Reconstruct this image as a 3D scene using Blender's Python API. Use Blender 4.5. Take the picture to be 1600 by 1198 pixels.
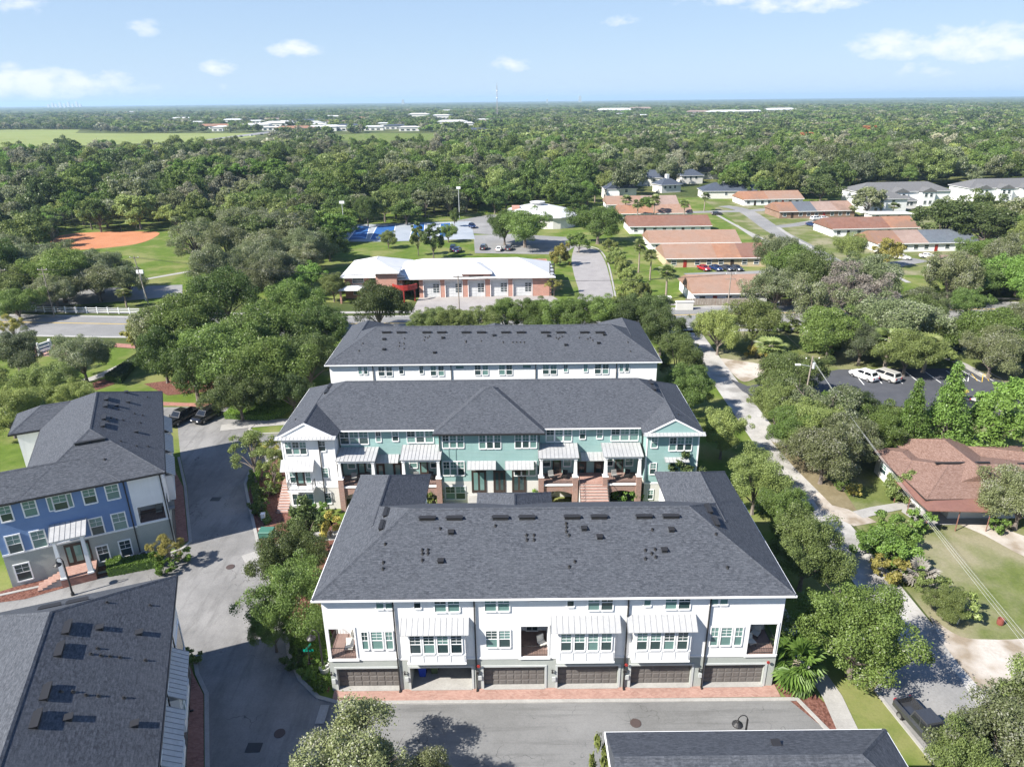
import bpy, math, random
import numpy as np
from mathutils import Vector, Matrix
random.seed(7); rng = np.random.default_rng(7)
for o in list(bpy.data.objects): bpy.data.objects.remove(o)
scene = bpy.context.scene
C = scene.collection
R = math.radians

# ------------------------------------------------------------ camera (drone, 44 m up, looking north and down)
F = 1100.0; H = 44.0; ROLL = R(0.6); P = math.atan(442 / F)
cam_d = bpy.data.cameras.new('camera'); cam = bpy.data.objects.new('camera', cam_d); C.objects.link(cam)
cam_d.sensor_width = 36; cam_d.lens = 36 * F / 1600; cam_d.clip_start = 0.5; cam_d.clip_end = 60000
cam.location = (0, 0, H)
cam.rotation_euler = (Matrix.Rotation(math.pi / 2 - P, 4, 'X') @ Matrix.Rotation(-ROLL, 4, 'Z')).to_euler()
scene.camera = cam

# ------------------------------------------------------------ light
SUN_DIR = Vector((0.875 * math.cos(R(41)), 0.484 * math.cos(R(41)), -math.sin(R(41)))).normalized()   # the way light travels
world = bpy.data.worlds.new('World'); scene.world = world; world.use_nodes = True
nt = world.node_tree; N = nt.nodes; L = nt.links; N.clear()
wo = N.new('ShaderNodeOutputWorld'); bg = N.new('ShaderNodeBackground'); sky = N.new('ShaderNodeTexSky')
sky.sky_type = 'NISHITA'; sky.sun_disc = False
sky.sun_elevation = R(41); sky.sun_rotation = math.atan2(-SUN_DIR.x, -SUN_DIR.y)
sky.altitude = 50; sky.air_density = 1.0; sky.dust_density = 0.6; sky.ozone_density = 1.6
SKY_STRENGTH = 0.066
bg.inputs['Strength'].default_value = SKY_STRENGTH
def wmath(op, a, b=None, c=None, clamp=False):
    n = N.new('ShaderNodeMath'); n.operation = op; n.use_clamp = clamp
    for i, x in enumerate((a, b, c)):
        if x is None: continue
        if isinstance(x, (int, float)): n.inputs[i].default_value = x
        else: L.new(x, n.inputs[i])
    return n.outputs[0]
tc = N.new('ShaderNodeTexCoord'); sep = N.new('ShaderNodeSeparateXYZ'); L.new(tc.outputs['Generated'], sep.inputs[0])
az = wmath('ARCTAN2', sep.outputs['X'], sep.outputs['Y']); el = wmath('ARCSINE', sep.outputs['Z'])
cn = N.new('ShaderNodeTexNoise'); cn.inputs['Scale'].default_value = 38; cn.inputs['Detail'].default_value = 7; cn.inputs['Roughness'].default_value = .58
cmap = N.new('ShaderNodeMapping'); cmap.inputs['Scale'].default_value = (1, 1, 2.0)
L.new(tc.outputs['Generated'], cmap.inputs[0]); L.new(cmap.outputs[0], cn.inputs['Vector'])
def pix_dir(px, py):
    x = px - 800; y = -(py - 599); c, s = math.cos(-ROLL), math.sin(-ROLL); x, y = x * c - y * s, x * s + y * c
    return Vector((x, F * math.cos(P) + y * math.sin(P), -F * math.sin(P) + y * math.cos(P)))
# a few fair-weather puffs low over the horizon (direction, width, height, density)
puffs = [(75, 132, 120, 20, .8), (150, 134, 45, 9, .55), (20, 105, 40, 12, .45), (460, 75, 36, 14, .75), (340, 106, 27, 11, .7), (224, 45, 20, 14, .45),
         (800, 100, 32, 12, .6), (967, 33, 26, 10, .6), (1400, 70, 62, 20, .75), (1540, 68, 85, 24, .8), (1445, 108, 38, 11, .55), (1345, 70, 22, 12, .4),
         (1255, 6, 75, 13, .8), (1130, 0, 70, 8, .5), (20, 5, 40, 14, .4), (1560, 104, 30, 8, .4), (1455, 45, 40, 8, .4), (355, 137, 20, 7, .35),
         (-250, 110, 160, 24, .7), (1900, 95, 140, 22, .7), (500, -180, 120, 26, .7), (1250, -240, 150, 30, .7), (-100, -300, 130, 30, .6)]
tot = None
for px, py, w, h, dn in puffs:
    d = pix_dir(px, py).normalized(); a0 = math.atan2(d.x, d.y); e0 = math.asin(d.z)
    da = wmath('DIVIDE', wmath('SUBTRACT', az, a0), w / F * 1.25); de = wmath('DIVIDE', wmath('SUBTRACT', el, e0), h / F * 1.2)
    r2 = wmath('ADD', wmath('MULTIPLY', da, da), wmath('MULTIPLY', de, de))
    g = wmath('MULTIPLY', wmath('SUBTRACT', 1.0, r2, clamp=True), dn)
    tot = g if tot is None else wmath('MAXIMUM', tot, g)
cl = wmath('MULTIPLY', wmath('SUBTRACT', wmath('ADD', tot, wmath('MULTIPLY', cn.outputs['Fac'], 1.7)), 1.12), 1.7, clamp=True)
cl = wmath('MULTIPLY', cl, wmath('MULTIPLY', tot, 3.0, clamp=True))
cl = wmath('MULTIPLY', cl, 0.68)
SKY_GAIN = N.new('ShaderNodeMix'); SKY_GAIN.data_type = 'RGBA'
# clear-air gradient, the same all the way round the horizon, mixed with the Nishita sky
up_ = wmath('POWER', wmath('MAXIMUM', sep.outputs['Z'], 0.0), 0.55)
grad = N.new('ShaderNodeMix'); grad.data_type = 'RGBA'; L.new(up_, grad.inputs['Factor']); grad.inputs['A'].default_value = (4.5, 6.0, 7.7, 1); grad.inputs['B'].default_value = (.6, 1.5, 4.3, 1)
base_sky = N.new('ShaderNodeMix'); base_sky.data_type = 'RGBA'; base_sky.inputs['Factor'].default_value = .78
L.new(sky.outputs[0], base_sky.inputs['A']); L.new(grad.outputs['Result'], base_sky.inputs['B'])
L.new(cl, SKY_GAIN.inputs['Factor']); L.new(base_sky.outputs['Result'], SKY_GAIN.inputs['A']); SKY_GAIN.inputs['B'].default_value = (8.0, 8.0, 8.7, 1)
L.new(SKY_GAIN.outputs['Result'], bg.inputs['Color']); L.new(bg.outputs[0], wo.inputs['Surface'])

sun_d = bpy.data.lights.new('sun', 'SUN'); sun_d.energy = 5.0; sun_d.angle = R(0.5); sun_d.color = (1.0, 0.95, 0.88)
sun = bpy.data.objects.new('sun', sun_d); C.objects.link(sun); sun.location = (0, 0, 80)
sun.rotation_euler = SUN_DIR.to_track_quat('-Z', 'Y').to_euler()
scene.view_settings.view_transform = 'Standard'; scene.view_settings.look = 'None'
scene.view_settings.exposure = 1.16; scene.view_settings.gamma = 1; scene.view_settings.use_curve_mapping = False
scene.render.engine = 'CYCLES'
scene.cycles.max_bounces = 5; scene.cycles.diffuse_bounces = 3; scene.cycles.glossy_bounces = 2; scene.cycles.transmission_bounces = 2
scene.cycles.transparent_max_bounces = 8; scene.cycles.volume_bounces = 0; scene.cycles.caustics_reflective = False; scene.cycles.caustics_refractive = False
try: scene.cycles.use_denoising = True; scene.cycles.denoiser = 'OPENIMAGEDENOISE'; scene.cycles.denoising_prefilter = 'ACCURATE'
except Exception: pass

# ------------------------------------------------------------ surveying helpers: where a sight line meets a real plane
def G(px, py, Z=0.0):
    d = pix_dir(px, py); t = (Z - H) / d.z; return (d.x * t, d.y * t)
def on_plane(px, py, p0, n):
    o = Vector((0, 0, H)); d = pix_dir(px, py); t = (Vector(p0) - o).dot(n) / d.dot(n); return o + d * t

# ------------------------------------------------------------ materials
MATS = {}
def nmat(name):
    m = bpy.data.materials.new(name); m.use_nodes = True; m.node_tree.nodes.clear(); MATS[name] = m; return m
class NT:
    def __init__(s, m): s.t = m.node_tree; s.n = s.t.nodes; s.l = s.t.links
    def new(s, k, **kw):
        n = s.n.new(k)
        for a, b in kw.items(): setattr(n, a, b)
        return n
    def put(s, x, inp):
        if isinstance(x, (int, float)): inp.default_value = x
        elif isinstance(x, tuple): inp.default_value = (*x, 1) if len(x) == 3 and inp.type == 'RGBA' else x
        else: s.l.new(x, inp)
    def math(s, op, a, b=None, c=None, clamp=False):
        n = s.new('ShaderNodeMath', operation=op, use_clamp=clamp)
        for i, x in enumerate((a, b, c)):
            if x is not None: s.put(x, n.inputs[i])
        return n.outputs[0]
    def mix(s, f, a, b, mode='MIX'):
        n = s.new('ShaderNodeMix', data_type='RGBA', blend_type=mode)
        s.put(f, n.inputs['Factor']); s.put(a, n.inputs['A']); s.put(b, n.inputs['B']); return n.outputs['Result']
    def noise(s, vec, scale, detail=4, rough=.55):
        n = s.new('ShaderNodeTexNoise'); n.inputs['Scale'].default_value = scale; n.inputs['Detail'].default_value = detail; n.inputs['Roughness'].default_value = rough
        if vec is not None: s.l.new(vec, n.inputs['Vector'])
        return n.outputs['Fac']
    def sharp(s, x, lo, hi):
        n = s.new('ShaderNodeMapRange', clamp=True); s.put(x, n.inputs[0]); n.inputs[1].default_value = lo; n.inputs[2].default_value = hi
        return n.outputs[0]
    def pos(s): return s.new('ShaderNodeNewGeometry').outputs['Position']
    def uv(s): return s.new('ShaderNodeUVMap', uv_map='UVMap').outputs['UV']
    def scale(s, v, sc):
        n = s.new('ShaderNodeMapping'); n.inputs['Scale'].default_value = sc; s.l.new(v, n.inputs[0]); return n.outputs[0]
    def out(s, col, rough=.8, spec=.3, metal=0, height=None, bump=.3, dist=.02, emis=None):
        b = s.new('ShaderNodeBsdfPrincipled'); o = s.new('ShaderNodeOutputMaterial')
        s.put(col, b.inputs['Base Color']); s.put(rough, b.inputs['Roughness']); s.put(spec, b.inputs['Specular IOR Level']); b.inputs['Metallic'].default_value = metal
        if height is not None:
            bp = s.new('ShaderNodeBump'); bp.inputs['Strength'].default_value = bump; bp.inputs['Distance'].default_value = dist
            s.l.new(height, bp.inputs['Height']); s.l.new(bp.outputs[0], b.inputs['Normal'])
        s.l.new(b.outputs[0], o.inputs[0]); return b
def noisy(name, c1, c2, scale=1.0, rough=.85, spec=.25, c3=None, s3=.05, bump=0, metal=0, lo=.3, hi=.7, uv=False, fine=None, crack=None, streak=None):
    m = nmat(name); t = NT(m); p = t.uv() if uv else t.pos()
    f = t.noise(p, scale, 6, .65); col = t.mix(t.sharp(f, lo, hi), c1, c2)
    if c3 is not None: col = t.mix(t.sharp(t.noise(p, s3, 5, .6), .45, .62), col, c3)
    if streak: col = t.mix(t.math('MULTIPLY', t.sharp(t.noise(t.scale(p, streak), 1.0, 5, .7), .5, .72), .5), col, tuple(x * .55 for x in c1))
    if crack:
        vo = t.new('ShaderNodeTexVoronoi', feature='DISTANCE_TO_EDGE'); wv = t.new('ShaderNodeVectorMath', operation='ADD'); wn = t.new('ShaderNodeTexNoise'); wn.inputs['Scale'].default_value = .6; t.l.new(p, wn.inputs['Vector']); ws = t.new('ShaderNodeVectorMath', operation='SCALE'); ws.inputs['Scale'].default_value = 3.5; t.l.new(wn.outputs['Color'], ws.inputs[0]); t.l.new(p, wv.inputs[0]); t.l.new(ws.outputs[0], wv.inputs[1]); t.l.new(wv.outputs[0], vo.inputs['Vector']); vo.inputs['Scale'].default_value = crack; ck = t.math('MULTIPLY', t.math('LESS_THAN', vo.outputs['Distance'], .0035), t.sharp(t.noise(p, .25, 3, .6), .45, .6))
        col = t.mix(t.math('MULTIPLY', ck, .6), col, tuple(x * .35 for x in c1))
    if fine: col = t.mix(t.math('MULTIPLY', t.noise(p, fine, 3, .7), .5), col, (0.0, 0.0, 0.0), 'MIX') if False else t.mix(t.sharp(t.noise(p, fine, 3, .8), .3, .75), t.mix(.22, col, (0, 0, 0)), col)
    t.out(col, rough, spec, metal, f if bump else None, bump, .05); return m
def shingle(name, base, light, accent, grain=1.0):
    m = nmat(name); t = NT(m); uv = t.uv()
    br = t.new('ShaderNodeTexBrick', offset=.5); t.l.new(uv, br.inputs['Vector']); br.inputs['Scale'].default_value = 1
    br.inputs['Brick Width'].default_value = .34; br.inputs['Row Height'].default_value = .15; br.inputs['Mortar Size'].default_value = .012; br.inputs['Bias'].default_value = 0
    br.inputs['Color1'].default_value = (0, 0, 0, 1); br.inputs['Color2'].default_value = (1, 1, 1, 1); br.inputs['Mortar'].default_value = (.0, .0, .0, 1)
    n2 = t.noise(t.scale(uv, (3.6 * grain, 7.5 * grain, 1)), 1.0, 5, .8); n3 = t.noise(uv, .35, 4, .6)
    f = t.math('ADD', t.math('MULTIPLY', br.outputs['Color'], .45), t.math('MULTIPLY', t.sharp(n2, .44, .60), .60))
    col = t.mix(f, base, light); col = t.mix(t.math('MULTIPLY', t.sharp(n3, .4, .7), .35), col, accent)
    gr = t.noise(uv, 38, 2, .7); col = t.mix(t.math('MULTIPLY', t.sharp(gr, .35, .75), .18), col, light)
    t.out(col, .9, .2, 0, t.math('ADD', br.outputs['Fac'], f), .5, .015); return m
def siding(name, base, light, pitch=.18, vertical=False, rough=.6, dirt=.08, bump=.6):
    m = nmat(name); t = NT(m); uv = t.uv(); s = t.new('ShaderNodeSeparateXYZ'); t.l.new(uv, s.inputs[0])
    x = t.math('DIVIDE', s.outputs[0 if vertical else 1], pitch); fr = t.math('FRACT', x)
    if vertical: hgt = t.math('GREATER_THAN', t.math('ABSOLUTE', t.math('SUBTRACT', fr, .5)), .40)
    else: hgt = t.math('SUBTRACT', 1.0, fr)
    n = t.noise(t.scale(uv, (.5, .9, 1)), 1.0, 6, .7); col = t.mix(t.sharp(n, .35, .7), base, light)
    row = t.new('ShaderNodeTexWhiteNoise', noise_dimensions='1D'); t.l.new(t.math('FLOOR', x), row.inputs['W'])
    col = t.mix(t.math('MULTIPLY', row.outputs['Value'], dirt), col, (.35, .35, .33))
    st = t.sharp(t.noise(t.scale(uv, (2.2, .22, 1)), 1.0, 5, .75), .52, .75); col = t.mix(t.math('MULTIPLY', st, .16), col, tuple(x * .55 for x in base))
    t.out(col, rough, .3, 0, hgt, bump, .02); return m
def brick(name, c1, c2, mortar, w=.22, h=.075, ms=.012, rough=.85):
    m = nmat(name); t = NT(m); uv = t.uv(); br = t.new('ShaderNodeTexBrick', offset=.5); t.l.new(uv, br.inputs['Vector'])
    br.inputs['Scale'].default_value = 1; br.inputs['Brick Width'].default_value = w; br.inputs['Row Height'].default_value = h; br.inputs['Mortar Size'].default_value = ms
    br.inputs['Color1'].default_value = (*c1, 1); br.inputs['Color2'].default_value = (*c2, 1); br.inputs['Mortar'].default_value = (*mortar, 1)
    n = t.noise(uv, .8, 6, .7); col = t.mix(t.math('MULTIPLY', t.sharp(n, .35, .75), .45), br.outputs['Color'], tuple(min(1, x * 1.5) for x in c2))
    t.out(col, rough, .25, 0, br.outputs['Fac'], -.4, .01); return m
def plain(name, col, rough=.5, spec=.4, metal=0):
    m = nmat(name); t = NT(m); n = t.noise(t.pos(), 3.0, 5, .6)
    t.out(t.mix(t.math('MULTIPLY', n, .25), col, tuple(min(1, c * .7) for c in col)), rough, spec, metal); return m
def glass(name, top, bot, stripes=True):
    m = nmat(name); t = NT(m); uv = t.uv(); s = t.new('ShaderNodeSeparateXYZ'); t.l.new(uv, s.inputs[0])
    fr = t.math('FRACT', t.math('DIVIDE', s.outputs[1], .07)); ob = t.new('ShaderNodeObjectInfo').outputs['Random']
    col = t.mix(t.math('MULTIPLY', t.sharp(fr, .2, .5), .5), top, bot) if stripes else t.mix(.5, top, bot)
    col = t.mix(t.math('MULTIPLY', t.math('GREATER_THAN', ob, .62), .8), col, (.012, .018, .022))
    col = t.mix(t.math('MULTIPLY', ob, .3), col, (.02, .05, .05))
    t.out(col, .06, .7); return m

SH = shingle('roof_shingle', (.030, .034, .042), (.100, .108, .124), (.074, .081, .093))
SHG = shingle('roof_shingle_grey', (.10, .10, .10), (.17, .17, .17), (.14, .14, .14))
SHB = shingle('roof_shingle_brown', (.115, .062, .045), (.28, .19, .155), (.19, .12, .095))
SHS = shingle('roof_shingle_slate', (.035, .045, .065), (.085, .10, .13), (.06, .07, .09))
WH = siding('white_board_siding', (.74, .74, .73), (.80, .80, .79), .40, True, dirt=.04, bump=.35)
WH2 = siding('white_lap_siding', (.72, .73, .72), (.80, .80, .79), .18, dirt=.06)
TEAL = siding('teal_lap_siding', (.235, .375, .355), (.27, .415, .395), .18)
BLUE = siding('blue_lap_siding', (.125, .21, .39), (.155, .25, .44), .18)
STUC = noisy('grey_green_stucco', (.37, .40, .37), (.43, .45, .42), .7, fine=12)
STUW = noisy('pale_stucco', (.62, .61, .56), (.70, .69, .65), .5, fine=12)
TRIM = noisy('white_trim_paint', (.76, .76, .75), (.82, .82, .81), 1.2, .45)
GTRIM = noisy('grey_trim_paint', (.42, .44, .43), (.48, .50, .49), 1.2, .5)
SEAM = plain('seam_edge_metal', (.27, .275, .28), .5)
METAL = noisy('standing_seam_metal', (.40, .405, .405), (.49, .49, .485), .8, .42, .45, metal=.1, fine=4)
DARK = plain('dark_bronze_metal', (.025, .024, .024), .45)
GDOOR = noisy('brown_garage_door', (.115, .105, .098), (.15, .14, .13), 1.5, .55)
DOOR = plain('dark_wood_door', (.045, .032, .026), .4)
REDP = plain('red_paint', (.30, .03, .025), .45)
GLT = glass('teal_tinted_glass', (.09, .185, .165), (.25, .38, .35)); GLD = glass('dark_glass', (.03, .045, .05), (.05, .07, .075), False)
CAVE = plain('shaded_interior_paint', (.22, .22, .21), .9)
DECK = siding('deck_boards', (.20, .13, .11), (.28, .19, .16), .14, True)
ASPH = noisy('asphalt_grey', (.155, .155, .15), (.20, .20, .195), .35, .93, .15, c3=(.22, .22, .215), s3=.07, fine=9, crack=.16, streak=(.10, 1.6, 1))
ASPL = noisy('worn_street_asphalt', (.175, .173, .168), (.235, .23, .222), .5, .93, .15, c3=(.275, .27, .26), s3=.12, fine=7, crack=.14, streak=(.9, .16, 1))
LANE = noisy('pale_lane_surface', (.38, .37, .345), (.48, .465, .435), .6, .93, .15, c3=(.27, .26, .24), s3=.2, fine=6)
ASPW = noisy('pale_road_asphalt', (.21, .21, .205), (.26, .257, .25), .2, .93, .15, c3=(.29, .285, .275), s3=.05, fine=5)
ASPD = noisy('fresh_dark_asphalt', (.068, .072, .082), (.092, .095, .105), .5, .9, .2, fine=8)
CONC = noisy('concrete', (.32, .31, .29), (.40, .39, .365), .6, .9, .2, fine=6)
PAVR = brick('red_clay_pavers', (.25, .135, .105), (.34, .215, .175), (.24, .18, .155), .22, .11, .008)
PAVD = brick('worn_brick_pavers', (.22, .10, .075), (.34, .17, .13), (.18, .12, .10), .22, .11, .008)
BRK = brick('brown_brick', (.16, .075, .055), (.27, .14, .105), (.35, .31, .28))
BRKR = brick('red_orange_brick', (.33, .13, .095), (.43, .21, .155), (.42, .33, .28))
GRASS = noisy('mown_grass', (.075, .125, .018), (.13, .185, .034), .45, .95, .1, c3=(.20, .21, .075), s3=.11, fine=5)
LAWN = noisy('dry_lawn', (.095, .125, .033), (.155, .18, .058), .5, .95, .1, c3=(.26, .24, .15), s3=.09, fine=4)
UNDER = noisy('woodland_floor', (.04, .06, .018), (.09, .115, .035), .35, .95, .1, c3=(.13, .14, .05), s3=.03, fine=3)
FIELD = noisy('meadow_grass', (.17, .205, .062), (.23, .255, .095), .012, .95, .1, c3=(.20, .24, .075), s3=.004)
CLAY = noisy('orange_clay', (.42, .17, .08), (.50, .24, .13), .12, .95, .1, fine=2)
SANDM = noisy('white_sand', (.44, .40, .35), (.58, .54, .49), .5, .95, .1, c3=(.28, .23, .17), s3=.25, fine=4)
MULCH = noisy('red_bark_mulch', (.10, .042, .03), (.22, .11, .085), 5.0, .95, .1, fine=14, lo=.4, hi=.6)
PAINT = noisy('white_line_paint', (.68, .68, .66), (.78, .78, .76), 2, .7)
YPAINT = plain('yellow_line_paint', (.62, .42, .06), .7)
COURT = noisy('blue_court_surface', (.02, .085, .25), (.035, .115, .30), .1, .7)
COURTG = noisy('grey_court_surface', (.24, .27, .30), (.33, .355, .38), .1, .8)
WROOF = noisy('white_metal_roof', (.50, .505, .50), (.58, .58, .57), .25, .5)
WOOD = noisy('weathered_wood', (.20, .17, .14), (.32, .28, .24), 2.0, .9)
BARK = noisy('tree_bark', (.11, .09, .075), (.22, .19, .165), 2.5, .95, .1)
PALMB = noisy('palm_bark', (.22, .18, .14), (.32, .27, .22), 3.0, .95, .1)
CANV = plain('outdoor_cushion_fabric', (.25, .25, .24), .9)
# ------------------------------------------------------------ object bookkeeping
def tag(o, label=None, cat=None, group=None, kind=None):
    if label: o['label'] = label
    if cat: o['category'] = cat
    if group: o['group'] = group
    if kind: o['kind'] = kind
    return o
def empty(name, loc, label=None, cat=None, group=None, rz=0.0):
    o = bpy.data.objects.new(name, None); C.objects.link(o); o.location = loc; o.rotation_euler = (0, 0, rz); o.empty_display_size = .3
    return tag(o, label, cat, group)
def link(name, me, parent=None, loc=(0, 0, 0), rz=0.0, mat=None):
    o = bpy.data.objects.new(name, me); C.objects.link(o); o.location = loc; o.rotation_euler = (0, 0, rz)
    if parent is not None: o.parent = parent
    if mat is not None: o.material_slots[0].link = 'OBJECT'; o.material_slots[0].material = mat
    return o
def copy_tree(o, parent=None, loc=None, rz=None):
    c = o.copy(); C.objects.link(c); c.parent = parent
    if loc is not None: c.location = loc
    if rz is not None: c.rotation_euler = (0, 0, rz)
    for ch in list(o.children): copy_tree(ch, c)
    return c
class MB:
    def __init__(s, off=(0, 0, 0)): s.v = []; s.f = []; s.off = off
    def poly(s, pts):
        n = len(s.v); ox, oy, oz = s.off
        s.v += [(p[0] - ox, p[1] - oy, p[2] - oz) for p in pts]; s.f.append(tuple(range(n, n + len(pts)))); return s
    def hexa(s, b, t):                       # bottom quad, top quad
        n = len(s.v); ox, oy, oz = s.off
        s.v += [(p[0] - ox, p[1] - oy, p[2] - oz) for p in list(b) + list(t)]; k = len(b)
        s.f.append(tuple(n + i for i in range(k))[::-1]); s.f.append(tuple(n + k + i for i in range(k)))
        for i in range(k): j = (i + 1) % k; s.f.append((n + i, n + j, n + k + j, n + k + i))
        return s
    def box(s, x0, x1, y0, y1, z0, z1):
        return s.hexa([(x0, y0, z0), (x1, y0, z0), (x1, y1, z0), (x0, y1, z0)], [(x0, y0, z1), (x1, y0, z1), (x1, y1, z1), (x0, y1, z1)])
    def prism(s, poly, z0, z1): return s.hexa([(p[0], p[1], z0) for p in poly], [(p[0], p[1], z1) for p in poly])
    def tube(s, p, q, r, n=8, r2=None):
        p = Vector(p); q = Vector(q); d = (q - p).normalized(); a = d.orthogonal().normalized(); b = d.cross(a); r2 = r if r2 is None else r2
        ring = lambda c, rr: [tuple(c + (a * math.cos(2 * math.pi * i / n) + b * math.sin(2 * math.pi * i / n)) * rr) for i in range(n)]
        return s.hexa(ring(p, r), ring(q, r2))
    def lathe(s, prof, c, n=12):
        base = len(s.v); ox, oy, oz = s.off
        for r, z in prof:
            for i in range(n): a = 2 * math.pi * i / n; s.v.append((c[0] + r * math.cos(a) - ox, c[1] + r * math.sin(a) - oy, c[2] + z - oz))
        for k in range(len(prof) - 1):
            for i in range(n): j = (i + 1) % n; s.f.append((base + k * n + i, base + k * n + j, base + (k + 1) * n + j, base + (k + 1) * n + i))
        return s
    def mesh(s, name, mat):
        me = bpy.data.meshes.new(name); me.from_pydata(s.v, [], s.f)
        if mat is not None: me.materials.append(mat)
        uv = me.uv_layers.new(name='UVMap').data; V = s.v
        for p in me.polygons:
            n = p.normal; t = Vector((0, 0, 1)).cross(n)
            if t.length < .02: t = Vector((1, 0, 0)); b = Vector((0, 1, 0))
            else: t.normalize(); b = n.cross(t)
            if b.z < -1e-4: b = -b; t = -t
            for li in p.loop_indices:
                c = me.vertices[me.loops[li].vertex_index].co + Vector(s.off); uv[li].uv = (c.dot(t), c.dot(b))
        me.update(); return me
    def build(s, name, mat, parent=None, **kw): return link(name, s.mesh(name, mat), parent, **kw)
def sheet(name, pts, z, mat, **kw):
    mb = MB(); mb.poly([(p[0], p[1], z) for p in pts]); o = mb.build(name, mat); tag(o, kind='structure', **kw); return o
def strip(name, pts, w, z0, z1, mat, closed=False, parent=None, kind='structure'):
    """a raised strip (kerb, path edge) along a polyline"""
    mb = MB(); n = len(pts)
    for i in range(n - 1 + closed):
        a = Vector(pts[i][:2]); b = Vector(pts[(i + 1) % n][:2]); d = (b - a).normalized(); m = Vector((-d.y, d.x)) * w / 2
        e = d * w * .35 * (1 if closed or 0 < i else 0)
        a = a - e
        mb.prism([(a - m)[:], (b - m)[:], (b + m)[:], (a + m)[:]], z0, z1 + .0007 * (i % 3))
    o = mb.build(name, mat, parent)
    if parent is None: tag(o, kind=kind)
    return o
def smooth_line(pts, k=5):
    out = []; n = len(pts)
    for i in range(n - 1):
        p0, p1, p2, p3 = pts[max(i - 1, 0)], pts[i], pts[i + 1], pts[min(i + 2, n - 1)]
        for j in range(k):
            t = j / k
            out.append(tuple(.5 * ((2 * p1[a]) + (-p0[a] + p2[a]) * t + (2 * p0[a] - 5 * p1[a] + 4 * p2[a] - p3[a]) * t * t + (-p0[a] + 3 * p1[a] - 3 * p2[a] + p3[a]) * t ** 3) for a in (0, 1)))
    out.append(tuple(pts[-1][:2])); return out
def ribbon(name, pts, w, z, mat, **kw):
    L_, R_ = [], []
    for i, p in enumerate(pts):
        a = Vector(pts[max(i - 1, 0)][:2]); b = Vector(pts[min(i + 1, len(pts) - 1)][:2]); d = (b - a).normalized(); m = Vector((-d.y, d.x)) * w / 2
        L_.append((p[0] + m.x, p[1] + m.y)); R_.append((p[0] - m.x, p[1] - m.y))
    mb = MB()
    for i in range(len(pts) - 1): mb.poly([(*R_[i], z), (*R_[i + 1], z), (*L_[i + 1], z), (*L_[i], z)])
    return tag(mb.build(name, mat), kind='structure', **kw)
def PX(*l): return [G(*p) for p in l]

class FR:
    """a vertical wall plane: s runs along it, out points away from the building"""
    def __init__(s, x, y, deg, root):
        s.o = Vector((x, y, 0)); a = R(deg); s.a = a; s.u = Vector((math.cos(a), math.sin(a), 0)); s.n = Vector((math.sin(a), -math.cos(a), 0)); s.root = root
    def P(s, t, out, z): p = s.o + s.u * t + s.n * out; return (p.x, p.y, z)
    def sz(s, px, py, out=0.0):
        p = on_plane(px, py, s.o + s.n * out, s.n); return ((p - s.o).dot(s.u), p.z)
    def rect(s, x0, y0, x1, y1, out=0.0):
        xm, ym = (x0 + x1) / 2, (y0 + y1) / 2
        return s.sz(x0, ym, out)[0], s.sz(x1, ym, out)[0], s.sz(xm, y1, out)[1], s.sz(xm, y0, out)[1]
    def box(s, mb, a, b, o0, o1, z0, z1):
        return mb.hexa([s.P(a, o0, z0), s.P(b, o0, z0), s.P(b, o1, z0), s.P(a, o1, z0)], [s.P(a, o0, z1), s.P(b, o0, z1), s.P(b, o1, z1), s.P(a, o1, z1)])
    def loc(s, t, out, z): p = s.P(t, out, z); r = s.root.location; return (p[0] - r.x, p[1] - r.y, z - r.z)
def rootof(fr): return tuple(fr.root.location)
def wall_grid(mb, fr, s0, s1, z0, z1, holes, out=0.0):
    """wall with real openings; each hole: (a,b,c,d,depth,back)"""
    ss = sorted({s0, s1, *[min(max(h[i], s0), s1) for h in holes for i in (0, 1)]}); zs = sorted({z0, z1, *[min(max(h[i], z0), z1) for h in holes for i in (2, 3)]})
    for i in range(len(ss) - 1):
        for j in range(len(zs) - 1):
            cs, cz = (ss[i] + ss[i + 1]) / 2, (zs[j] + zs[j + 1]) / 2
            if any(h[0] < cs < h[1] and h[2] < cz < h[3] for h in holes): continue
            mb.poly([fr.P(ss[i], out, zs[j]), fr.P(ss[i + 1], out, zs[j]), fr.P(ss[i + 1], out, zs[j + 1]), fr.P(ss[i], out, zs[j + 1])])
    for h in holes:
        a, b, c, d, dep, back = h
        if not dep: continue
        q = [(a, c), (b, c), (b, d), (a, d)]
        for k in range(4):
            (p, r), (p2, r2) = q[k], q[(k + 1) % 4]
            mb.poly([fr.P(p, out, r), fr.P(p2, out, r2), fr.P(p2, out - dep, r2), fr.P(p, out - dep, r)])
        if back: mb.poly([fr.P(*(x), ) for x in [(a, out - dep, c), (b, out - dep, c), (b, out - dep, d), (a, out - dep, d)]])
WCACHE = {}
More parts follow.
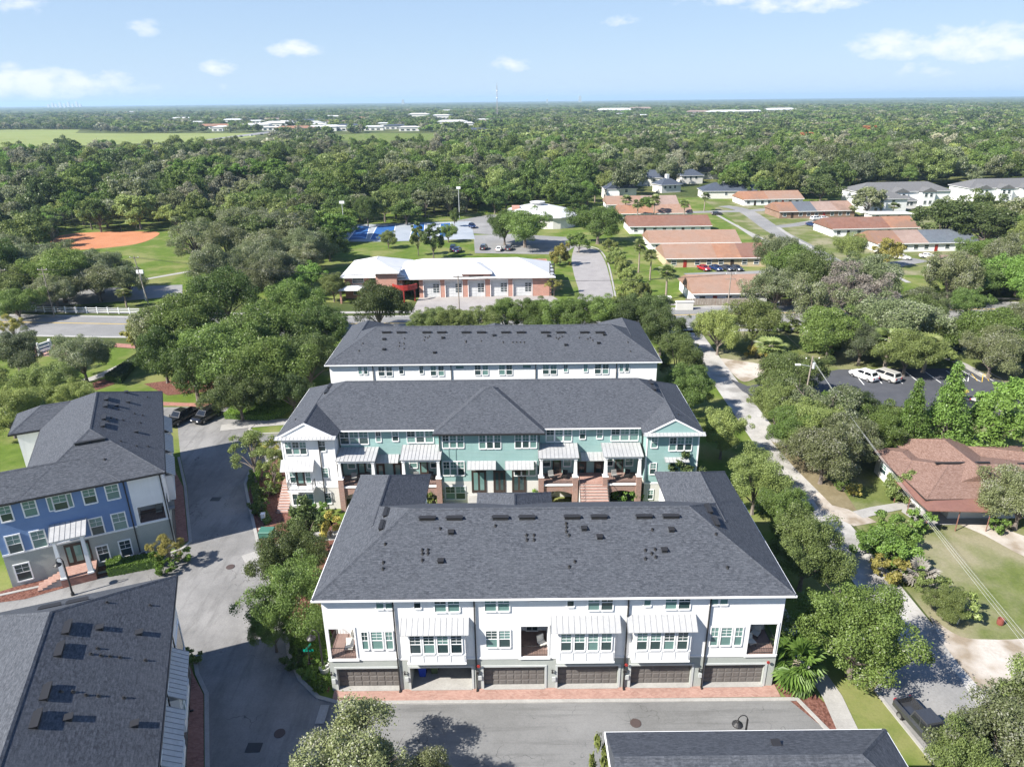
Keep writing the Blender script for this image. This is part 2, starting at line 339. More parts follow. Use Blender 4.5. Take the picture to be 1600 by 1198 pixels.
def window(fr, a, b, c, d, out=0.0, glassm=None, grid=True, name='window', trim=None, split=True, tw=.09, muntin=(2, 2)):
    """double hung window: trim and sash, two panes as children"""
    w, h = round((b - a) / .04) * .04, round((d - c) / .04) * .04; w = max(w, .3); h = max(h, .25); trim = trim or TRIM; key = (w, h, grid, split, tw, muntin, trim.name)
    if key not in WCACHE:
        m = MB(); e = tw
        m.box(-w / 2 - e, -w / 2, -.07, .0, -e, h + e); m.box(w / 2, w / 2 + e, -.07, .0, -e, h + e); m.box(-w / 2, w / 2, -.07, 0, h, h + e); m.box(-w / 2 - e * .3, w / 2 + e * .3, -.10, 0, -e * 1.2, 0)
        if split: m.box(-w / 2, w / 2, -.055, 0, h * .5 - .03, h * .5 + .03)
        if grid:
            for i in range(1, muntin[0]): x = -w / 2 + w * i / muntin[0]; m.box(x - .014, x + .014, -.045, 0, h * .5 + .03 if split else 0, h)
            for j in range(1, muntin[1]): z = (h * .5 + .03 if split else 0) + (h * (.5 if split else 1)) * j / muntin[1]; m.box(-w / 2, w / 2, -.043, 0, z - .014, z + .014)
        g1 = MB().box(-w / 2, w / 2, -.03, -.01, h * .5 if split else 0, h); g2 = MB().box(-w / 2, w / 2, -.024, -.008, 0, h * .5)
        WCACHE[key] = (m.mesh('window', trim), g1.mesh('pane', GLT), g2.mesh('pane', GLT) if split else None)
    wm, g1, g2 = WCACHE[key]
    o = link(name, wm, fr.root, fr.loc((a + b) / 2, out, c), fr.a); g = glassm or GLT
    link('pane', g1, o, mat=g)
    if g2: link('pane', g2, o, mat=g)
    return o
def pwin(fr, x0, y0, x1, y1, n=1, out=0.0, **kw):
    a, b, c, d = fr.rect(x0, y0, x1, y1, out); gap = .16; w = (b - a - gap * (n - 1)) / n
    for i in range(n): window(fr, a + i * (w + gap), a + i * (w + gap) + w, c, d, out, **kw)
def awning(fr, a, b, ztop, zbot, o0, o1, name='metal_awning', mat=None, thick=.06, seam=.42):
    """standing seam metal roof over a bay or door; ribs are geometry"""
    m = MB(rootof(fr)); P_ = fr.P
    m.hexa([P_(a, o0, ztop - thick), P_(b, o0, ztop - thick), P_(b, o1, zbot - thick), P_(a, o1, zbot - thick)], [P_(a, o0, ztop), P_(b, o0, ztop), P_(b, o1, zbot), P_(a, o1, zbot)])
    o = m.build(name, mat or METAL, fr.root); r = MB(rootof(fr)); n = max(2, int((b - a) / seam))
    for i in range(n + 1):
        s = a + (b - a) * i / n; s = min(max(s, a + .02), b - .02)
        r.hexa([P_(s - .018, o0, ztop + .001), P_(s + .018, o0, ztop + .001), P_(s + .018, o1, zbot + .001), P_(s - .018, o1, zbot + .001)], [P_(s - .018, o0, ztop + .032), P_(s + .018, o0, ztop + .032), P_(s + .018, o1, zbot + .032), P_(s - .018, o1, zbot + .032)])
    r.build('seam', SEAM, o); return o
def downspout(fr, s, z0, z1, out=.06, mat=None):
    m = MB(rootof(fr)); fr.box(m, s - .05, s + .05, out, out + .09, z0, z1); fr.box(m, s - .12, s + .12, out, out + .13, z1 - .12, z1); fr.box(m, s - .06, s + .06, out + .09, out + .3, z0, z0 + .1)
    return m.build('downspout', mat or DARK, fr.root)
def railing(fr, pts, z0, h=.95, mat=None, step=.13):
    m = MB(rootof(fr)); 
    for (s0, o0), (s1, o1) in zip(pts[:-1], pts[1:]):
        n = max(1, int(math.hypot(s1 - s0, o1 - o0) / step))
        for zz, t in ((z0 + h, .028), (z0 + .08, .018)): m.tube(fr.P(s0, o0, zz), fr.P(s1, o1, zz), t, 4)
        for i in range(n + 1): k = i / n; m.tube(fr.P(s0 + (s1 - s0) * k, o0 + (o1 - o0) * k, z0), fr.P(s0 + (s1 - s0) * k, o0 + (o1 - o0) * k, z0 + h), .011 if 0 < i < n else .03, 4)
    return m.build('railing', mat or DARK, fr.root)
def garage_door(fr, a, b, c, d, dep, mat=None, rows=4, cols=8):
    o = empty('garage_door', fr.loc((a + b) / 2, -dep, c)); o.parent = fr.root; o.rotation_euler = (0, 0, fr.a)
    w = b - a; h = (d - c) / rows; key = ('gd', round(w, 1), round(h, 2), cols, (mat or GDOOR).name)
    if key not in WCACHE:
        m = MB(); m.box(-w / 2, w / 2, .02, .06, .008, h - .008)
        for i in range(cols): x0 = -w / 2 + w * i / cols + .05; x1 = -w / 2 + w * (i + 1) / cols - .05; m.hexa([(x0, .0199, .07), (x1, .0199, .07), (x1, .0199, h - .07), (x0, .0199, h - .07)], [(x0 + .03, -.008, .10), (x1 - .03, -.008, .10), (x1 - .03, -.008, h - .10), (x0 + .03, -.008, h - .10)])
        WCACHE[key] = m.mesh('door_panel', mat or GDOOR)
    for i in range(rows): link('door_panel', WCACHE[key], o, (0, 0, i * h))
    return o
def hip_solid(mb, T, x0, x1, y0, y1, z, m, thick=.18, ends='hhhh', along_x=None):
    """hip or gable roof over a rectangle in a local frame T(x,y,z). ends: w,e,s,n 'h' hip / 'g' gable. Returns ridge ends"""
    wx, wy = x1 - x0, y1 - y0
    c = [(x0, y0), (x1, y0), (x1, y1), (x0, y1)]
    if (wx >= wy) if along_x is None else along_x:
        d = wy / 2; zr = z + m * d; ra = (x0 + (d if ends[0] == 'h' else 0), y0 + d); rb = (x1 - (d if ends[1] == 'h' else 0), y0 + d)
        faces = [[c[0], c[1], rb, ra], [c[2], c[3], ra, rb], [c[1], c[2], rb], [c[3], c[0], ra]]
    else:
        d = wx / 2; zr = z + m * d; ra = (x0 + d, y0 + (d if ends[2] == 'h' else 0)); rb = (x0 + d, y1 - (d if ends[3] == 'h' else 0))
        faces = [[c[1], c[2], rb, ra], [c[3], c[0], ra, rb], [c[0], c[1], ra], [c[2], c[3], rb]]
    zz = lambda p: zr if p in (ra, rb) else z
    for f in faces: mb.poly([T(p[0], p[1], zz(p)) for p in f])
    for i in range(4): p, q = c[i], c[(i + 1) % 4]; mb.poly([T(*p, z - thick), T(*q, z - thick), T(*q, z), T(*p, z)])
    mb.poly([T(*p, z - thick) for p in c[::-1]])
    return ra, rb, zr
def cap_line(mb, p, q, w=.3, t=.045):
    p = Vector(p); q = Vector(q); d = (q - p).normalized(); s = Vector((d.y, -d.x, 0)); s = s.normalized() * w / 2; up = Vector((0, 0, t))
    dn = Vector((0, 0, -.09))
    mb.poly([p + s + dn + up, q + s + dn + up, q + up, p + up]); mb.poly([p + up, q + up, q - s + dn + up, p - s + dn + up])
def roof(root, T, x0, x1, y0, y1, z, m=.54, mat=None, ends='hhhh', name='roof', fascia=True, caps=True, thick=.18, capmat=None, along_x=None, gut=None):
    off = tuple(root.location); mb = MB(off); ra, rb, zr = hip_solid(mb, T, x0, x1, y0, y1, z, m, thick, ends, along_x); o = mb.build(name, mat or SH, root)
    if caps:
        cb = MB(off); cap_line(cb, T(*ra, zr), T(*rb, zr)); c = [(x0, y0), (x1, y0), (x1, y1), (x0, y1)]
        for p in c:
            q = min((ra, rb), key=lambda r: (r[0] - p[0]) ** 2 + (r[1] - p[1]) ** 2); e = 0 if x1 - x0 >= y1 - y0 else 2
            k = ends[e + (0 if q == ra else 1)]
            if k == 'h': cap_line(cb, T(*p, z), T(*q, zr))
        cb.build('ridge_cap', capmat or mat or SH, o)
    if fascia:
        fb = MB(off); e = .035
        for (a, b, c_, d) in ((x0 - e - .04, x1 + e + .04, y0 - e - .04, y0 - e + .03), (x0 - e - .04, x1 + e + .04, y1 + e - .03, y1 + e + .04), (x0 - e - .04, x0 - e + .03, y0 - e + .03, y1 + e - .03), (x1 + e - .03, x1 + e + .04, y0 - e + .03, y1 + e - .03)):
            k = [(a, c_), (b, c_), (b, d), (a, d)]; fb.hexa([T(*p, z - .2) for p in k], [T(*p, z - .05) for p in k])
        fb.build('gutter', gut or TRIM, o)
    return o
def slope_pt(px, py, T0, n): return on_plane(px, py, T0, n)
VC = {}
def roof_thing(root, p, kind, ang=0.0):
    """vents and pipes that poke out of a roof slope facing south"""
    if not VC:
        m = MB(); m.box(-.62, .62, -.2, .2, -.1, .16); m.box(-.7, .7, -.26, .05, .16, .2); VC['ridge_vent'] = m.mesh('ridge_vent', DARK)
        m = MB(); m.box(-.2, .2, -.2, .2, -.1, .14); m.box(-.25, .25, -.27, .2, .14, .18); VC['box_vent'] = m.mesh('box_vent', DARK)
        m = MB(); m.tube((0, 0, -.1), (0, 0, .15), .075, 8); m.tube((0, 0, -.1), (0, 0, .05), .17, 8, .1); VC['vent_pipe'] = m.mesh('vent_pipe', DARK)
    r = root.location; return link(kind, VC[kind], root, (p[0] - r.x, p[1] - r.y, p[2] - r.z), ang)
# ============================================================ THE SETTING: ground, roads, paths
ZC = [0.004]
def nz():
    ZC[0] += .004; return ZC[0]
gpts = [(24000 * math.cos(2 * math.pi * i / 48), 24000 * math.sin(2 * math.pi * i / 48)) for i in range(48)]
sheet('ground', gpts, 0.0, UNDER)
sheet('meadow', PX((-500, 205), (-40, 204), (60, 202), (125, 203), (118, 208), (200, 209), (395, 208), (400, 214), (350, 220), (150, 227), (40, 231), (0, 233), (-500, 262)), nz(), FIELD)
sheet('meadow_patch', PX((520, 211), (600, 208), (680, 209), (690, 218), (610, 224), (530, 219)), nz(), GRASS)
# lawns of the district (everything between the woods and the front)
sheet('park_lawn', [(-190, 162), (-20, 162), (-12, 200), (-12, 300), (-60, 318), (-120, 300), (-200, 285)], nz(), GRASS)
sheet('town_lawn', [(-14, 150), (60, 157), (165, 160), (230, 300), (170, 345), (60, 345), (-14, 330)], nz(), GRASS)
sheet('subdivision_lawn', [(80, 185), (165, 180), (190, 300), (90, 335)], nz(), LAWN)
sheet('estate_lawn', [(-75, 30), (34, 30), (34, 122), (32, 140), (-95, 129), (-110, 100)], nz(), GRASS)
sheet('verge_lawn', [(37.5, 30), (110, 30), (120, 130), (38.5, 140)], nz(), LAWN)
# main road running left to right behind the houses
ZC[0] = .036
mr = [(-420, 172), (-118, 147.5), (-84, 144.3), (-60, 142.9), (-20, 142.8), (44, 147.2), (110, 149), (420, 120)]
ribbon('main_road', mr, 14.5, nz(), ASPW)
off = lambda pts, d: [(p[0] - d * (Vector(pts[min(i + 1, len(pts) - 1)]) - Vector(pts[max(i - 1, 0)])).normalized().y, p[1] + d * (Vector(pts[min(i + 1, len(pts) - 1)]) - Vector(pts[max(i - 1, 0)])).normalized().x) for i, p in enumerate(pts)]
sheet('red_brick_median', PX((180, 537), (235, 541), (330, 548), (330, 553), (235, 547), (178, 543)), nz() + .1, PAVD)
sheet('red_brick_crossing', PX((52, 541), (102, 539), (108, 556), (56, 557)), nz(), PAVR)
for d, w, m in ((2.0, .14, YPAINT), (1.7, .14, YPAINT), (6.9, .14, PAINT), (-6.9, .14, PAINT)): ribbon('lane_line', off(mr, d), w, nz(), m)
for d in (7.35, -7.35): strip('kerb', off(mr, d), .3, 0, .13, CONC)
ribbon('pavement', off(mr, 10.4), 1.7, nz(), CONC); ribbon('pavement', off([(-20, 142.8), (44, 147.2), (110, 149), (420, 120)], -10), 1.6, nz(), CONC)
ZC[0] = .036
# service lane and car park beyond the white fence at the left
sheet('park_lane', PX((0, 462), (120, 452), (205, 448), (285, 445), (285, 462), (200, 470), (0, 486)), nz(), ASPW)
ribbon('park_path', smooth_line(PX((195, 443), (230, 436), (275, 428), (330, 418), (360, 408))), 1.8, nz(), CONC)
sheet('ball_field_clay', smooth_line(PX((78, 378), (95, 368), (130, 364), (190, 362), (246, 363), (240, 372), (215, 381), (170, 387), (120, 391), (88, 392), (78, 378))), nz(), CLAY)
sheet('clay_baseline_patch', PX((50, 386), (90, 378), (92, 389), (60, 393)), nz(), CLAY)
ZC[0] = .036
# the estate's own street (left), the alley with garages, aprons
st_L = PX((252, 628), (278, 690), (291, 720), (297, 790), (301, 850))
street = [(-68, 97), (-50, 95.5), (-44.6, 84.2), (-40.4, 76.4), (-34.8, 64.4), (-35.2, 63.0), (-38, 60.6), (-45, 57.5), (-60, 51), (-60, 44), (-27.5, 47), (-26.6, 45.6), (-24.9, 43.4), (-20.0, 31.5), (-16, 20), (-4, 20), (-6, 30.4), (21.5, 30.2), (24.3, 36.5), (22.0, 42.05), (-14.0, 42.05), (-15.6, 42.6), (-17.6, 44.6), (-19.3, 47.4), (-20.4, 50.2), (-22.2, 53.6), (-26.8, 62.8), (-31.6, 73.2), (-33.2, 76.8), (-33.6, 79.8), (-32.2, 82.6), (-30.5, 85), (-27, 86.5), (-24, 87.2), (-24, 91.5), (-27, 91.4), (-36, 90.8), (-38.5, 92.4), (-38, 96), (-36, 100), (-46, 101), (-68, 101)]
sheet('estate_street', street, nz(), ASPL)
sheet('alley', [(-14.6, 30.6), (21.4, 30.6), (24.2, 36.5), (22.0, 41.95), (-14.2, 41.95)], nz(), ASPH)
sheet('alley_north', [(-24.2, 86.6), (21.4, 86.6), (21.4, 92.5), (-24.2, 92.5)], nz(), ASPH)
strip('kerb', [(24.4, 36.5), (22.2, 42.1), (-13.9, 42.2), (-15.7, 42.8), (-17.7, 44.7), (-19.4, 47.5), (-20.5, 50.3), (-22.4, 53.7), (-27.0, 62.9), (-31.8, 73.3), (-33.4, 76.9), (-33.8, 79.8), (-32.4, 82.8), (-30.6, 85.2), (-27, 86.8)], .32, 0, .12, CONC)
strip('kerb', [(-44.8, 84.1), (-40.6, 76.3), (-35.0, 64.5), (-35.3, 63.2), (-38.2, 60.8), (-45.2, 57.7), (-54, 54)], .32, 0, .12, CONC)
strip('kerb', [(-27.2, 46.9), (-26.4, 45.4), (-24.8, 43.3), (-20.0, 31.5), (-16.2, 20.5)], .32, 0, .12, CONC)
strip('kerb', [(-36, 91.1), (-27, 91.7), (-24.4, 91.8)], .3, 0, .12, CONC); strip('kerb', [(-36, 91.1), (-38.3, 92.6), (-37.8, 96)], .3, 0, .12, CONC)
strip('kerb', [(24.6, 36.3), (21.6, 29)], .3, 0, .12, CONC)
sheet('drain_slab', [(-15.3, 40.2), (-14.6, 40.2), (-14.6, 42.0), (-15.3, 42.0)], .11, CONC)
sheet('garage_apron', [(-14.5, 42.34), (21.0, 42.34), (20.9, 43.9), (-14.6, 43.9)], .09, PAVR)
sheet('brick_apron', [(-45.3, 82.8), (-40.85, 76.25), (-35.3, 64.6), (-36.6, 63.6), (-46.2, 83)], .07, PAVD)
sheet('brick_apron', [(-27.4, 46.4), (-26.6, 45.2), (-25.0, 43.2), (-20.25, 31.5), (-16.4, 20.5), (-18.5, 20), (-27.9, 45.5)], .07, PAVD)
sheet('entry_apron', PX((252, 628), (355, 632), (352, 637), (256, 634)), nz(), PAVD)
sheet('mulch_bed', [(21.4, 42.3), (20.9, 43.7), (22.6, 44.3), (23.4, 43.4), (24.3, 41.6), (25.6, 37.6), (24.9, 36.4)], nz(), MULCH)
sheet('mulch_bed', [(-47, 55.2), (-38.5, 60.1), (-36.6, 63.3), (-39, 62.2), (-49.3, 57), (-54, 53.7)], nz(), MULCH)
sheet('mulch_bed', [(-27.2, 63.2), (-31.9, 73.4), (-33.4, 79.6), (-30.6, 84.6), (-26.2, 84), (-25.9, 71), (-22, 66), (-21, 58), (-20.8, 51), (-15, 43.2), (-14.8, 60), (-20, 68), (-23, 62)], nz(), MULCH)
sheet('mulch_bed', PX((225, 600), (300, 590), (380, 585), (400, 600), (330, 612), (262, 618)), nz(), MULCH)
sheet('mulch_bed', PX((140, 600), (165, 592), (180, 600), (150, 610)), nz(), MULCH)
ribbon('side_walk', [(22.9, 62), (23.1, 54)] + PX((1212, 948), (1248, 1012), (1300, 1088), (1322, 1136), (1345, 1190)), 1.6, nz(), CONC)
ribbon('side_walk', smooth_line(PX((345, 669), (400, 663), (452, 659))), 2.2, nz(), CONC)
ribbon('courtyard_walk', [(-28, 61), (-22, 65), (-14, 66.4), (20, 66.4), (23, 62)], 1.9, nz(), CONC)
ribbon('curving_walk', smooth_line(PX((120, 598), (150, 590), (195, 570), (230, 553), (262, 549), (330, 545))), 2.0, nz(), CONC)
ZC[0] = .068
# narrow road at the right, sandy turn-outs, car park
nr = [(37.2, 20), (37.0, 38), (36.6, 52), (36.4, 78), (36.8, 103), (37.2, 121), (37.6, 139)]
ribbon('narrow_road', [(x - 1.3, y) for x, y in nr], 4.3, nz(), LANE)
sheet('pull_off_asphalt', PX((1372, 1082), (1402, 1118), (1440, 1165), (1490, 1225), (1600, 1225), (1500, 1060), (1462, 1015), (1392, 1052)), nz(), ASPW)
strip('kerb', PX((1390, 1048), (1368, 1080), (1398, 1118), (1436, 1165), (1486, 1228)), .25, 0, .16, CONC)
ribbon('side_path', PX((1280, 770), (1300, 795), (1335, 812), (1352, 806)), 3.0, nz(), SANDM)
sheet('sandy_turnout', smooth_line(PX((1452, 962), (1500, 995), (1560, 1000), (1640, 1005), (1660, 1090), (1590, 1085), (1545, 1085), (1508, 1050), (1470, 1000), (1452, 962)), 4), nz(), SANDM)
sheet('sandy_drive', smooth_line(PX((1498, 820), (1540, 838), (1600, 870), (1680, 900), (1680, 860), (1600, 838), (1545, 818), (1498, 820)), 4), nz(), SANDM)
sheet('sandy_drive', smooth_line(PX((1125, 560), (1180, 568), (1205, 575), (1170, 596), (1150, 590), (1125, 560)), 4), nz(), SANDM)
sheet('house_slab', PX((1408, 800), (1425, 770), (1450, 790), (1470, 800), (1550, 800), (1560, 818), (1440, 822)), nz(), CONC)
ribbon('house_path', PX((1340, 805), (1368, 798), (1412, 790), (1430, 805)), 1.5, nz(), CONC)
lotz = nz()
sheet('car_park', PX((1140, 592), (1168, 604), (1310, 578), (1505, 576), (1640, 622), (1660, 668), (1530, 650), (1330, 628), (1215, 640), (1160, 612)), lotz, ASPD)
for i, (a, b, c, d) in enumerate([(1330, 578, 1350, 602), (1362, 583, 1378, 600), (1385, 577, 1410, 600), (1412, 579, 1438, 600), (1446, 582, 1470, 599), (1478, 580, 1507, 597), (1500, 578, 1532, 597), (1520, 578, 1552, 596), (1540, 580, 1565, 593)]):
    ribbon('bay_line', PX((a, b), (c, d)), .14, lotz + .004 + .0005 * i, PAINT)
for i in range(6): ribbon('hatch_line', PX((1492 + i * 11, 583 + i * .6), (1492 + i * 11 - 2, 596 + i * .4)) if i % 2 == 0 else PX((1488 + i * 10, 585), (1500 + i * 9, 596)), .12, lotz + .010 + i * .0006, YPAINT if i > 2 else PAINT)
ribbon('car_park_path', PX((1480, 560), (1505, 570), (1540, 590)), 1.6, nz(), CONC)
ZC[0] = .072
# fire station drive and apron, round-hall car park, sport courts
sheet('fire_apron', PX((655, 465), (856, 459), (872, 468), (865, 492), (640, 494)), nz(), noisy('apron_concrete', (.30, .28, .27), (.38, .36, .34), .3, .9, .2, fine=5))
sheet('station_drive', smooth_line(PX((898, 385), (930, 389), (945, 408), (954, 440), (960, 470), (960, 488), (890, 488), (905, 462), (897, 430), (893, 405), (898, 385)), 3), nz(), noisy('drive_asphalt', (.27, .255, .25), (.34, .325, .315), .3, .9, .2, fine=5))
strip('kerb', smooth_line(PX((898, 383), (932, 388), (948, 407), (957, 440), (963, 472)), 4), .4, 0, .15, CONC)
sheet('hall_car_park', PX((740, 368), (800, 366), (905, 372), (900, 384), (880, 398), (742, 396)), nz(), ASPW)
sheet('hall_lane', PX((712, 345), (770, 335), (810, 345), (790, 368), (735, 365)), nz(), ASPW)
sheet('court_surround', PX((520, 378), (532, 352), (735, 346), (742, 374), (600, 378)), nz(), COURTG)
for q in ([(543, 376), (560, 354), (578, 353), (572, 374)], [(578, 375), (589, 354), (618, 352), (614, 374)], [(640, 373), (646, 351), (664, 350), (662, 372)], [(686, 371), (688, 350), (704, 349), (706, 370)]):
    sheet('blue_court', PX(*q), nz(), COURT); z = nz()
    for (a, b) in ((0, 1), (1, 2), (2, 3), (3, 0)): ribbon('court_line', PX(q[a], q[b]), .25, nz(), PAINT)
ZC[0] = .036
# subdivision streets and drives on the right
ribbon('subdivision_road', smooth_line(PX((1130, 322), (1165, 330), (1210, 360), (1262, 388), (1310, 415), (1370, 452), (1420, 480))), 6.5, nz(), ASPW)
ribbon('subdivision_cross_road', PX((1050, 333), (1110, 331), (1165, 330), (1235, 325)), 5.5, nz(), ASPW)
ribbon('drive_way', PX((1210, 355), (1240, 352), (1275, 346)), 5, nz(), ASPW); ribbon('drive_way', PX((1375, 423), (1400, 413), (1440, 406)), 5, nz(), ASPW); ribbon('drive_way', PX((1165, 408), (1215, 402), (1255, 382)), 4, nz(), ASPW)
ribbon('drive_way', PX((1075, 432), (1120, 430), (1190, 428), (1240, 424)), 7, nz(), ASPW)
for q in ([(1215, 355), (1250, 378), (1300, 402)], [(1120, 336), (1160, 358), (1205, 380)], [(1150, 352), (1180, 372)], [(1385, 425), (1420, 442)], [(1060, 482), (1130, 478), (1200, 474)]): ribbon('pavement', smooth_line(PX(*q)), 1.4, nz(), CONC)
sheet('apartment_car_park', PX((1365, 315), (1440, 312), (1440, 325), (1380, 332)), nz(), ASPW)
sheet('highway', PX((330, 219), (400, 211), (430, 207), (420, 205), (385, 210), (315, 219)), nz(), ASPW)
sheet('dry_clearing', PX((1205, 690), (1230, 700), (1320, 770), (1340, 800), (1300, 790), (1240, 730)), nz(), noisy('leaf_litter', (.17, .14, .08), (.25, .21, .13), .8, .95, .1, fine=5))

# ============================================================ TOWNHOUSE BLOCKS
Tid = lambda x, y, z: (x, y, z)
def ring_walls(mb, pts, z0, z1, skip=()):
    for i in range(len(pts)):
        if i in skip: continue
        a, b = pts[i], pts[(i + 1) % len(pts)]; mb.poly([(*a, z0), (*b, z0), (*b, z1), (*a, z1)])
def bay(fr, a, b, z0, z1, out, nwin, zw, awn, gl=None):
    """projecting box bay with windows, panels and its own metal awning"""
    off = rootof(fr); m = MB(off); fr.box(m, a, b, .01, out, z0, z1); o = m.build('bay', WH, fr.root)
    t = MB(off); n = nwin; w = (b - a - .3) / n
    for i in range(n + 1): s = a + .15 + w * i; fr.box(t, s - .05, s + .05, out + .002, out + .03, z0 + .12, zw[0] - .1)
    fr.box(t, a - .04, b + .04, .02, out + .05, z0 - .08, z0 + .06); fr.box(t, a - .02, b + .02, out + .002, out + .045, zw[0] - .26, zw[0] - .12); t.build('panel_trim', TRIM, o)
    for i in range(n): window(fr, a + .15 + w * i + .13, a + .15 + w * (i + 1) - .13, zw[0], zw[1], out, glassm=gl[i] if gl else GLT, muntin=(2, 3))
    awning(fr, awn[0], awn[1], awn[2], awn[3], .02, out + .4)
EZ = 9.4; SL = .54
# ---- front block: white upper floors over grey-green garages
fb = empty('townhouse_block', (3, 50, 0), 'white townhouse block in front with six garages opening on a brick apron', 'building')
fs = FR(0, 43.5, 0, fb)
XW, XE = -14.7, 20.65
zsplit = fs.sz(850, 1027)[1]
U = [ # garage, (topwins), mid
 dict(g=(528, 1046, 625, 1078)), dict(g=(642, 1045, 737.5, 1077.5)), dict(g=(756, 1044, 851, 1076)), dict(g=(871, 1043.8, 965.5, 1073.5)), dict(g=(985, 1042.4, 1079.4, 1071.5)), dict(g=(1099, 1040.6, 1193, 1070.5))]
holes = []; gr = []
for i, u in enumerate(U):
    a, b, c, d = fs.rect(*u['g']); c = .1; d = 2.3; gr.append((a, b, c, d)); holes.append((a, b, c, d, .55 if i != 1 else 6.2, i == 1))
lw = MB(tuple(fb.location)); wall_grid(lw, fs, XW, XE, 0, zsplit, holes)
ctr = fs.rect(814, 977.5, 856, 1022.5); ctr = (ctr[0], ctr[1], zsplit + .12, ctr[3])
bl = fs.rect(517, 981.5, 555, 1026.5); br_ = fs.rect(1169.4, 974, 1207.5, 1017.5)
blh = (XW + .28, bl[1], zsplit + .12, bl[3]); brh = (br_[0], XE - .28, zsplit + .12, br_[3])
up = MB(tuple(fb.location)); wall_grid(up, fs, XW, XE, zsplit, EZ - .1, [(*ctr, 3, True), (*blh, 0, False), (*brh, 0, False)])
pts = [(XW, 43.5), (XE, 43.5), (XE, 61.5), (14.7, 61.5), (14.7, 56), (3.1, 56), (3.1, 57.8), (-2.9, 57.8), (-2.9, 56), (-8.7, 56), (-8.7, 61.5), (XW, 61.5)]
ring_walls(lw, pts, 0, zsplit, (0,)); ring_walls(up, pts, zsplit, EZ - .1, (0, 1, 11))
fw = FR(XW, 61.5, -90, fb); fe = FR(XE, 43.5, 90, fb)
wall_grid(up, fw, 0, 18, zsplit, EZ - .1, [(15.2, 17.72, blh[2], blh[3], 0, False)]); wall_grid(up, fe, 0, 18, zsplit, EZ - .1, [(.28, 2.8, brh[2], brh[3], 0, False)])
for (x0, x1, hx) in ((XW + .01, blh[1], blh), (brh[0], XE - .01, brh)):   # corner balcony rooms
    inner = x1 if x0 < 0 else x0
    up.poly([(x0, 46.3, hx[2]), (x1, 46.3, hx[2]), (x1, 46.3, hx[3]), (x0, 46.3, hx[3])]); up.poly([(inner, 43.5, hx[2]), (inner, 46.3, hx[2]), (inner, 46.3, hx[3]), (inner, 43.5, hx[3])])
    up.poly([(x0, 43.5, hx[3]), (x1, 43.5, hx[3]), (x1, 46.3, hx[3]), (x0, 46.3, hx[3])])
    MB(tuple(fb.location)).poly([(x0, 43.52, hx[2] + .02), (x1, 43.52, hx[2] + .02), (x1, 46.28, hx[2] + .02), (x0, 46.28, hx[2] + .02)]).build('balcony_floor', DECK, fb)
MB(tuple(fb.location)).box(ctr[0], ctr[1], 43.55, 46.4, ctr[2] + .01, ctr[2] + .03).build('balcony_floor', DECK, fb)
lw.build('ground_floor_wall', STUC, fb); up.build('upper_wall', WH, fb)
tb = MB(tuple(fb.location)); fs.box(tb, XW - .03, XE + .03, .003, .05, zsplit - .06, zsplit + .1); fs.box(tb, XW - .02, XE + .02, .003, .04, EZ - .45, EZ - .22)
for h in (blh, brh, ctr):
    fs.box(tb, h[0] - .12, h[0], -.1, .06, h[2], h[3] + .12); fs.box(tb, h[1], h[1] + .12, -.1, .06, h[2], h[3] + .12); fs.box(tb, h[0], h[1], .004, .06, h[3], h[3] + .12); fs.box(tb, h[0] - .2, h[1] + .2, .055, .14, h[2] - .16, h[2] + .03)
tb.build('trim_board', TRIM, fb)
gt = MB(tuple(fb.location))
for a, b, c, d in gr: fs.box(gt, a - .16, a, -.05, .05, 0, d + .16); fs.box(gt, b, b + .16, -.05, .05, 0, d + .16); fs.box(gt, a, b, -.05, .05, d, d + .16)
gt.build('garage_surround', GTRIM, fb)
for i, (a, b, c, d) in enumerate(gr):
    if i != 1: garage_door(fs, a, b, c, d, .36)
    MB(tuple(fb.location)).box(a, b, 43.35, 49.6 if i == 1 else 43.98, .105, .125).build('garage_floor', CONC, fb)
for h, sd in ((blh, 'w'), (brh, 'e')):
    railing(fs, [(h[0], -.08), (h[1], -.08)], h[2] + .03)
railing(fw, [(15.2, -.08), (17.72, -.08)], blh[2] + .03); railing(fe, [(.28, -.08), (2.8, -.08)], brh[2] + .03); railing(fs, [(ctr[0], -.08), (ctr[1], -.08)], ctr[2] + .03)
fin = FR(0, 46.4, 0, fb); window(fin, ctr[0] + .5, ctr[0] + 1.4, ctr[2] + .1, ctr[2] + 2.1, 0, glassm=GLD, split=False, name='door')
for x in (619, 743, 978, 1103): downspout(fs, fs.sz(x, 1000)[0], .1, EZ - .3)
pw = lambda *a, **k: pwin(fs, *a, **k)
pw(587.5, 932.5, 613.8, 950, 2, grid=True); pw(647, 931.5, 656.5, 949.5, 1, glassm=GLD, grid=True); pw(679, 931, 717.5, 954.6, 2, muntin=(2, 3)); pw(757.5, 929.8, 795.5, 953.5, 2, glassm=GLT, muntin=(2, 3)); pw(828, 929, 850, 937.5, 1, split=False, grid=False)
pw(886.7, 928.8, 896.4, 946.6, 1); pw(919.3, 928.3, 957.3, 952, 2, muntin=(2, 3)); pw(1007, 927.5, 1017, 945.3, 1); pw(1040, 927, 1078.4, 950.2, 2, muntin=(2, 3)); pw(1111, 925.8, 1137.4, 943.5, 2)
pw(565.8, 986.8, 575, 1013.3, 1); pw(581, 986.5, 597.5, 1013, 1, muntin=(2, 3)); pw(603, 986, 613.8, 1012.8, 1); pw(759.5, 984.5, 797, 1010, 2, glassm=GLT, muntin=(2, 3))
pw(1110.4, 979.6, 1121.4, 1007.4, 1); pw(1126, 979.4, 1142.4, 1007, 1, muntin=(2, 3)); pw(1148, 979.2, 1159, 1006.8, 1)
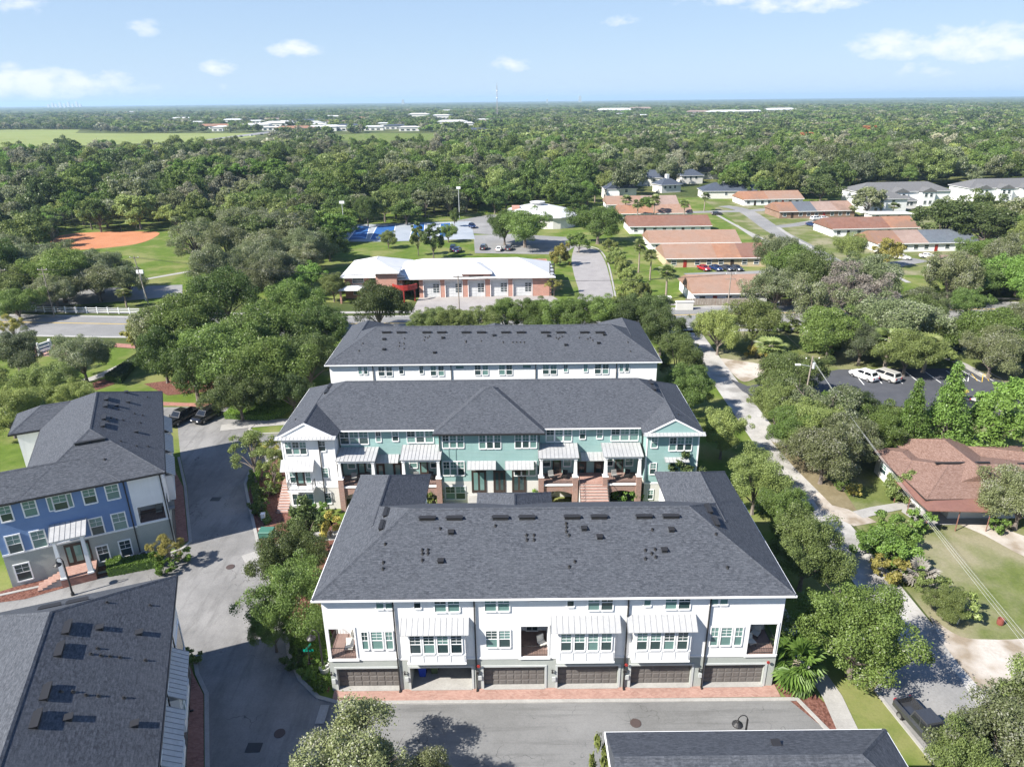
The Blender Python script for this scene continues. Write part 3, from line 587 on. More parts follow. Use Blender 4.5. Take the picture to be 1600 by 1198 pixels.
for (x0, x1, ax0, ax1, wy0, wy1, gl) in ((635, 727, 624, 732, 992, 1019.5, [GLD, GLT, GLT, GLD]), (871, 961, 861, 971, 988.6, 1015, None), (989.6, 1080, 981, 1090.7, 987, 1013.5, [GLT, GLT, GLT, GLT])):
    o_ = .62; a, b, c, d = fs.rect(x0, wy0, x1, wy1, o_); aw = fs.rect(ax0, 967, ax1, 984, .8)
    bay(fs, a, b, zsplit + .1, d + .3, o_, 4, (c, d), (aw[0], aw[1], d + 1.15, d + .33), gl)
fr_roofs = [roof(fb, Tid, -15.2, 21.15, 43.0, 56.5, EZ, SL)]
def wing(fb, x0, x1, y0, y1, ends, **k): return roof(fb, Tid, x0, x1, y0, y1, EZ + .012, SL, ends=ends, name='wing_roof', **k)
wing(fb, -15.21, -8.2, 50, 62, 'hhgh', fascia=False); wing(fb, 14.15, 21.16, 50, 62, 'hhgh', fascia=False); wing(fb, -3.4, 3.6, 50.5, 58.3, 'hhgh', fascia=False)
RV = lambda zx, zy: on_plane(480 + .4875 * zx, 720 + .4875 * zy, (0, 43.0, EZ), Vector((0, -SL, 1)).normalized())
for a in (385, 472, 619, 704, 849, 935, 1079, 1165): roof_thing(fb, RV(a, 187 - a * .008), 'ridge_vent')
for a, b in ((461, 229), (428, 321), (887, 217), (937, 244), (1167, 221), (1144, 286)): roof_thing(fb, RV(a, b), 'box_vent')
for a, b in ((603, 208), (426, 217), (250, 266), (369, 285), (387, 285), (370, 297), (387, 296), (369, 318), (244, 325), (243, 345), (703, 238), (727, 238), (704, 253), (727, 253), (830, 201), (831, 213), (831, 226), (839, 238), (858, 322), (840, 339), (1106, 220), (1084, 286), (1115, 283), (1104, 296), (1117, 308), (1084, 313), (1347, 341), (1310, 234)): roof_thing(fb, RV(a, b), 'vent_pipe')
for (zx, zy) in ((255, 166), (242, 208)): p = on_plane(480 + .4875 * zx, 720 + .4875 * zy, (-15.2, 50, EZ), Vector((-SL, 0, 1)).normalized()); roof_thing(fb, p, 'ridge_vent', R(-90))
for (zx, zy) in ((1285, 155), (1307, 195)): p = on_plane(480 + .4875 * zx, 720 + .4875 * zy, (21.15, 50, EZ), Vector((SL, 0, 1)).normalized()); roof_thing(fb, p, 'ridge_vent', R(90))
m = MB(); m.tube((0, -.07, 0), (0, 0, 0), .13, 12); BELL = m.mesh('alarm_bell', REDP)
for px, py in ((748, 1037), (978, 1035), (1199, 1031)): s_, z_ = fs.sz(px, py); link('alarm_bell', BELL, fb, fs.loc(s_, .2, z_))
m = MB(); m.box(-.14, .14, -.1, 0, 0, .4); METER = m.mesh('meter_box', GTRIM)
for i in range(6): link('meter_box', METER, fb, fs.loc(gr[i][0] - .3, .05, .9 + .1 * (i % 3)))
# wall lamps beside the garages
m = MB(); m.box(-.07, .07, -.16, 0, 0, .05); m.tube((0, -.12, .05), (0, -.12, .3), .07, 6, .05); m.tube((0, -.12, .3), (0, -.12, .38), .1, 6, .02); LAMPM = m.mesh('wall_lamp', DARK)
for i in range(6): link('wall_lamp', LAMPM, fb, fs.loc(gr[i][0] - .42, .05, 1.75))
for i in (1, 3): link('wall_lamp', LAMPM, fb, fs.loc(gr[i][1] + .42, .05, 1.75))

# ---- far block: white row behind, eight units
bb = empty('townhouse_block', (-2.6, 100, 0), 'far white townhouse row with dark hipped roof standing behind the teal block', 'building')
bs = FR(0, 94.4, 0, bb); b_w, b_e = -26.1, 20.8
m = MB(tuple(bb.location)); wall_grid(m, bs, b_w, b_e, 3.0, EZ - .1, []); q = [(b_w, 94.4), (b_e, 94.4), (b_e, 112.3), (14.9, 112.3), (14.9, 106.6), (-20.2, 106.6), (-20.2, 112.3), (b_w, 112.3)]
ring_walls(m, q, 3.0, EZ - .1, (0,)); m.build('upper_wall', WH, bb); m = MB(tuple(bb.location)); ring_walls(m, q, 0, 3.0); m.build('ground_floor_wall', STUC, bb)
roof(bb, Tid, -26.6, 21.3, 93.9, 107.1, EZ, SL); wing(bb, -26.61, -19.7, 100, 112.8, 'hhgh', fascia=False); wing(bb, 14.4, 21.31, 100, 112.8, 'hhgh', fascia=False); wing(bb, -6.1, .9, 101, 110.6, 'hhgh', fascia=False)
z1 = lambda l: [(480 + .175 * a, 480 + .175 * c, 480 + .175 * b, 480 + .175 * d) for a, b, c, d in l]; z2 = lambda l: [(740 + .25 * a, 560 + .25 * c, 740 + .25 * b, 560 + .25 * d) for a, b, c, d in l]
for k, (a, b, c, d) in enumerate(z1([(458, 487, 532, 595), (508, 537, 532, 595), (638, 690, 532, 612), (708, 758, 532, 612), (822, 858, 530, 592), (1003, 1035, 526, 590), (1103, 1150, 526, 608), (1172, 1220, 526, 608), (1328, 1398, 524, 545), (1498, 1548, 520, 603), (1566, 1614, 520, 603)]) + z2([(85, 118, 42, 98) , (160, 195, 42, 100), (205, 240, 42, 100), (308, 358, 42, 58), (433, 470, 42, 97), (482, 518, 42, 97), (563, 588, 40, 82), (688, 712, 38, 82), (758, 795, 37, 94), (807, 842, 37, 94), (912, 935, 35, 80), (948, 970, 35, 80)])):
    if k == 11: continue
    pwin(bs, a, b, c, d, 1, glassm=[GLT, GLT, GLD, GLD, GLD, GLD, GLT, GLT, GLT, GLD, GLT][k] if k < 11 else GLT, split=(d - b) > 5, grid=(d - b) > 5)
for k in range(8):
    x = b_w + .9 + k * 5.87; window(bs, x + .4, x + 3.6, .1, 2.3, -.02, glassm=GLD, split=False, grid=False, trim=GTRIM)
for x in (583, 705, 837, 963): downspout(bs, bs.sz(x, 580)[0], .1, EZ - .3)
BV = lambda px, py: on_plane(px, py, (0, 93.9, EZ), Vector((0, -SL, 1)).normalized())
for px in (604, 627, 667, 690, 728, 752, 790, 814, 852, 876, 913, 937): roof_thing(bb, BV(px, 519.5), 'ridge_vent')
for px, py in ((600, 530), (600, 546), (692, 528), (679, 551), (857, 525), (884, 539), (935, 536), (944, 523), (772, 524)): roof_thing(bb, BV(px, py), 'box_vent')
for px, py in ((567, 537), (561, 548), (632, 529), (624, 536), (631, 537), (624, 541), (631, 545), (664, 527), (668, 528), (671, 526), (663, 532), (728, 533), (728, 535), (752, 533), (786, 535), (801, 535), (807, 535), (813, 535), (819, 535), (869, 528), (874, 528), (878, 526), (872, 530), (905, 528), (918, 530), (922, 528), (926, 532), (981, 535), (985, 549)): roof_thing(bb, BV(px, py), 'vent_pipe')
# ---- middle block: teal siding with porches, a white end unit, facing the courtyard
mb_ = empty('townhouse_block', (-2.5, 78, 0), 'teal townhouse block with metal porch roofs, brick stair and a white left end unit', 'building')
MT = tuple(mb_.location)
mw_ = FR(0, 70.85, 0, mb_); mm = FR(0, 73.0, 0, mb_); mc = FR(0, 71.75, 0, mb_)
q = [(-25.9, 70.85), (-20.1, 70.85), (-20.1, 73.0), (-8.4, 73.0), (-8.4, 71.75), (3.1, 71.75), (3.1, 73.0), (15.1, 73.0), (15.1, 70.85), (20.9, 70.85), (20.9, 84.7), (-25.9, 84.7)]
mz = 3.0
m = MB(MT); ring_walls(m, q, 0, mz); m.build('ground_floor_wall', STUW, mb_)
m = MB(MT)
for i in (0, 1, 11): a, b = q[i], q[(i + 1) % 12]; m.poly([(*a, mz), (*b, mz), (*b, EZ - .1), (*a, EZ - .1)])
m.poly([(-26.2, 70.48, EZ), (-19.8, 70.48, EZ), (-23.0, 70.48, EZ + 1.78)]); m.build('white_end_wall', WH, mb_)
m = MB(MT); ring_walls(m, q, mz, EZ - .1, (0, 1, 11)); m.poly([(14.8, 70.48, EZ), (21.2, 70.48, EZ), (18, 70.48, EZ + 1.78)]); m.build('teal_wall', TEAL, mb_)
roof(mb_, Tid, -26.4, 21.4, 72.4, 85.2, EZ, SL, ends='hhhh')
for x0, x1 in ((-26.41, -19.6), (14.6, 21.41)):
    o = roof(mb_, Tid, x0, x1, 70.5, 79, EZ + .012, SL, ends='hhgg', name='wing_roof', fascia=False)
    g = FR(0, 70.85, 0, mb_); awning(g, x0, x1, EZ + .22, EZ + .02, .34, .9, name='pediment_shelf')
    t = MB(MT)
    xm = (x0 + x1) / 2
    for xa, xb in ((x0, xm), (xm, x1)):
        za, zb = (EZ, EZ + SL * (xm - x0)) if xa == x0 else (EZ + SL * (xm - x0), EZ)
        t.hexa([(xa, 70.38, za - .16), (xb, 70.38, zb - .16), (xb, 70.47, zb - .16), (xa, 70.47, za - .16)], [(xa, 70.38, za + .02), (xb, 70.38, zb + .02), (xb, 70.47, zb + .02), (xa, 70.47, za + .02)])
    t.build('rake_board', TRIM, o)
roof(mb_, Tid, -8.9, 3.6, 71.15, 83, EZ + .012, SL, ends='hhhg', name='wing_roof', fascia=False)
t = MB(MT); t.box(-9.0, 3.7, 71.02, 71.14, EZ - .2, EZ - .03); t.build('gutter', DARK, mb_)
c6 = lambda *l: [(400 + .2375 * a, 560 + .2375 * b, 400 + .2375 * c, 560 + .2375 * d) for a, b, c, d in l]
c7 = lambda *l: [(740 + .25 * a, 560 + .25 * b, 740 + .25 * c, 560 + .25 * d) for a, b, c, d in l]
def P1(fr, rects, n, **k):
    for r in rects: pwin(fr, *r, n, **k)
P1(mw_, c6((195, 548, 330, 628)), 3); P1(mw_, c6((418, 545, 455, 607), (440, 720, 475, 780), (460, 885, 495, 950)), 1); P1(mw_, c6((245, 890, 380, 960)), 2, split=False, muntin=(2, 2)); P1(mw_, c6((225, 738, 262, 815), (328, 738, 360, 815)), 1)
def door(fr, r, n=1, panes=True, frame=None, out=0.0):
    a, b, c, d = fr.rect(*r, out); m = MB(rootof(fr)); fr.box(m, a, a + .14, out, out + .07, c, d); fr.box(m, b - .14, b, out, out + .07, c, d); fr.box(m, a, b, out, out + .072, d, d + .12); fr.box(m, a + .14, b - .14, out, out + .05, c, d)
    o = m.build('door', frame or DOOR, fr.root); g = MB(rootof(fr)); w = (b - a - .28) / n
    for i in range(n): fr.box(g, a + .14 + w * i + .12, a + .14 + w * (i + 1) - .12, out + .05, out + .058, c + .35, d - .15)
    g.build('door_glass', GLT if panes else GLD, o); return a, b, c, d
door(mw_, c6((264, 740, 325, 838))[0])
a, b, c, d = mw_.rect(438, 723, 490, 735, .5); awning(mw_, a, b, d + .15, c + .1, .01, .95)
a, b, c, d = mw_.rect(450, 740, 490, 765, .6); m = MB(MT); mw_.box(m, a, b, .01, 1.15, c, c + .18); m.build('balcony_slab', TRIM, mb_); railing(mw_, [(a + .05, .02), (a + .05, 1.1), (b - .05, 1.1), (b - .05, .02)], c + .18)
downspout(mw_, mw_.sz(500, 740)[0] + .3, .1, EZ - .3); 
P1(mm, c6((555, 480, 735, 560), (995, 476, 1165, 550)), 3); P1(mm, c6((790, 478, 820, 545), (898, 478, 935, 540)), 1)
P1(mm, c7((455, 442, 612, 515), (862, 437, 1027, 510)), 3); P1(mm, c7((665, 438, 697, 500), (772, 437, 805, 497)), 1)
P1(mc, c6((1228, 502, 1365, 585), (1234, 678, 1368, 765)), 3); P1(mc, c6((1250, 842, 1375, 922)), 2); P1(mc, [(749, 680, 782, 700)], 3)
P1(mc, [(805, 679, 838, 699), (804, 721, 837, 742)], 3)
m = MB(MT)
for px in (701, 712): a = mc.sz(px, 710)[0]; mc.box(m, a - .05, a + .05, .003, .04, mc.sz(px, 719)[1], mc.sz(px, 700)[1])
m.build('panel_trim', TEAL, mb_)
# porches of the teal block: floors on brick piers, tapered columns, metal roofs
def porch(fr, x0, x1, ytop, ybot, zf=3.25, depth=2.5, posts=None):
    a, b, c, d = fr.rect(x0, ytop, x1, ybot, depth * .6); off = rootof(fr)
    ze = fr.sz((x0 + x1) / 2, ybot, depth + .3)[1]; zt = fr.sz((x0 + x1) / 2, ytop, 0)[1]
    s0, s1 = fr.sz(x0, ybot, depth + .3)[0], fr.sz(x1, ybot, depth + .3)[0]
    awning(fr, s0, s1, zt, ze, .02, depth + .35, name='porch_roof')
    m = MB(off); fr.box(m, s0 + .15, s1 - .15, depth - .1, depth + .15, ze - .38, ze - .1); fr.box(m, s0 + .15, s0 + .35, .01, depth - .1, ze - .34, ze - .12); fr.box(m, s1 - .35, s1 - .15, .01, depth - .1, ze - .34, ze - .12)
    fr.box(m, s0 + .2, s1 - .2, .01, depth + .2, zf - .18, zf); m.build('porch_frame', TRIM, mb_)
    m = MB(off); fr.box(m, s0 + .2, s1 - .2, .01, depth, zf + .002, zf + .02); m.build('porch_floor', DECK, mb_)
    for s in (s0 + .35, s1 - .35):
        m = MB(off); fr.box(m, s - .3, s + .3, depth - .3, depth + .3, 0, zf + .95); m.build('brick_pier', BRK, mb_)
        m = MB(off); k = [(s - .2, depth - .2), (s + .2, depth - .2), (s + .2, depth + .2), (s - .2, depth + .2)]; k2 = [(s - .13, depth - .13), (s + .13, depth - .13), (s + .13, depth + .13), (s - .13, depth + .13)]
        m.hexa([fr.P(*v, zf + 1.03) for v in k], [fr.P(*v, ze - .42) for v in k2]); fr.box(m, s - .34, s + .34, depth - .34, depth + .34, zf + .95, zf + 1.03); fr.box(m, s - .2, s + .2, depth - .2, depth + .2, ze - .42, ze - .36); m.build('porch_column', TRIM, mb_)
    m = MB(off)
    n = 8                                         # brick wall below with a flat arch
    for i in range(n):
        u0, u1 = s0 + .65 + (s1 - s0 - 1.3) * i / n, s0 + .65 + (s1 - s0 - 1.3) * (i + 1) / n; k = lambda t: 1.9 + .45 * (1 - (2 * t - 1) ** 2)
        z0_, z1_ = k(i / n), k((i + 1) / n); m.hexa([fr.P(u0, depth - .15, z0_), fr.P(u1, depth - .15, z1_), fr.P(u1, depth + .1, z1_), fr.P(u0, depth + .1, z0_)], [fr.P(u0, depth - .15, zf - .2), fr.P(u1, depth - .15, zf - .2), fr.P(u1, depth + .1, zf - .2), fr.P(u0, depth + .1, zf - .2)])
    m.build('brick_arch', BRK, mb_)
    railing(fr, [(s0 + .6, depth), (s1 - .6, depth)], zf + .03); return s0, s1
PZ = 3.3
pr = [porch(mm, 523.5, 586, 698, 720), porch(mm, 624, 688.6, 694, 718), porch(mm, 841, 905, 692, 715), porch(mm, 943, 1006, 691, 713)]
for i, (s0, s1) in enumerate(pr):
    window(mm, s0 + .7, s0 + 1.5, PZ + .9, PZ + 2.1, 0, glassm=GLT); window(mm, s1 - 1.5, s1 - .7, PZ + .9, PZ + 2.1, 0, glassm=GLT); xm = (s0 + s1) / 2
    m = MB(MT); mm.box(m, xm - .5, xm + .5, 0, .06, PZ + .02, PZ + 2.15); o = m.build('door', DOOR, mb_); m = MB(MT); mm.box(m, xm - .3, xm + .3, .06, .07, PZ + .3, PZ + 2.0); m.build('door_glass', GLT, o)
    window(mm, s0 + 1.0, s0 + 2.0, .6, 2.0, 0, glassm=GLD)
for (x0, y0, x1, y1) in ((583, 709.6, 626, 722.7), (905, 706, 946, 719)):
    s0, s1 = mm.sz(x0, 720)[0] + .1, mm.sz(x1, 720)[0] - .1; zt = mm.sz(x0, y0, 0)[1]; ze = mm.sz(x0, y1, 1.2)[1]; awning(mm, s0, s1, zt, ze, .01, 1.3)
for r in ((589, 725, 602, 750), (615, 724, 629, 749), (902, 722, 916, 747), (928, 722, 942, 747)): door(mm, r)
for (x0, x1) in ((730, 775), (789, 834)):
    s0, s1 = mc.sz(x0, 730)[0], mc.sz(x1, 730)[0]; awning(mc, s0, s1, mc.sz(x0, 720, 0)[1], mc.sz(x0, 733, 1.0)[1], .01, 1.1)
for r in ((737, 736, 760, 769), (771, 736, 790, 769), (800, 736, 822, 769)): door(mc, r, n=2)
m = MB(MT); mc.box(m, mc.sz(732, 760)[0], mc.sz(826, 760)[0], .01, 2.6, 0, 1.05); m.build('stoop', CONC, mb_)
for s in (-20.1 + .15, -8.4 + .1, 3.1 - .1, 15.1 - .15): downspout(mm if abs(s) > 9 else mc, s, .1, EZ - .3)
def steps(fr, s0, s1, out0, ztop, n, run=.30, tread=PAVR, riser=TRIM, name='stair_tread', outdir=1):
    off = rootof(fr); b = MB(off); h = ztop / n
    for i in range(n):
        z = ztop - h * i; o = out0 + run * i; fr.box(b, s0, s1, o, o + run, 0, z - .06)
        t = MB(off); fr.box(t, s0 - .02, s1 + .02, o, o + run + .04, z - .058, z + .0); t.build(name, tread, fr.root)
    b.build('stair_base', riser, fr.root)
sA, sB = mm.sz(904, 760, 2)[0], mm.sz(947, 760, 2)[0]; m = MB(MT); mm.box(m, sA - .3, sB + .3, .01, 2.3, 0, PZ - .02); m.build('stair_landing', BRK, mb_); m = MB(MT); mm.box(m, sA - .28, sB + .28, .01, 2.28, PZ - .02, PZ); m.build('landing_floor', PAVR, mb_)
steps(mm, sA, sB, 2.3, PZ - .05, 16, riser=STUW)
sC, sD = mm.sz(586, 760, 2)[0], mm.sz(626, 760, 2)[0]; m = MB(MT); mm.box(m, sC - .1, sD + .1, .01, 2.3, 0, PZ - .02); m.build('stair_landing', BRK, mb_); steps(mm, sC, sD, 2.3, PZ - .05, 16, riser=STUW)
for s in (sA, sB):
    m = MB(MT); m.tube(mm.P(s, 2.3, PZ + .95), mm.P(s, 2.3 + 4.6, 1.0), .03, 5)
    for i in range(9): m.tube(mm.P(s, 2.3 + i * .575, PZ - i * .4 - .1), mm.P(s, 2.3 + i * .575, PZ + .95 - i * .412), .015, 4)
    m.build('stair_rail', DARK, mb_)
P1(mw_, c7((1112, 492, 1148, 555), (1103, 655, 1138, 720), (1090, 820, 1120, 875)), 1); P1(mw_, c7((1225, 492, 1362, 572)), 3)
s0, s1 = mw_.sz(1037, 720)[0], mw_.sz(1066, 720)[0]; awning(mw_, s0, s1 + .6, mw_.sz(1040, 714)[1], mw_.sz(1040, 722, .9)[1], .01, .9)
for k in (-25.9, -20.1, 15.1, 20.9): m = MB(MT); mw_.box(m, k - .08, k + .08, .003, .04, mz, EZ - .2); m.build('corner_board', TRIM, mb_)
for a, b in ((-25.9, -20.1), (15.1, 20.9)): m = MB(MT); mw_.box(m, a, b, .003, .05, mz - .1, mz + .12); m.build('band_board', TRIM, mb_)
# brick side stair at the west end
fwst = FR(-25.9, 84.7, -90, mb_); m = MB(MT); fwst.box(m, 9.2, 11.4, .01, 1.5, 0, 2.2); m.build('stair_landing', BRK, mb_)
frs = FR(-26.7, 73.3, 0, mb_); steps(frs, -.65, .65, 0, 2.1, 11, .3)
frs = FR(-26.7, 73.3, 0, mb_)
MV = lambda px, py: on_plane(px, py, (0, 72.4, EZ), Vector((0, -SL, 1)).normalized())
for (px, py) in ((516, 604), (511, 612)): roof_thing(mb_, on_plane(px, py, (-26.4, 80, EZ), Vector((-SL, 0, 1)).normalized()), 'ridge_vent', R(-90))
for (px, py) in ((1017, 598), (1021, 607)): roof_thing(mb_, on_plane(px, py, (21.4, 80, EZ), Vector((SL, 0, 1)).normalized()), 'ridge_vent', R(90))
roof_thing(mb_, on_plane(462, 656, (-26.4, 80, EZ), Vector((-SL, 0, 1)).normalized()), 'vent_pipe'); roof_thing(mb_, on_plane(1060, 648, (21.4, 80, EZ), Vector((SL, 0, 1)).normalized()), 'vent_pipe')

# ---- blue block on the left, turned 25 degrees
ab = R(25.3); bo = Vector((-35.3, 63.1)); bu = Vector((-math.cos(ab), -math.sin(ab))); bv = Vector((-math.sin(ab), math.cos(ab)))
def TB(x, y, z): p = bo - bu * x + bv * y; return (p.x, p.y, z)          # x east (negative = along the facade to the left), y north
q = TB(-8, 12, 0); ub = empty('townhouse_block', (q[0], q[1], 0), 'blue townhouse block at the left with a white corner balcony and metal porch roof', 'building'); UB = tuple(ub.location)
d25 = math.degrees(ab); p = TB(-.5, .5, 0); bf = FR(p[0], p[1], d25, ub); zb = 3.0       # s runs from -15.3 to 0
zb = bf.sz(200, 825)[1]
m = MB(UB); ring = [(-15.3, .5), (-.5, .5), (-.5, 23.4), (-15.3, 23.4), (-15.3, 18.1), (-12.3, 18.1), (-12.3, 6.1), (-15.3, 6.1)]
W_ = lambda l: [TB(x, y, 0)[:2] for x, y in l]; ring_walls(m, W_(ring), 0, zb); m.build('ground_floor_wall', STUC, ub)
sJ = bf.sz(207, 790)[0]; sK = bf.sz(281, 790)[0]; hb = bf.rect(215, 787, 271, 827); hb = (sJ + .35, -.35, zb + .25, hb[3])
m = MB(UB); wall_grid(m, bf, -14.8, sJ, zb, EZ - .1, []); m.build('blue_wall', BLUE, ub)
m = MB(UB); wall_grid(m, bf, sJ, 0, zb, EZ - .1, [(*hb, 2.6, True)]); w2 = W_(ring); ring_walls(m, w2, zb, EZ - .1, (0, 1))
p = TB(-.5, .5, 0); be = FR(p[0], p[1], d25 + 90, ub); wall_grid(m, be, 0, 22.9, zb, EZ - .1, [(.35, 2.2, hb[2], hb[3], 0, False)])
m.build('white_wall', WH, ub)
m = MB(UB); bf.box(m, hb[0], hb[1], -2.55, -.02, hb[2] + .005, hb[2] + .03); m.build('balcony_floor', DECK, ub)
bin_ = FR(*bf.P(0, -2.6, 0)[:2], d25, ub)
for i in range(3): w = (hb[1] - hb[0] - .9) / 3; window(bin_, hb[0] + .3 + i * (w + .15), hb[0] + .3 + i * (w + .15) + w, hb[2] + .9, hb[3] - .35, 0, glassm=GLD)
railing(bf, [(hb[0], -.08), (hb[1], -.08)], hb[2] + .03); railing(be, [(.35, -.08), (2.2, -.08)], hb[2] + .03)
m = MB(UB)
bf.box(m, sJ + .1, .04, .003, .07, zb + .02, zb + .22); bf.box(m, -14.8, sJ, .003, .05, zb - .1, zb + .1); bf.box(m, hb[0] - .14, hb[0], -.05, .05, hb[2], hb[3] + .1); bf.box(m, -.02, .04, -.02, .04, zb, EZ - .2); m.build('trim_board', TRIM, ub)
cb = lambda *l: [(0 + a * .334, 560 + b * .334, c * .334, 560 + d * .334) for a, b, c, d in l]
for k, r in enumerate(cb((0, 690, 55, 760), (110, 665, 170, 735), (250, 638, 313, 705), (390, 610, 448, 676), (498, 590, 555, 655), (35, 825, 100, 908), (150, 805, 215, 882), (424, 745, 483, 822), (529, 722, 590, 800), (563, 850, 615, 922), (459, 875, 509, 945), (75, 958, 145, 1035))): pwin(bf, *r, 1, glassm=GLT if k not in (9, 10) else GLD, muntin=(2, 2), tw=.12)
for r in cb((225, 648, 247, 710), (315, 630, 337, 692)): pwin(bf, *r, 1, split=False, grid=False)
s0, z0 = bf.sz(*[cb((205, 815, 205, 815))[0][i] for i in (0, 1)], 1.8); s1 = bf.sz(*cb((400, 815, 400, 815))[0][:2], 1.8)[0]
zt = bf.sz(cb((305, 0, 0, 0))[0][0], 560 + 762 * .334, 0)[1]; zl = bf.sz(102, 560 + 845 * .334, 2.5)[1]
awning(bf, s0 + .2, s1 + .1, zt, zl, .01, 2.5, name='porch_roof')
zp = .9; m = MB(UB); bf.box(m, s0 + .3, s1 + 0, .01, 2.3, 0, zp); m.build('porch_base', PAVD, ub); m = MB(UB); bf.box(m, s0 + .28, s1 + .02, .01, 2.32, zp, zp + .03); m.build('porch_floor', PAVR, ub)
for s in (s0 + .6, s1 - .35):
    m = MB(UB); k = lambda e: [bf.P(s - e, 2.1 - e, 0)[:2], bf.P(s + e, 2.1 - e, 0)[:2], bf.P(s + e, 2.1 + e, 0)[:2], bf.P(s - e, 2.1 + e, 0)[:2]]
    m.hexa([(*v, zp + .03) for v in k(.22)], [(*v, zl - .3) for v in k(.14)]); m.prism(k(.28), zp + .03, zp + .2); m.build('porch_column', TRIM, ub)
m = MB(UB); bf.box(m, s0 + .3, s1 - .05, 1.95, 2.25, zl - .32, zl - .1); m.build('porch_beam', TRIM, ub)
xm = (s0 + s1) / 2 + .3; m = MB(UB); bf.box(m, xm - 1.1, xm + 1.1, 0, .08, zp + .03, zp + 2.5); o = m.build('door', DOOR, ub); m = MB(UB); bf.box(m, xm - .3, xm + .3, .08, .09, zp + .4, zp + 2.2); bf.box(m, xm - .95, xm - .6, .08, .09, zp + .4, zp + 2.2); bf.box(m, xm + .6, xm + .95, .08, .09, zp + .4, zp + 2.2); m.build('door_glass', GLT, o)
p = bf.P(s0 + .3, .2, 0); bst = FR(p[0], p[1], d25 - 90, ub); steps(bst, .35, 1.75, 0, zp, 5, .42, riser=CONC)   # steps running down to the left
for px in (204,): downspout(bf, bf.sz(px, 800)[0], .1, EZ - .3)
downspout(bf, -.1, .1, EZ - .3, mat=DARK)
roof(ub, TB, -12.8, 0, 0, 23.9, EZ, SL, capmat=SH, gut=DARK); roof(ub, TB, -15.9, -4, -.008, 6.6, EZ + .01, SL, ends='ghhh', name='wing_roof', fascia=False); roof(ub, TB, -15.9, -5, 17.5, 23.908, EZ + .01, SL, ends='hghh', name='wing_roof', fascia=False)
t = MB(UB)
for (x0, x1, y0, y1) in ((-15.9, -12.85, -.12, -.02), (-15.9, -12.85, 17.38, 17.48), (-16.0, -15.9, 17.4, 24)): t.hexa([TB(x0, y0, EZ - .2), TB(x1, y0, EZ - .2), TB(x1, y1, EZ - .2), TB(x0, y1, EZ - .2)], [TB(x0, y0, EZ - .03), TB(x1, y0, EZ - .03), TB(x1, y1, EZ - .03), TB(x0, y1, EZ - .03)])
t.build('gutter', DARK, ub)
en = (Vector((*(-bu), 0)) * SL + Vector((0, 0, 1))).normalized(); sn = (Vector((*(-bv), 0)) * SL + Vector((0, 0, 1))).normalized(); e0 = Vector((bo.x, bo.y, EZ))
bz = lambda a, b: (a * .334, 560 + b * .334)
for a, b in ((497, 188), (493, 219), (485, 278), (481, 311)): roof_thing(ub, on_plane(*bz(a, b), e0, en), 'ridge_vent', ab + R(90))
for a, b in ((600, 205), (637, 344), (590, 159), (546, 222)): roof_thing(ub, on_plane(*bz(a, b), e0, en), 'box_vent', ab + R(90))
for a, b in ((690, 182), (530, 232), (555, 240), (520, 280), (545, 285), (576, 290), (505, 295), (630, 259), (668, 266), (656, 301), (566, 388), (639, 410), (694, 412)): roof_thing(ub, on_plane(*bz(a, b), e0, en), 'vent_pipe')
for a, b in ((384, 396), (458, 383)): roof_thing(ub, on_plane(*bz(a, b), e0, sn), 'ridge_vent', ab)
roof_thing(ub, on_plane(*bz(490, 472), e0, sn), 'vent_pipe')
# street side bays with metal awnings (east)
def east_bays(fr, spans, z0=3.1, z1=6.2, out=.6, deep=.45):
    for a, b in spans:
        m = MB(rootof(fr)); fr.box(m, a, b, .01, out, z0, z1 - .2); m.build('bay', WH, fr.root); awning(fr, a - .25, b + .25, z1 + .55, z1 - .2, .01, out + deep); n = 4; w = (b - a - .3) / n
        for i in range(n): window(fr, a + .15 + w * i + .12, a + .15 + w * (i + 1) - .12, z0 + 1.0, z1 - .5, out, glassm=GLT)
def east_row(fr, L_, first, units, holes_out):
    pass
east_bays(be, [(5.2, 9.6), (11.2, 15.6), (17.2, 21.4)], 3.1, 6.3)
for a in (2.6, 8, 13.8, 19.5): window(be, a, a + .75, 7.3, 8.6, 0); window(be, a + 1, a + 1.75, 7.3, 8.6, 0)
for a in (.9, 6.6, 12.3, 18.0): garage_door(be, a, a + 4.7, .1, 2.3, -.07)

# ---- lower left block: long roof seen from above, white walls and blue-grey awnings to the street
al = R(20.6); lo = Vector((-26.7, 46.2)); lu = Vector((math.cos(al), math.sin(al))); lv = Vector((math.sin(al), -math.cos(al)))
def TL(x, y, z): p = lo + lu * x - lv * y; return (p.x, p.y, z)           # x east, y north (block lies at negative y)
q = TL(-6.7, -15, 0); lb = empty('townhouse_block', (q[0], q[1], 0), 'townhouse block at the lower left seen mostly as a dark shingle roof with square vents', 'building'); LB = tuple(lb.location)
ring = [TL(x, y, 0)[:2] for x, y in ((-12.9, -30), (-.5, -30), (-.5, -.5), (-12.9, -.5))]
m = MB(LB); ring_walls(m, ring, 0, 3.0); m.build('ground_floor_wall', STUC, lb); m = MB(LB); ring_walls(m, ring, 3.0, EZ - .1); m.build('upper_wall', WH, lb)
roof(lb, TL, -13.4, 0, -30.5, 0, EZ, SL, gut=DARK)
p = TL(-.5, -30, 0); le = FR(p[0], p[1], math.degrees(al) + 90, lb)
east_bays(le, [(2.4, 6.8), (8.3, 12.7), (14.2, 18.6), (20.0, 24.4)], 3.1, 6.3)
for a in (1.0, 7.0, 13.0, 19.0, 24.6): window(le, a, a + .8, 7.2, 8.7, 0); window(le, a + 1.0, a + 1.8, 7.2, 8.7, 0)
for a in (.8, 6.7, 12.6, 18.5, 24.2): garage_door(le, a, a + 4.7, .1, 2.3, -.07)
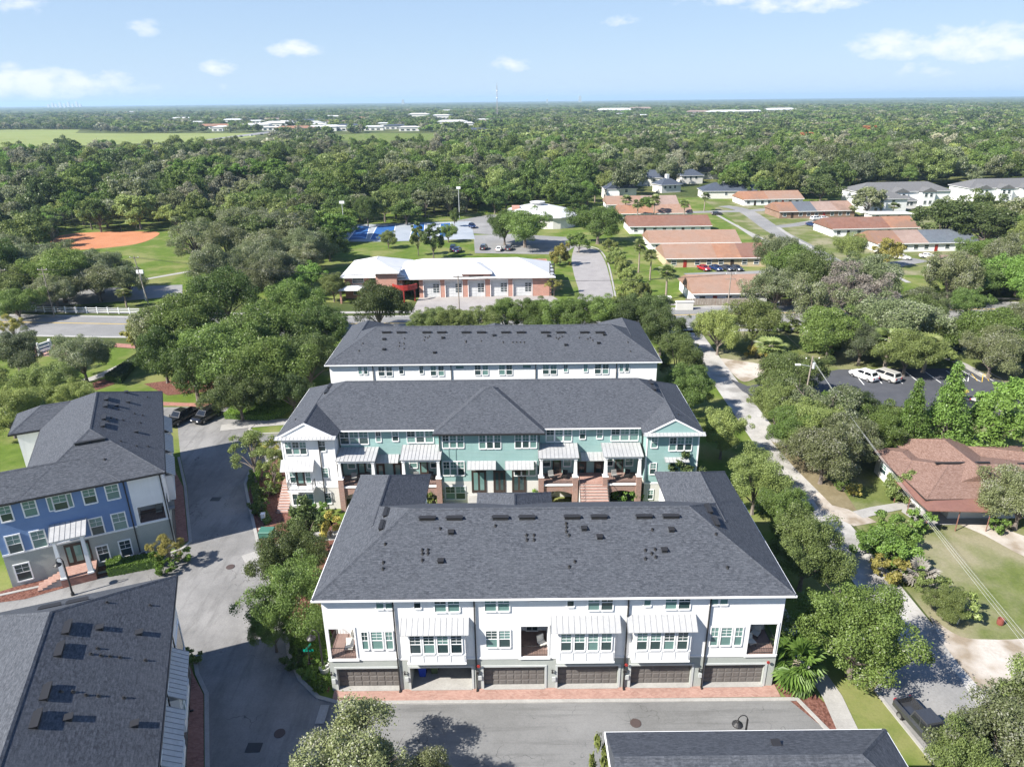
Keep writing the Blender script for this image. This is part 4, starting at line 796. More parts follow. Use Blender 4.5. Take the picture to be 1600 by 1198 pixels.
window(le, 26.0, 28.9, 3.3, 5.9, 0, glassm=GLD, split=False, grid=False)
for a in (7.55, 13.45, 19.3, 25.1): downspout(le, a, .1, EZ - .3)
en = (Vector((*lu, 0)) * SL + Vector((0, 0, 1))).normalized(); e0 = Vector((lo.x, lo.y, EZ)); lz = lambda a, b: (a * .35, 880 + b * .35); wn = (Vector((*(-lu), 0)) * SL + Vector((0, 0, 1))).normalized()
for a, b in ((299, 290), (265, 388), (204, 578), (160, 700)): roof_thing(lb, on_plane(*lz(a, b), e0, en), 'ridge_vent', al + R(90))
for a, b in ((445, 290), (620, 312), (305, 692), (600, 720)): roof_thing(lb, on_plane(*lz(a, b), e0, en), 'box_vent', al + R(90))
for a, b in ((478, 175), (670, 187), (435, 380), (405, 405), (450, 412), (490, 415), (535, 420), (648, 433), (270, 572), (325, 574), (383, 588), (438, 592), (552, 600)): roof_thing(lb, on_plane(*lz(a, b), e0, en), 'vent_pipe')
nn = (Vector((*(-lv), 0)) * SL + Vector((0, 0, 1))).normalized()
for a, b in ((225, 195), (348, 170)): roof_thing(lb, on_plane(*lz(a, b), e0, nn), 'ridge_vent', al)
# ---- block at the bottom edge
ob = empty('townhouse_block', (13, 22, 0), 'dark shingle roof of the townhouse block cut by the bottom edge of the picture', 'building'); OB = tuple(ob.location)
m = MB(OB); ring_walls(m, [(5.8, 12), (21.3, 12), (21.3, 30.3), (5.8, 30.3)], 0, 3); m.build('ground_floor_wall', STUC, ob); m = MB(OB); ring_walls(m, [(5.8, 12), (21.3, 12), (21.3, 30.3), (5.8, 30.3)], 3, EZ - .1); m.build('upper_wall', WH, ob)
roof(ob, Tid, 5.3, 21.8, 24.6, 30.85, EZ, SL, ends='ghhh'); roof(ob, Tid, 5.29, 21.81, 11, 24.6, EZ + .01, .5, ends='ghhh', name='wing_roof', fascia=False); on_ = FR(0, 30.3, 180, ob)
for i in range(2): garage_door(on_, -20.5 + i * 5.9, -15.7 + i * 5.9, .1, 2.3, -.07)
roof_thing(ob, (14.6, 29.1, EZ + .54 * 1.7), 'box_vent')
# ============================================================ VEGETATION
def leafmat(name, dark, light, moss=0.0, hue=.3, trans=.34):
    m = nmat(name); t = NT(m); a = t.new('ShaderNodeAttribute', attribute_name='tone').outputs['Fac']; r = t.new('ShaderNodeObjectInfo').outputs['Random']
    col = t.mix(a, dark, light)
    if moss: col = t.mix(t.math('MULTIPLY', t.math('GREATER_THAN', a, 1 - moss), t.math('ADD', .35, t.math('MULTIPLY', r, .6))), col, (.31, .31, .275))
    col = t.mix(t.math('MULTIPLY', t.sharp(r, 0, 1), hue), col, tuple(min(1, x) for x in (light[0] * 1.35, light[1] * 1.05, light[2] * .8)))
    hs = t.new('ShaderNodeHueSaturation'); t.l.new(col, hs.inputs['Color']); t.l.new(t.math('ADD', .82, t.math('MULTIPLY', t.math('FRACT', t.math('MULTIPLY', r, 7.31)), .78)), hs.inputs['Value'])
    hs.inputs['Saturation'].default_value = .95
    d = t.new('ShaderNodeBsdfDiffuse'); tr = t.new('ShaderNodeBsdfTranslucent'); g = t.new('ShaderNodeBsdfGlossy'); g.inputs['Roughness'].default_value = .45
    for n in (d, tr): t.l.new(hs.outputs[0], n.inputs['Color'])
    g.inputs['Color'].default_value = (.8, .8, .8, 1)
    m1 = t.new('ShaderNodeMixShader'); m1.inputs[0].default_value = trans; t.l.new(d.outputs[0], m1.inputs[1]); t.l.new(tr.outputs[0], m1.inputs[2])
    m2 = t.new('ShaderNodeMixShader'); m2.inputs[0].default_value = .02; t.l.new(m1.outputs[0], m2.inputs[1]); t.l.new(g.outputs[0], m2.inputs[2])
    o = t.new('ShaderNodeOutputMaterial'); t.l.new(m2.outputs[0], o.inputs[0]); return m
L_OAK = leafmat('oak_leaves', (.046, .090, .018), (.140, .212, .048), .07)
L_MOSS = leafmat('mossy_oak_leaves', (.066, .092, .036), (.180, .215, .098), .26)
L_BRI = leafmat('bright_green_leaves', (.062, .13, .020), (.155, .26, .048), 0, .25)
L_YEL = leafmat('yellow_green_leaves', (.14, .155, .03), (.32, .31, .08), 0, .4)
L_DRK = leafmat('dark_glossy_leaves', (.028, .054, .016), (.095, .135, .042), .03)
L_OLV = leafmat('olive_leaves', (.085, .122, .030), (.215, .275, .080), .05)
L_PALM = leafmat('palm_fronds', (.075, .12, .030), (.18, .22, .075), .05)
L_PALE = leafmat('pale_mossy_leaves', (.13, .14, .085), (.27, .285, .19), .2)
L_RUST = leafmat('rust_leaves', (.25, .10, .035), (.40, .19, .08), 0)
L_HEDGE = leafmat('clipped_hedge_leaves', (.075, .14, .015), (.15, .25, .035), 0, .1)
L_GREY = leafmat('bare_grey_twigs', (.16, .15, .13), (.27, .26, .23), .2)
def cards_mesh(name, c, nrm, size, tone, mat, seed, asp=.62):
    g = np.random.default_rng(seed); n = len(c); nrm = nrm / np.linalg.norm(nrm, axis=1, keepdims=True)
    r = g.normal(size=(n, 3)); a = np.cross(nrm, r); a /= np.linalg.norm(a, axis=1, keepdims=True); b = np.cross(nrm, a)
    s = size[:, None]; bend = nrm * s * g.uniform(-.18, .18, (n, 1))
    v = np.stack([c - a * s * .5, c - b * s * .5 * asp + bend, c + a * s * .5, c + b * s * .5 * asp + bend], 1).reshape(-1, 3)
    me = bpy.data.meshes.new(name); me.vertices.add(4 * n); me.vertices.foreach_set('co', v.astype(np.float32).ravel())
    me.loops.add(4 * n); me.loops.foreach_set('vertex_index', np.arange(4 * n, dtype=np.int32)); me.polygons.add(n); me.polygons.foreach_set('loop_start', np.arange(0, 4 * n, 4, dtype=np.int32))
    try: me.polygons.foreach_set('loop_total', np.full(n, 4, dtype=np.int32))
    except Exception: pass
    at = me.attributes.new('tone', 'FLOAT', 'FACE'); at.data.foreach_set('value', tone.astype(np.float32)); me.materials.append(mat); me.update(calc_edges=True); return me
def unit(g, n): d = g.normal(size=(n, 3)); return d / np.linalg.norm(d, axis=1, keepdims=True)
def crown(name, seed, R0, zc, hz, ncl, nleaf, leaf, mat, style='dome'):
    """leaf clumps gathered in overlapping boughs; returns mesh and bough centres for the limbs"""
    g = np.random.default_rng(seed); d = unit(g, ncl * 4)
    if style == 'cone':
        h = g.uniform(0, 1, ncl) ** 1.3; ang = g.uniform(0, 2 * np.pi, ncl); rr = (1 - h) * R0 * g.uniform(.45, .8, ncl)
        cc = np.stack([rr * np.cos(ang), rr * np.sin(ang), zc - hz + h * 2 * hz], 1); cr = R0 * (.16 + .24 * (1 - h))
    else:
        d = d[d[:, 2] > -.58][:ncl]; k = g.uniform(.35, 1.15, len(d)) ** .6; lob = 1 + .30 * np.sin(3 * np.arctan2(d[:, 1], d[:, 0]) + seed) + .20 * np.sin(5 * np.arctan2(d[:, 1], d[:, 0]) + 2 * seed)
        cc = d * np.array([R0 * .78, R0 * .78, hz * .82]) * k[:, None]; cc[:, :2] *= lob[:, None]; cc[:, 2] += zc + g.normal(0, hz * .17, len(d)) + hz * .22 * np.sin(2 * np.arctan2(d[:, 1], d[:, 0]) + 1.7 * seed) * np.hypot(d[:, 0], d[:, 1]); cr = R0 * g.uniform(.11, .27, len(d))
        if style == 'sparse': cr *= .8
    ncl = len(cc); w = cr ** 2; w /= w.sum(); idx = g.choice(ncl, nleaf, p=w); e = unit(g, nleaf)
    outw = cc[idx] - np.array([0, 0, zc - hz * .6]); outw /= np.linalg.norm(outw, axis=1, keepdims=True) + 1e-6
    e2 = e + .55 * outw; e2 /= np.linalg.norm(e2, axis=1, keepdims=True)
    rad = cr[idx] * g.uniform(.35, 1.12, nleaf) ** .6; rad = rad * np.where(g.uniform(0, 1, nleaf) < .13, g.uniform(1.0, 1.45, nleaf), 1.0); p = cc[idx] + e2 * rad[:, None] * np.array([1, 1, .72])
    p += g.normal(0, leaf * .35, p.shape)
    nrm = e2 * .68 + unit(g, nleaf) * .80 + np.array([0, 0, .25]); ct = g.uniform(0, 1, ncl)
    tone = np.clip(.35 * ct[idx] + .65 * g.uniform(0, 1, nleaf), 0, 1)
    return cards_mesh(name, p, nrm, leaf * g.uniform(.6, 1.5, nleaf), tone, mat, seed + 1), cc
def trunk_mesh(name, seed, cc, zc, r, mat, fork=.3, nlimb=9, n=6, lean=0):
    g = random.Random(seed); m = MB(); zf = zc * fork
    m.tube((0, 0, -.2), (0, 0, .5), r * 1.5, n, r * 1.05); m.tube((0, 0, .5), (0, 0, zf), r * 1.05, n, r * .8)
    step = max(1, len(cc) // nlimb); ends = cc[::step][:nlimb]
    for e in ends:
        e = Vector(e); mid = Vector((e.x * .45, e.y * .45, zf + (e.z - zf) * .62)); s = Vector((0, 0, zf - .1))
        m.tube(s, mid, r * .5, n, r * .3); m.tube(mid, e, r * .3, 5, r * .08)
        for k in range(2): q = e + Vector((g.uniform(-1, 1), g.uniform(-1, 1), g.uniform(.1, .8))) * r * 3.5; m.tube(mid.lerp(e, .6), q, r * .12, 4, r * .03)
    return m.mesh(name, mat)
KIND = {}
def kind(key, name, **k):
    me, cc = crown('crown', k['seed'], k['R0'], k['zc'], k['hz'], k['ncl'], k['nleaf'], k['leaf'], k['mat'], k.get('style', 'dome'))
    tm = trunk_mesh('trunk', k['seed'], cc, k['zc'], k.get('tr', k['R0'] * .055), BARK, k.get('fork', .32), k.get('nlimb', 9)); KIND[key] = (name, me, tm, k['R0'], k['zc'])
for i in range(3): kind(f'street{i}', 'oak_tree', seed=11 + i, R0=4.5, zc=4.8, hz=3.1, ncl=110, nleaf=52000, leaf=.15, mat=L_OAK)
for i in range(3): kind(f'big{i}', 'live_oak', seed=31 + i, R0=7.5, zc=7.5, hz=4.4, ncl=130, nleaf=42000, leaf=.27, mat=L_OAK, tr=.45, nlimb=14)
kind('sparse', 'live_oak', seed=41, R0=7.5, zc=7.2, hz=4.2, ncl=55, nleaf=16000, leaf=.26, mat=L_MOSS, tr=.42, nlimb=26, style='sparse')
kind('light', 'young_tree', seed=43, R0=3.2, zc=5.2, hz=2.3, ncl=42, nleaf=11000, leaf=.14, mat=L_OLV, nlimb=16, style='sparse', fork=.45)
kind('magnolia', 'magnolia_tree', seed=51, R0=2.2, zc=4.4, hz=3.2, ncl=46, nleaf=8000, leaf=.26, mat=L_DRK)
kind('cone', 'cypress_tree', seed=61, R0=4.0, zc=6.4, hz=5.6, ncl=120, nleaf=24000, leaf=.24, mat=L_BRI, style='cone', fork=.8)
kind('bush', 'shrub', seed=71, R0=1.2, zc=.85, hz=.85, ncl=16, nleaf=2600, leaf=.15, mat=L_OLV, tr=.05)
kind('bushbig', 'shrub', seed=72, R0=2.6, zc=1.7, hz=1.6, ncl=34, nleaf=9000, leaf=.2, mat=L_BRI, tr=.08)
for i in range(4): kind(f'mid{i}', 'oak_tree', seed=81 + i, R0=6.0, zc=7.0, hz=4.2, ncl=64, nleaf=9500, leaf=.44, mat=L_OAK, tr=.32, nlimb=8)
kind('pine', 'pine_tree', seed=91, R0=3.6, zc=13, hz=3.2, ncl=40, nleaf=9000, leaf=.42, mat=L_BRI, tr=.2, nlimb=7, style='sparse', fork=.7)
# sabal palm: fan fronds on a slim trunk
def palm_meshes(seed, h=6.5, fr=1.7, nf=34):
    g = random.Random(seed); v, f, tn = [], [], []
    for i in range(nf):
        az_ = g.uniform(0, 2 * math.pi); el_ = math.radians(g.uniform(-55, 75)); d = Vector((math.cos(az_) * math.cos(el_), math.sin(az_) * math.cos(el_), math.sin(el_))); s = Vector((-math.sin(az_), math.cos(az_), 0)); up = d.cross(s) * -1
        L0 = fr * g.uniform(.75, 1.1); base = Vector((0, 0, h)) + d * .15; hub = base + d * L0 * .42
        n = len(v); v += [base + s * .03, base - s * .03, hub]; f.append((n, n + 1, n + 2)); tn.append(.3)
        for k in range(-5, 6):
            a = k * .27; dd = (d * math.cos(a) + s * math.sin(a)).normalized(); tip = hub + dd * L0 * .75 * (1 - .04 * abs(k)) + Vector((0, 0, -.12 * L0 - .1 * abs(k) * .1)); w = s * math.cos(a) * .075 * L0 - d * math.sin(a) * .075 * L0; m_ = hub.lerp(tip, .55) + Vector((0, 0, .06 * L0))
            n = len(v); v += [hub, m_ - w, tip, m_ + w]; f.append((n, n + 1, n + 2, n + 3)); tn.append(g.random())
    me = bpy.data.meshes.new('crown'); me.from_pydata([tuple(x) for x in v], [], f); at = me.attributes.new('tone', 'FLOAT', 'FACE'); at.data.foreach_set('value', np.array(tn, dtype=np.float32)); me.materials.append(L_PALM)
    m = MB(); k = 5
    for i in range(k): m.tube((.05 * math.sin(i), 0, h * i / k - (.1 if i == 0 else 0)), (.05 * math.sin(i + 1), 0, h * (i + 1) / k), .2 - .012 * i, 8, .2 - .012 * (i + 1))
    m.tube((0, 0, h - .7), (0, 0, h + .1), .3, 8, .22); return me, m.mesh('trunk', PALMB)
for i in range(2): me, tm = palm_meshes(5 + i); KIND[f'palm{i}'] = ('palm_tree', me, tm, 1.9, 6.5)
me, tm = palm_meshes(9, 1.1, 1.5, 40); KIND['palmetto'] = ('palmetto_shrub', me, tm, 1.6, 1.1)
NT_COUNT = [0]
OCC = []
def tree(key, x, y, zc, Rr, label, mat=None, group=None, cat='tree', rz=None, z0=0.0):
    name, cm, tm, R0, z00 = KIND[key]; o = empty(name, (x, y, z0), label, cat, group, rz=random.uniform(0, 6.28) if rz is None else rz)
    s = Rr / R0; o.scale = (s, s, zc / z00); a = link('crown', cm, o, mat=mat) if mat else link('crown', cm, o); link('trunk', tm, o); NT_COUNT[0] += 1; OCC.append((x, y, Rr)); return o
def T(key, px, py, zc, Rr, label, mat=None, group=None, cat='tree'): x, y = G(px, py, zc); return tree(key, x, y, zc, Rr, label, mat, group, cat)
g_ = 'oaks between the townhouses and the narrow road'
for k, (px, py, zc, r, lab) in enumerate([(1348, 985, 4.8, 5.0, 'broad oak beside the narrow road with its shadow over the bend'), (1266, 858, 4.7, 4.1, 'oak between the front block and the narrow road, just behind the broad one'), (1232, 800, 4.3, 2.9, 'smaller oak squeezed between two street oaks right of the front roof'), (1188, 748, 4.6, 4.0, 'dense oak just past the right end of the teal block'), (1136, 672, 4.2, 3.3, 'oak near the teal gable by the narrow road'), (1084, 606, 5.0, 4.1, 'dark oak at the right end of the teal roof'), (1066, 553, 5.2, 4.4, 'dark oak at the right end of the far white row'), (1040, 512, 5.4, 4.8, 'oak at the rear right corner of the far white row')]):
    T(f'street{k % 3}', px - 6, py, zc, r * .9, lab, [L_OAK, L_OLV, L_OAK, L_OLV, L_OLV, L_OAK, L_DRK, L_DRK][k], g_)
T('street1', 1580, 1168, 5.0, 4.2, 'large olive oak at the lower right corner over the parked pickup', L_MOSS); T('street2', 1652, 1120, 5, 3.8, 'olive oak at the right edge below the sandy turnout', L_OLV); T('street0', 1505, 1220, 4.6, 2.5, 'oak crown cut by the bottom edge right of the bottom roof', L_OLV)
T('street0', 548, 1212, 4.2, 4.4, 'olive oak cut by the bottom edge in front of the alley', L_MOSS); T('street2', 660, 1245, 3.2, 2.6, 'smaller oak top at the bottom edge beside a larger one', L_MOSS)
T('bush', 942, 1196, 2.6, .9, 'shrub peeping up left of the bottom roof', L_OLV, cat='shrub')
T('street1', 452, 935, 4.4, 3.6, 'oak on the planted strip left of the front block balcony', L_OAK); T('street2', 450, 870, 4.3, 3.3, 'rounded oak behind its neighbour on the planted strip by the street', L_DRK); T('street0', 425, 975, 3.0, 1.9, 'low oak bough nearest the shaded street bend', L_OAK); T('magnolia', 475, 815, 4.4, 1.9, 'dark magnolia behind the front block left wing', L_DRK)
T('light', 392, 700, 5.0, 3.4, 'thin leaning tree over the shaded estate street', L_OLV); T('light', 424, 722, 4.2, 2.0, 'slim young tree by the white end unit stair', L_OLV)
T('magnolia', 1064, 738, 4.2, 2.4, 'dark magnolia before the teal right wing', L_DRK)
T('light', 262, 852, 2.7, 1.8, 'small pale tree on the corner bed of the blue block', L_YEL)
T('palmetto', 1245, 1036, 2.2, 2.1, 'bright young tree with arching fronds on the mulch bed', L_BRI, cat='young tree')
# left side trees in front of the main road
for k, (key, px, py, zc, r, m_, lab) in enumerate([('street0', 126, 556, 4.8, 4.6, L_MOSS, 'rounded mossy oak by the road sign'), ('street1', 22, 548, 4.8, 4.6, L_MOSS, 'grey mossy oak at the left edge by the main road'), ('street2', 70, 600, 4.6, 4.4, L_OLV, 'olive oak above the blue block annex'), ('street0', 12, 640, 4.4, 4.2, L_OLV, 'olive oak at the left edge beside the annex'), ('street1', 118, 620, 3.8, 3.2, L_OLV, 'low oak behind the blue block roof'), ('light', 18, 508, 5, 2.6, L_YEL, 'yellowish thin tree at the left by the main road'), ('magnolia', 208, 522, 4.2, 1.9, L_YEL, 'narrow tree in yellow autumn leaf beside the road'), ('street2', -40, 600, 4.8, 4.5, L_OLV, 'oak just outside the left edge')]):
    T(key, px, py, zc, r, lab, m_)
gg = 'great live oaks of the entrance grove'
for k, (px, py, zc, r, m_) in enumerate([(290, 500, 7.5, 7.6, L_OAK), (350, 460, 7.5, 7.6, L_OAK), (405, 520, 7.5, 7.6, L_OAK), (300, 572, 6, 5.4, L_OAK), (462, 478, 7, 6.2, L_OAK), (480, 555, 6.4, 5.8, L_DRK), (385, 585, 5.6, 5.0, L_OAK), (252, 548, 5.8, 4.2, L_OAK), (455, 605, 4.4, 3.6, L_DRK), (505, 510, 6, 5, L_OAK), (335, 415, 7, 6.5, L_MOSS), (415, 430, 6.5, 6, L_MOSS), (345, 548, 7, 7.6, L_OAK), (430, 572, 6.4, 6.6, L_OAK), (262, 505, 6.6, 5.5, L_MOSS), (372, 612, 4.6, 4.4, L_DRK)]):
    T(f'big{k % 3}', px, py, zc, r, ['huge live oak at the left of the entrance grove', 'live oak at the back of the entrance grove', 'central live oak of the entrance grove', 'live oak over the mulch by the two parked cars', 'live oak reaching the fire station lawn', 'dark live oak against the left end of the far white row', 'live oak shading the clipped hedge', 'small live oak beside the curving walk', 'dark low oak by the hedge end', 'live oak behind the far row at its left', 'mossy oak just across the main road', 'mossy oak left of the station lawn', 'broad live oak in the front middle of the grove', 'live oak in front of the far white row left end', 'mossy oak at the left edge of the grove by the road', 'low dark oak just behind the clipped hedge'][k], m_, gg)
T('mid0', 478, 432, 4.6, 4.6, 'bright green tree left of the fire station', L_BRI); T('mid1', 447, 452, 4, 3.6, 'bright low tree at the main road left of the station', L_BRI); T('street1', 520, 446, 4, 3.4, 'light tree at the station front corner', L_OLV)
T('big1', 590, 474, 6.2, 5.4, 'dark glossy tree in front of the fire station porch', L_DRK); T('light', 646, 440, 3.6, 1.8, 'small yellowish tree at the station bay doors', L_YEL)
gg = 'row of trees behind the far white row'
for k, px in enumerate((676, 706, 748, 790, 828, 866, 905, 945, 985, 1015)):
    T(f'street{k % 3}', px, 503 - (k > 2) * 12 - (k > 6) * 2, 4.0 + .15 * k, 4.0 + .1 * k, ['low tree behind the far white row, first from the left', 'low tree behind the far white row beside a tall pole', 'tree behind the far row before the station apron, left', 'tree behind the far row before the station apron, centre', 'tree behind the far row before the station apron, right', 'tree behind the far row before the station right corner', 'tree behind the far row below the drive mouth', 'dark tree behind the far row under the palms', 'dark tree behind the far row roof hip', 'dark tree behind the far row last before the side road'][k], [L_OLV, L_OLV, L_OLV, L_OAK, L_OAK, L_OAK, L_OAK, L_OAK, L_DRK, L_DRK][k], gg)
# park and station surroundings
for (key, px, py, zc, r, m_, lab) in [('big0', 45, 405, 6.5, 9, L_MOSS, 'huge grey mossy oak at the left before the clay field'), ('big1', 150, 440, 5.0, 6.5, L_MOSS, 'spreading mossy oak in front of the clay infield'), ('big2', 196, 433, 5.0, 5.0, L_MOSS, 'mossy oak right of the clay infield foreground'), ('big0', 84, 452, 5, 5.5, L_MOSS, 'mossy oak over the service lane'), ('sparse', 305, 372, 8, 9, L_MOSS, 'sprawling bare-limbed live oak on the park lawn'), ('big1', 352, 378, 7.5, 7, L_MOSS, 'mossy live oak behind the park path'), ('big2', 385, 345, 8, 9, L_MOSS, 'large live oak in the park'), ('big0', 440, 355, 8, 9, L_MOSS, 'big live oak left of the courts'), ('big1', 480, 385, 7, 6.5, L_MOSS, 'live oak above the station lawn'), ('big2', 410, 395, 7, 7, L_MOSS, 'live oak between the grove and the courts'), ('big0', 420, 315, 8, 9, L_OAK, 'dense oak left beyond the courts'), ('big0', 573, 325, 7, 5, L_OAK, 'oak standing at the near left corner of the blue courts'),
    ('magnolia', 652, 368, 6.2, 2.3, L_OLV, 'pointed light conifer before the blue courts'), ('magnolia', 676, 372, 6.2, 3.2, L_DRK, 'dark rounded conifer before the blue courts'), ('big2', 820, 350, 7.5, 9, L_OAK, 'large oak behind the fire station roof'), ('big1', 788, 352, 6.5, 6, L_OAK, 'oak behind the station at the hall car park'), ('big0', 935, 345, 7.5, 8.5, L_OAK, 'big oak at the head of the station drive'), ('bushbig', 875, 398, 3.2, 3.2, L_YEL, 'round yellow-green tree behind the station roof end'), ('mid1', 905, 375, 4, 3.4, L_OAK, 'small tree in the drive bend'), ('light', 866, 443, 3.2, 2.4, L_YEL, 'yellowish tree at the right end of the station'), ('mid2', 710, 338, 4, 2.0, L_OAK, 'little tree behind the courts by the hall lane'),
    ('big1', 1240, 415, 6.5, 7, L_OAK, 'dark oak right of the nearest orange roof'), ('big2', 1215, 445, 6, 6, L_MOSS, 'mossy oak at the end of the nearest orange row'), ('sparse', 1335, 455, 7, 9, L_GREY, 'grey bare-limbed oak covered in moss'), ('sparse', 1280, 470, 7, 7, L_MOSS, 'mossy half-bare oak by the main road bend'), ('big0', 1400, 500, 6.5, 8, L_MOSS, 'mossy oak right of the grey bare one'), ('big1', 1180, 500, 5.5, 5.5, L_OLV, 'olive oak at the side road mouth'), ('big2', 1125, 510, 5.5, 4, L_OLV, 'light oak left of the side road mouth'), ('big0', 1235, 580, 4.5, 5.0, L_DRK, 'dark wide tree between side road and dark car park'), ('street0', 1215, 630, 4.2, 3.6, L_OLV, 'olive tree under the leaning street light'), ('sparse', 1290, 640, 5, 6.5, L_MOSS, 'mossy tangled oak left of the brown roofed house'), ('street1', 1262, 660, 4.6, 4.4, L_OLV, 'olive oak by the utility wires'), ('street2', 1320, 690, 4.4, 4, L_MOSS, 'mossy oak over the brown house wall'), ('street2', 1352, 648, 4.2, 3.6, L_DRK, 'dark tree in front of the car park'),
    ('big1', 1290, 706, 4.4, 4.4, L_MOSS, 'mossy oak leaning towards the lane above the dry verge'), ('street2', 1236, 668, 4.0, 3.4, L_OAK, 'oak at the lane edge between two mossy oaks'), ('street0', 1378, 668, 4.2, 3.6, L_OAK, 'oak between the mossy oak and the conifers'), ('street1', 606, 372, 3.4, 3.0, L_OLV, 'small tree before the blue courts at the left'), ('street2', 700, 362, 3.6, 3.0, L_OAK, 'small tree at the right end of the blue courts'), ('cone', 1425, 655, 5.8, 3.0, L_BRI, 'shorter bright green conifer by the car park'), ('cone', 1482, 640, 6.8, 3.6, L_BRI, 'tallest bright green conifer behind the brown house'), ('mid3', 1560, 665, 5.0, 4.8, L_BRI, 'bright broad tree behind the brown house at right'), ('mid1', 1590, 625, 5.2, 4.6, L_BRI, 'bright tree at the right edge by the silver car'), ('big2', 1300, 512, 6, 6, L_OAK, 'oak above the car park left end'), ('big1', 1348, 532, 4.6, 4.0, L_MOSS, 'mossy oak at the car park back edge'), ('big0', 1420, 545, 5, 4.5, L_OLV, 'palm-shaded oak behind the parked vans'), ('big1', 1550, 520, 6, 6, L_OAK, 'oak beyond the hatched parking bays'), ('street0', 1600, 775, 4.2, 4.0, L_MOSS, 'mossy tree at the right edge over the brown house end'), ('street1', 1478, 940, 1.8, 1.9, L_OLV, 'bushy tree on the verge with a leaning trunk'),
    ('big1', 1330, 385, 5, 5, L_OLV, 'oak leaning over the subdivision street'), ('mid2', 1390, 392, 4.5, 4, L_YEL, 'yellow-green tree before the slate roofed row'), ('mid0', 1480, 338, 8, 10, L_DRK, 'massive dark oak clump right of the orange rows'), ('mid1', 1545, 352, 7, 9.5, L_DRK, 'massive dark oak at the right beyond the rows'), ('mid2', 1590, 335, 7, 9, L_MOSS, 'grey topped oak near the pale apartments'), ('mid3', 1285, 292, 7, 9, L_DRK, 'dark oak behind the second orange row'), ('mid1', 1358, 310, 7, 7, L_MOSS, 'mossy oak before the pale apartment house'), ('mid0', 1212, 272, 8, 9, L_DRK, 'dark oak left of the apartment woods'), ('mid1', 1010, 320, 5, 4, L_BRI, 'bright tree behind the orange roofs'), ('mid2', 918, 300, 6, 6, L_BRI, 'bright tree by the slate roofed house'), ('mid3', 900, 275, 7, 8, L_OAK, 'oak left of the slate roofed house')]:
    T(key, px, py, zc, r, lab, m_)
for k, (px, py, zc, r) in enumerate([(1000, 383, 7.5, 2.2), (1018, 399, 6.5, 2.2), (1043, 424, 6.8, 2.6), (1190, 437, 4.6, 2.2), (1100, 448, 3.2, 2), (978, 312, 7, 2.6), (997, 318, 7, 2.4), (1023, 312, 8, 2.4), (1070, 318, 6.5, 2.4), (1102, 307, 6, 2.2), (1205, 540, 5, 3.2), (1392, 528, 6, 3.4), (1452, 535, 5.5, 3.2), (930, 293, 7, 3), (900, 300, 7, 2.8), (1397, 322, 5, 2.5), (193, 457, 3.6, 2.2), (1545, 360, 5, 3)]):
    T(f'palm{k % 2}', px, py, zc, r, ['tall slim palm right of the station drive', 'second slim palm below the tall one by the drive', 'stout palm nearest the main road', 'palm at the end of the nearest orange roof', 'short palm at the wall of the nearest orange row', 'palm at the left end of the farthest orange rows', 'thin palm in front of the far orange roofs', 'tallest thin palm among the far orange roofs', 'full palm right of the far orange roofs', 'palm on the lawn before the privacy fence', 'yellow-green palm by the side road sand', 'palm behind the parked vans', 'palm at the hatched parking bays', 'palm beside the slate roofed house', 'palm left of the slate roofed house', 'palm by the white garage of the apartments', 'short palm beside the white rail fence', 'palm at the dark oaks on the right'][k], None, 'palms', 'palm tree')
T('palmetto', 1437, 895, 1.1, 1.7, 'silvery palmetto fan on the verge by the power lines', L_GREY, cat='palm shrub')
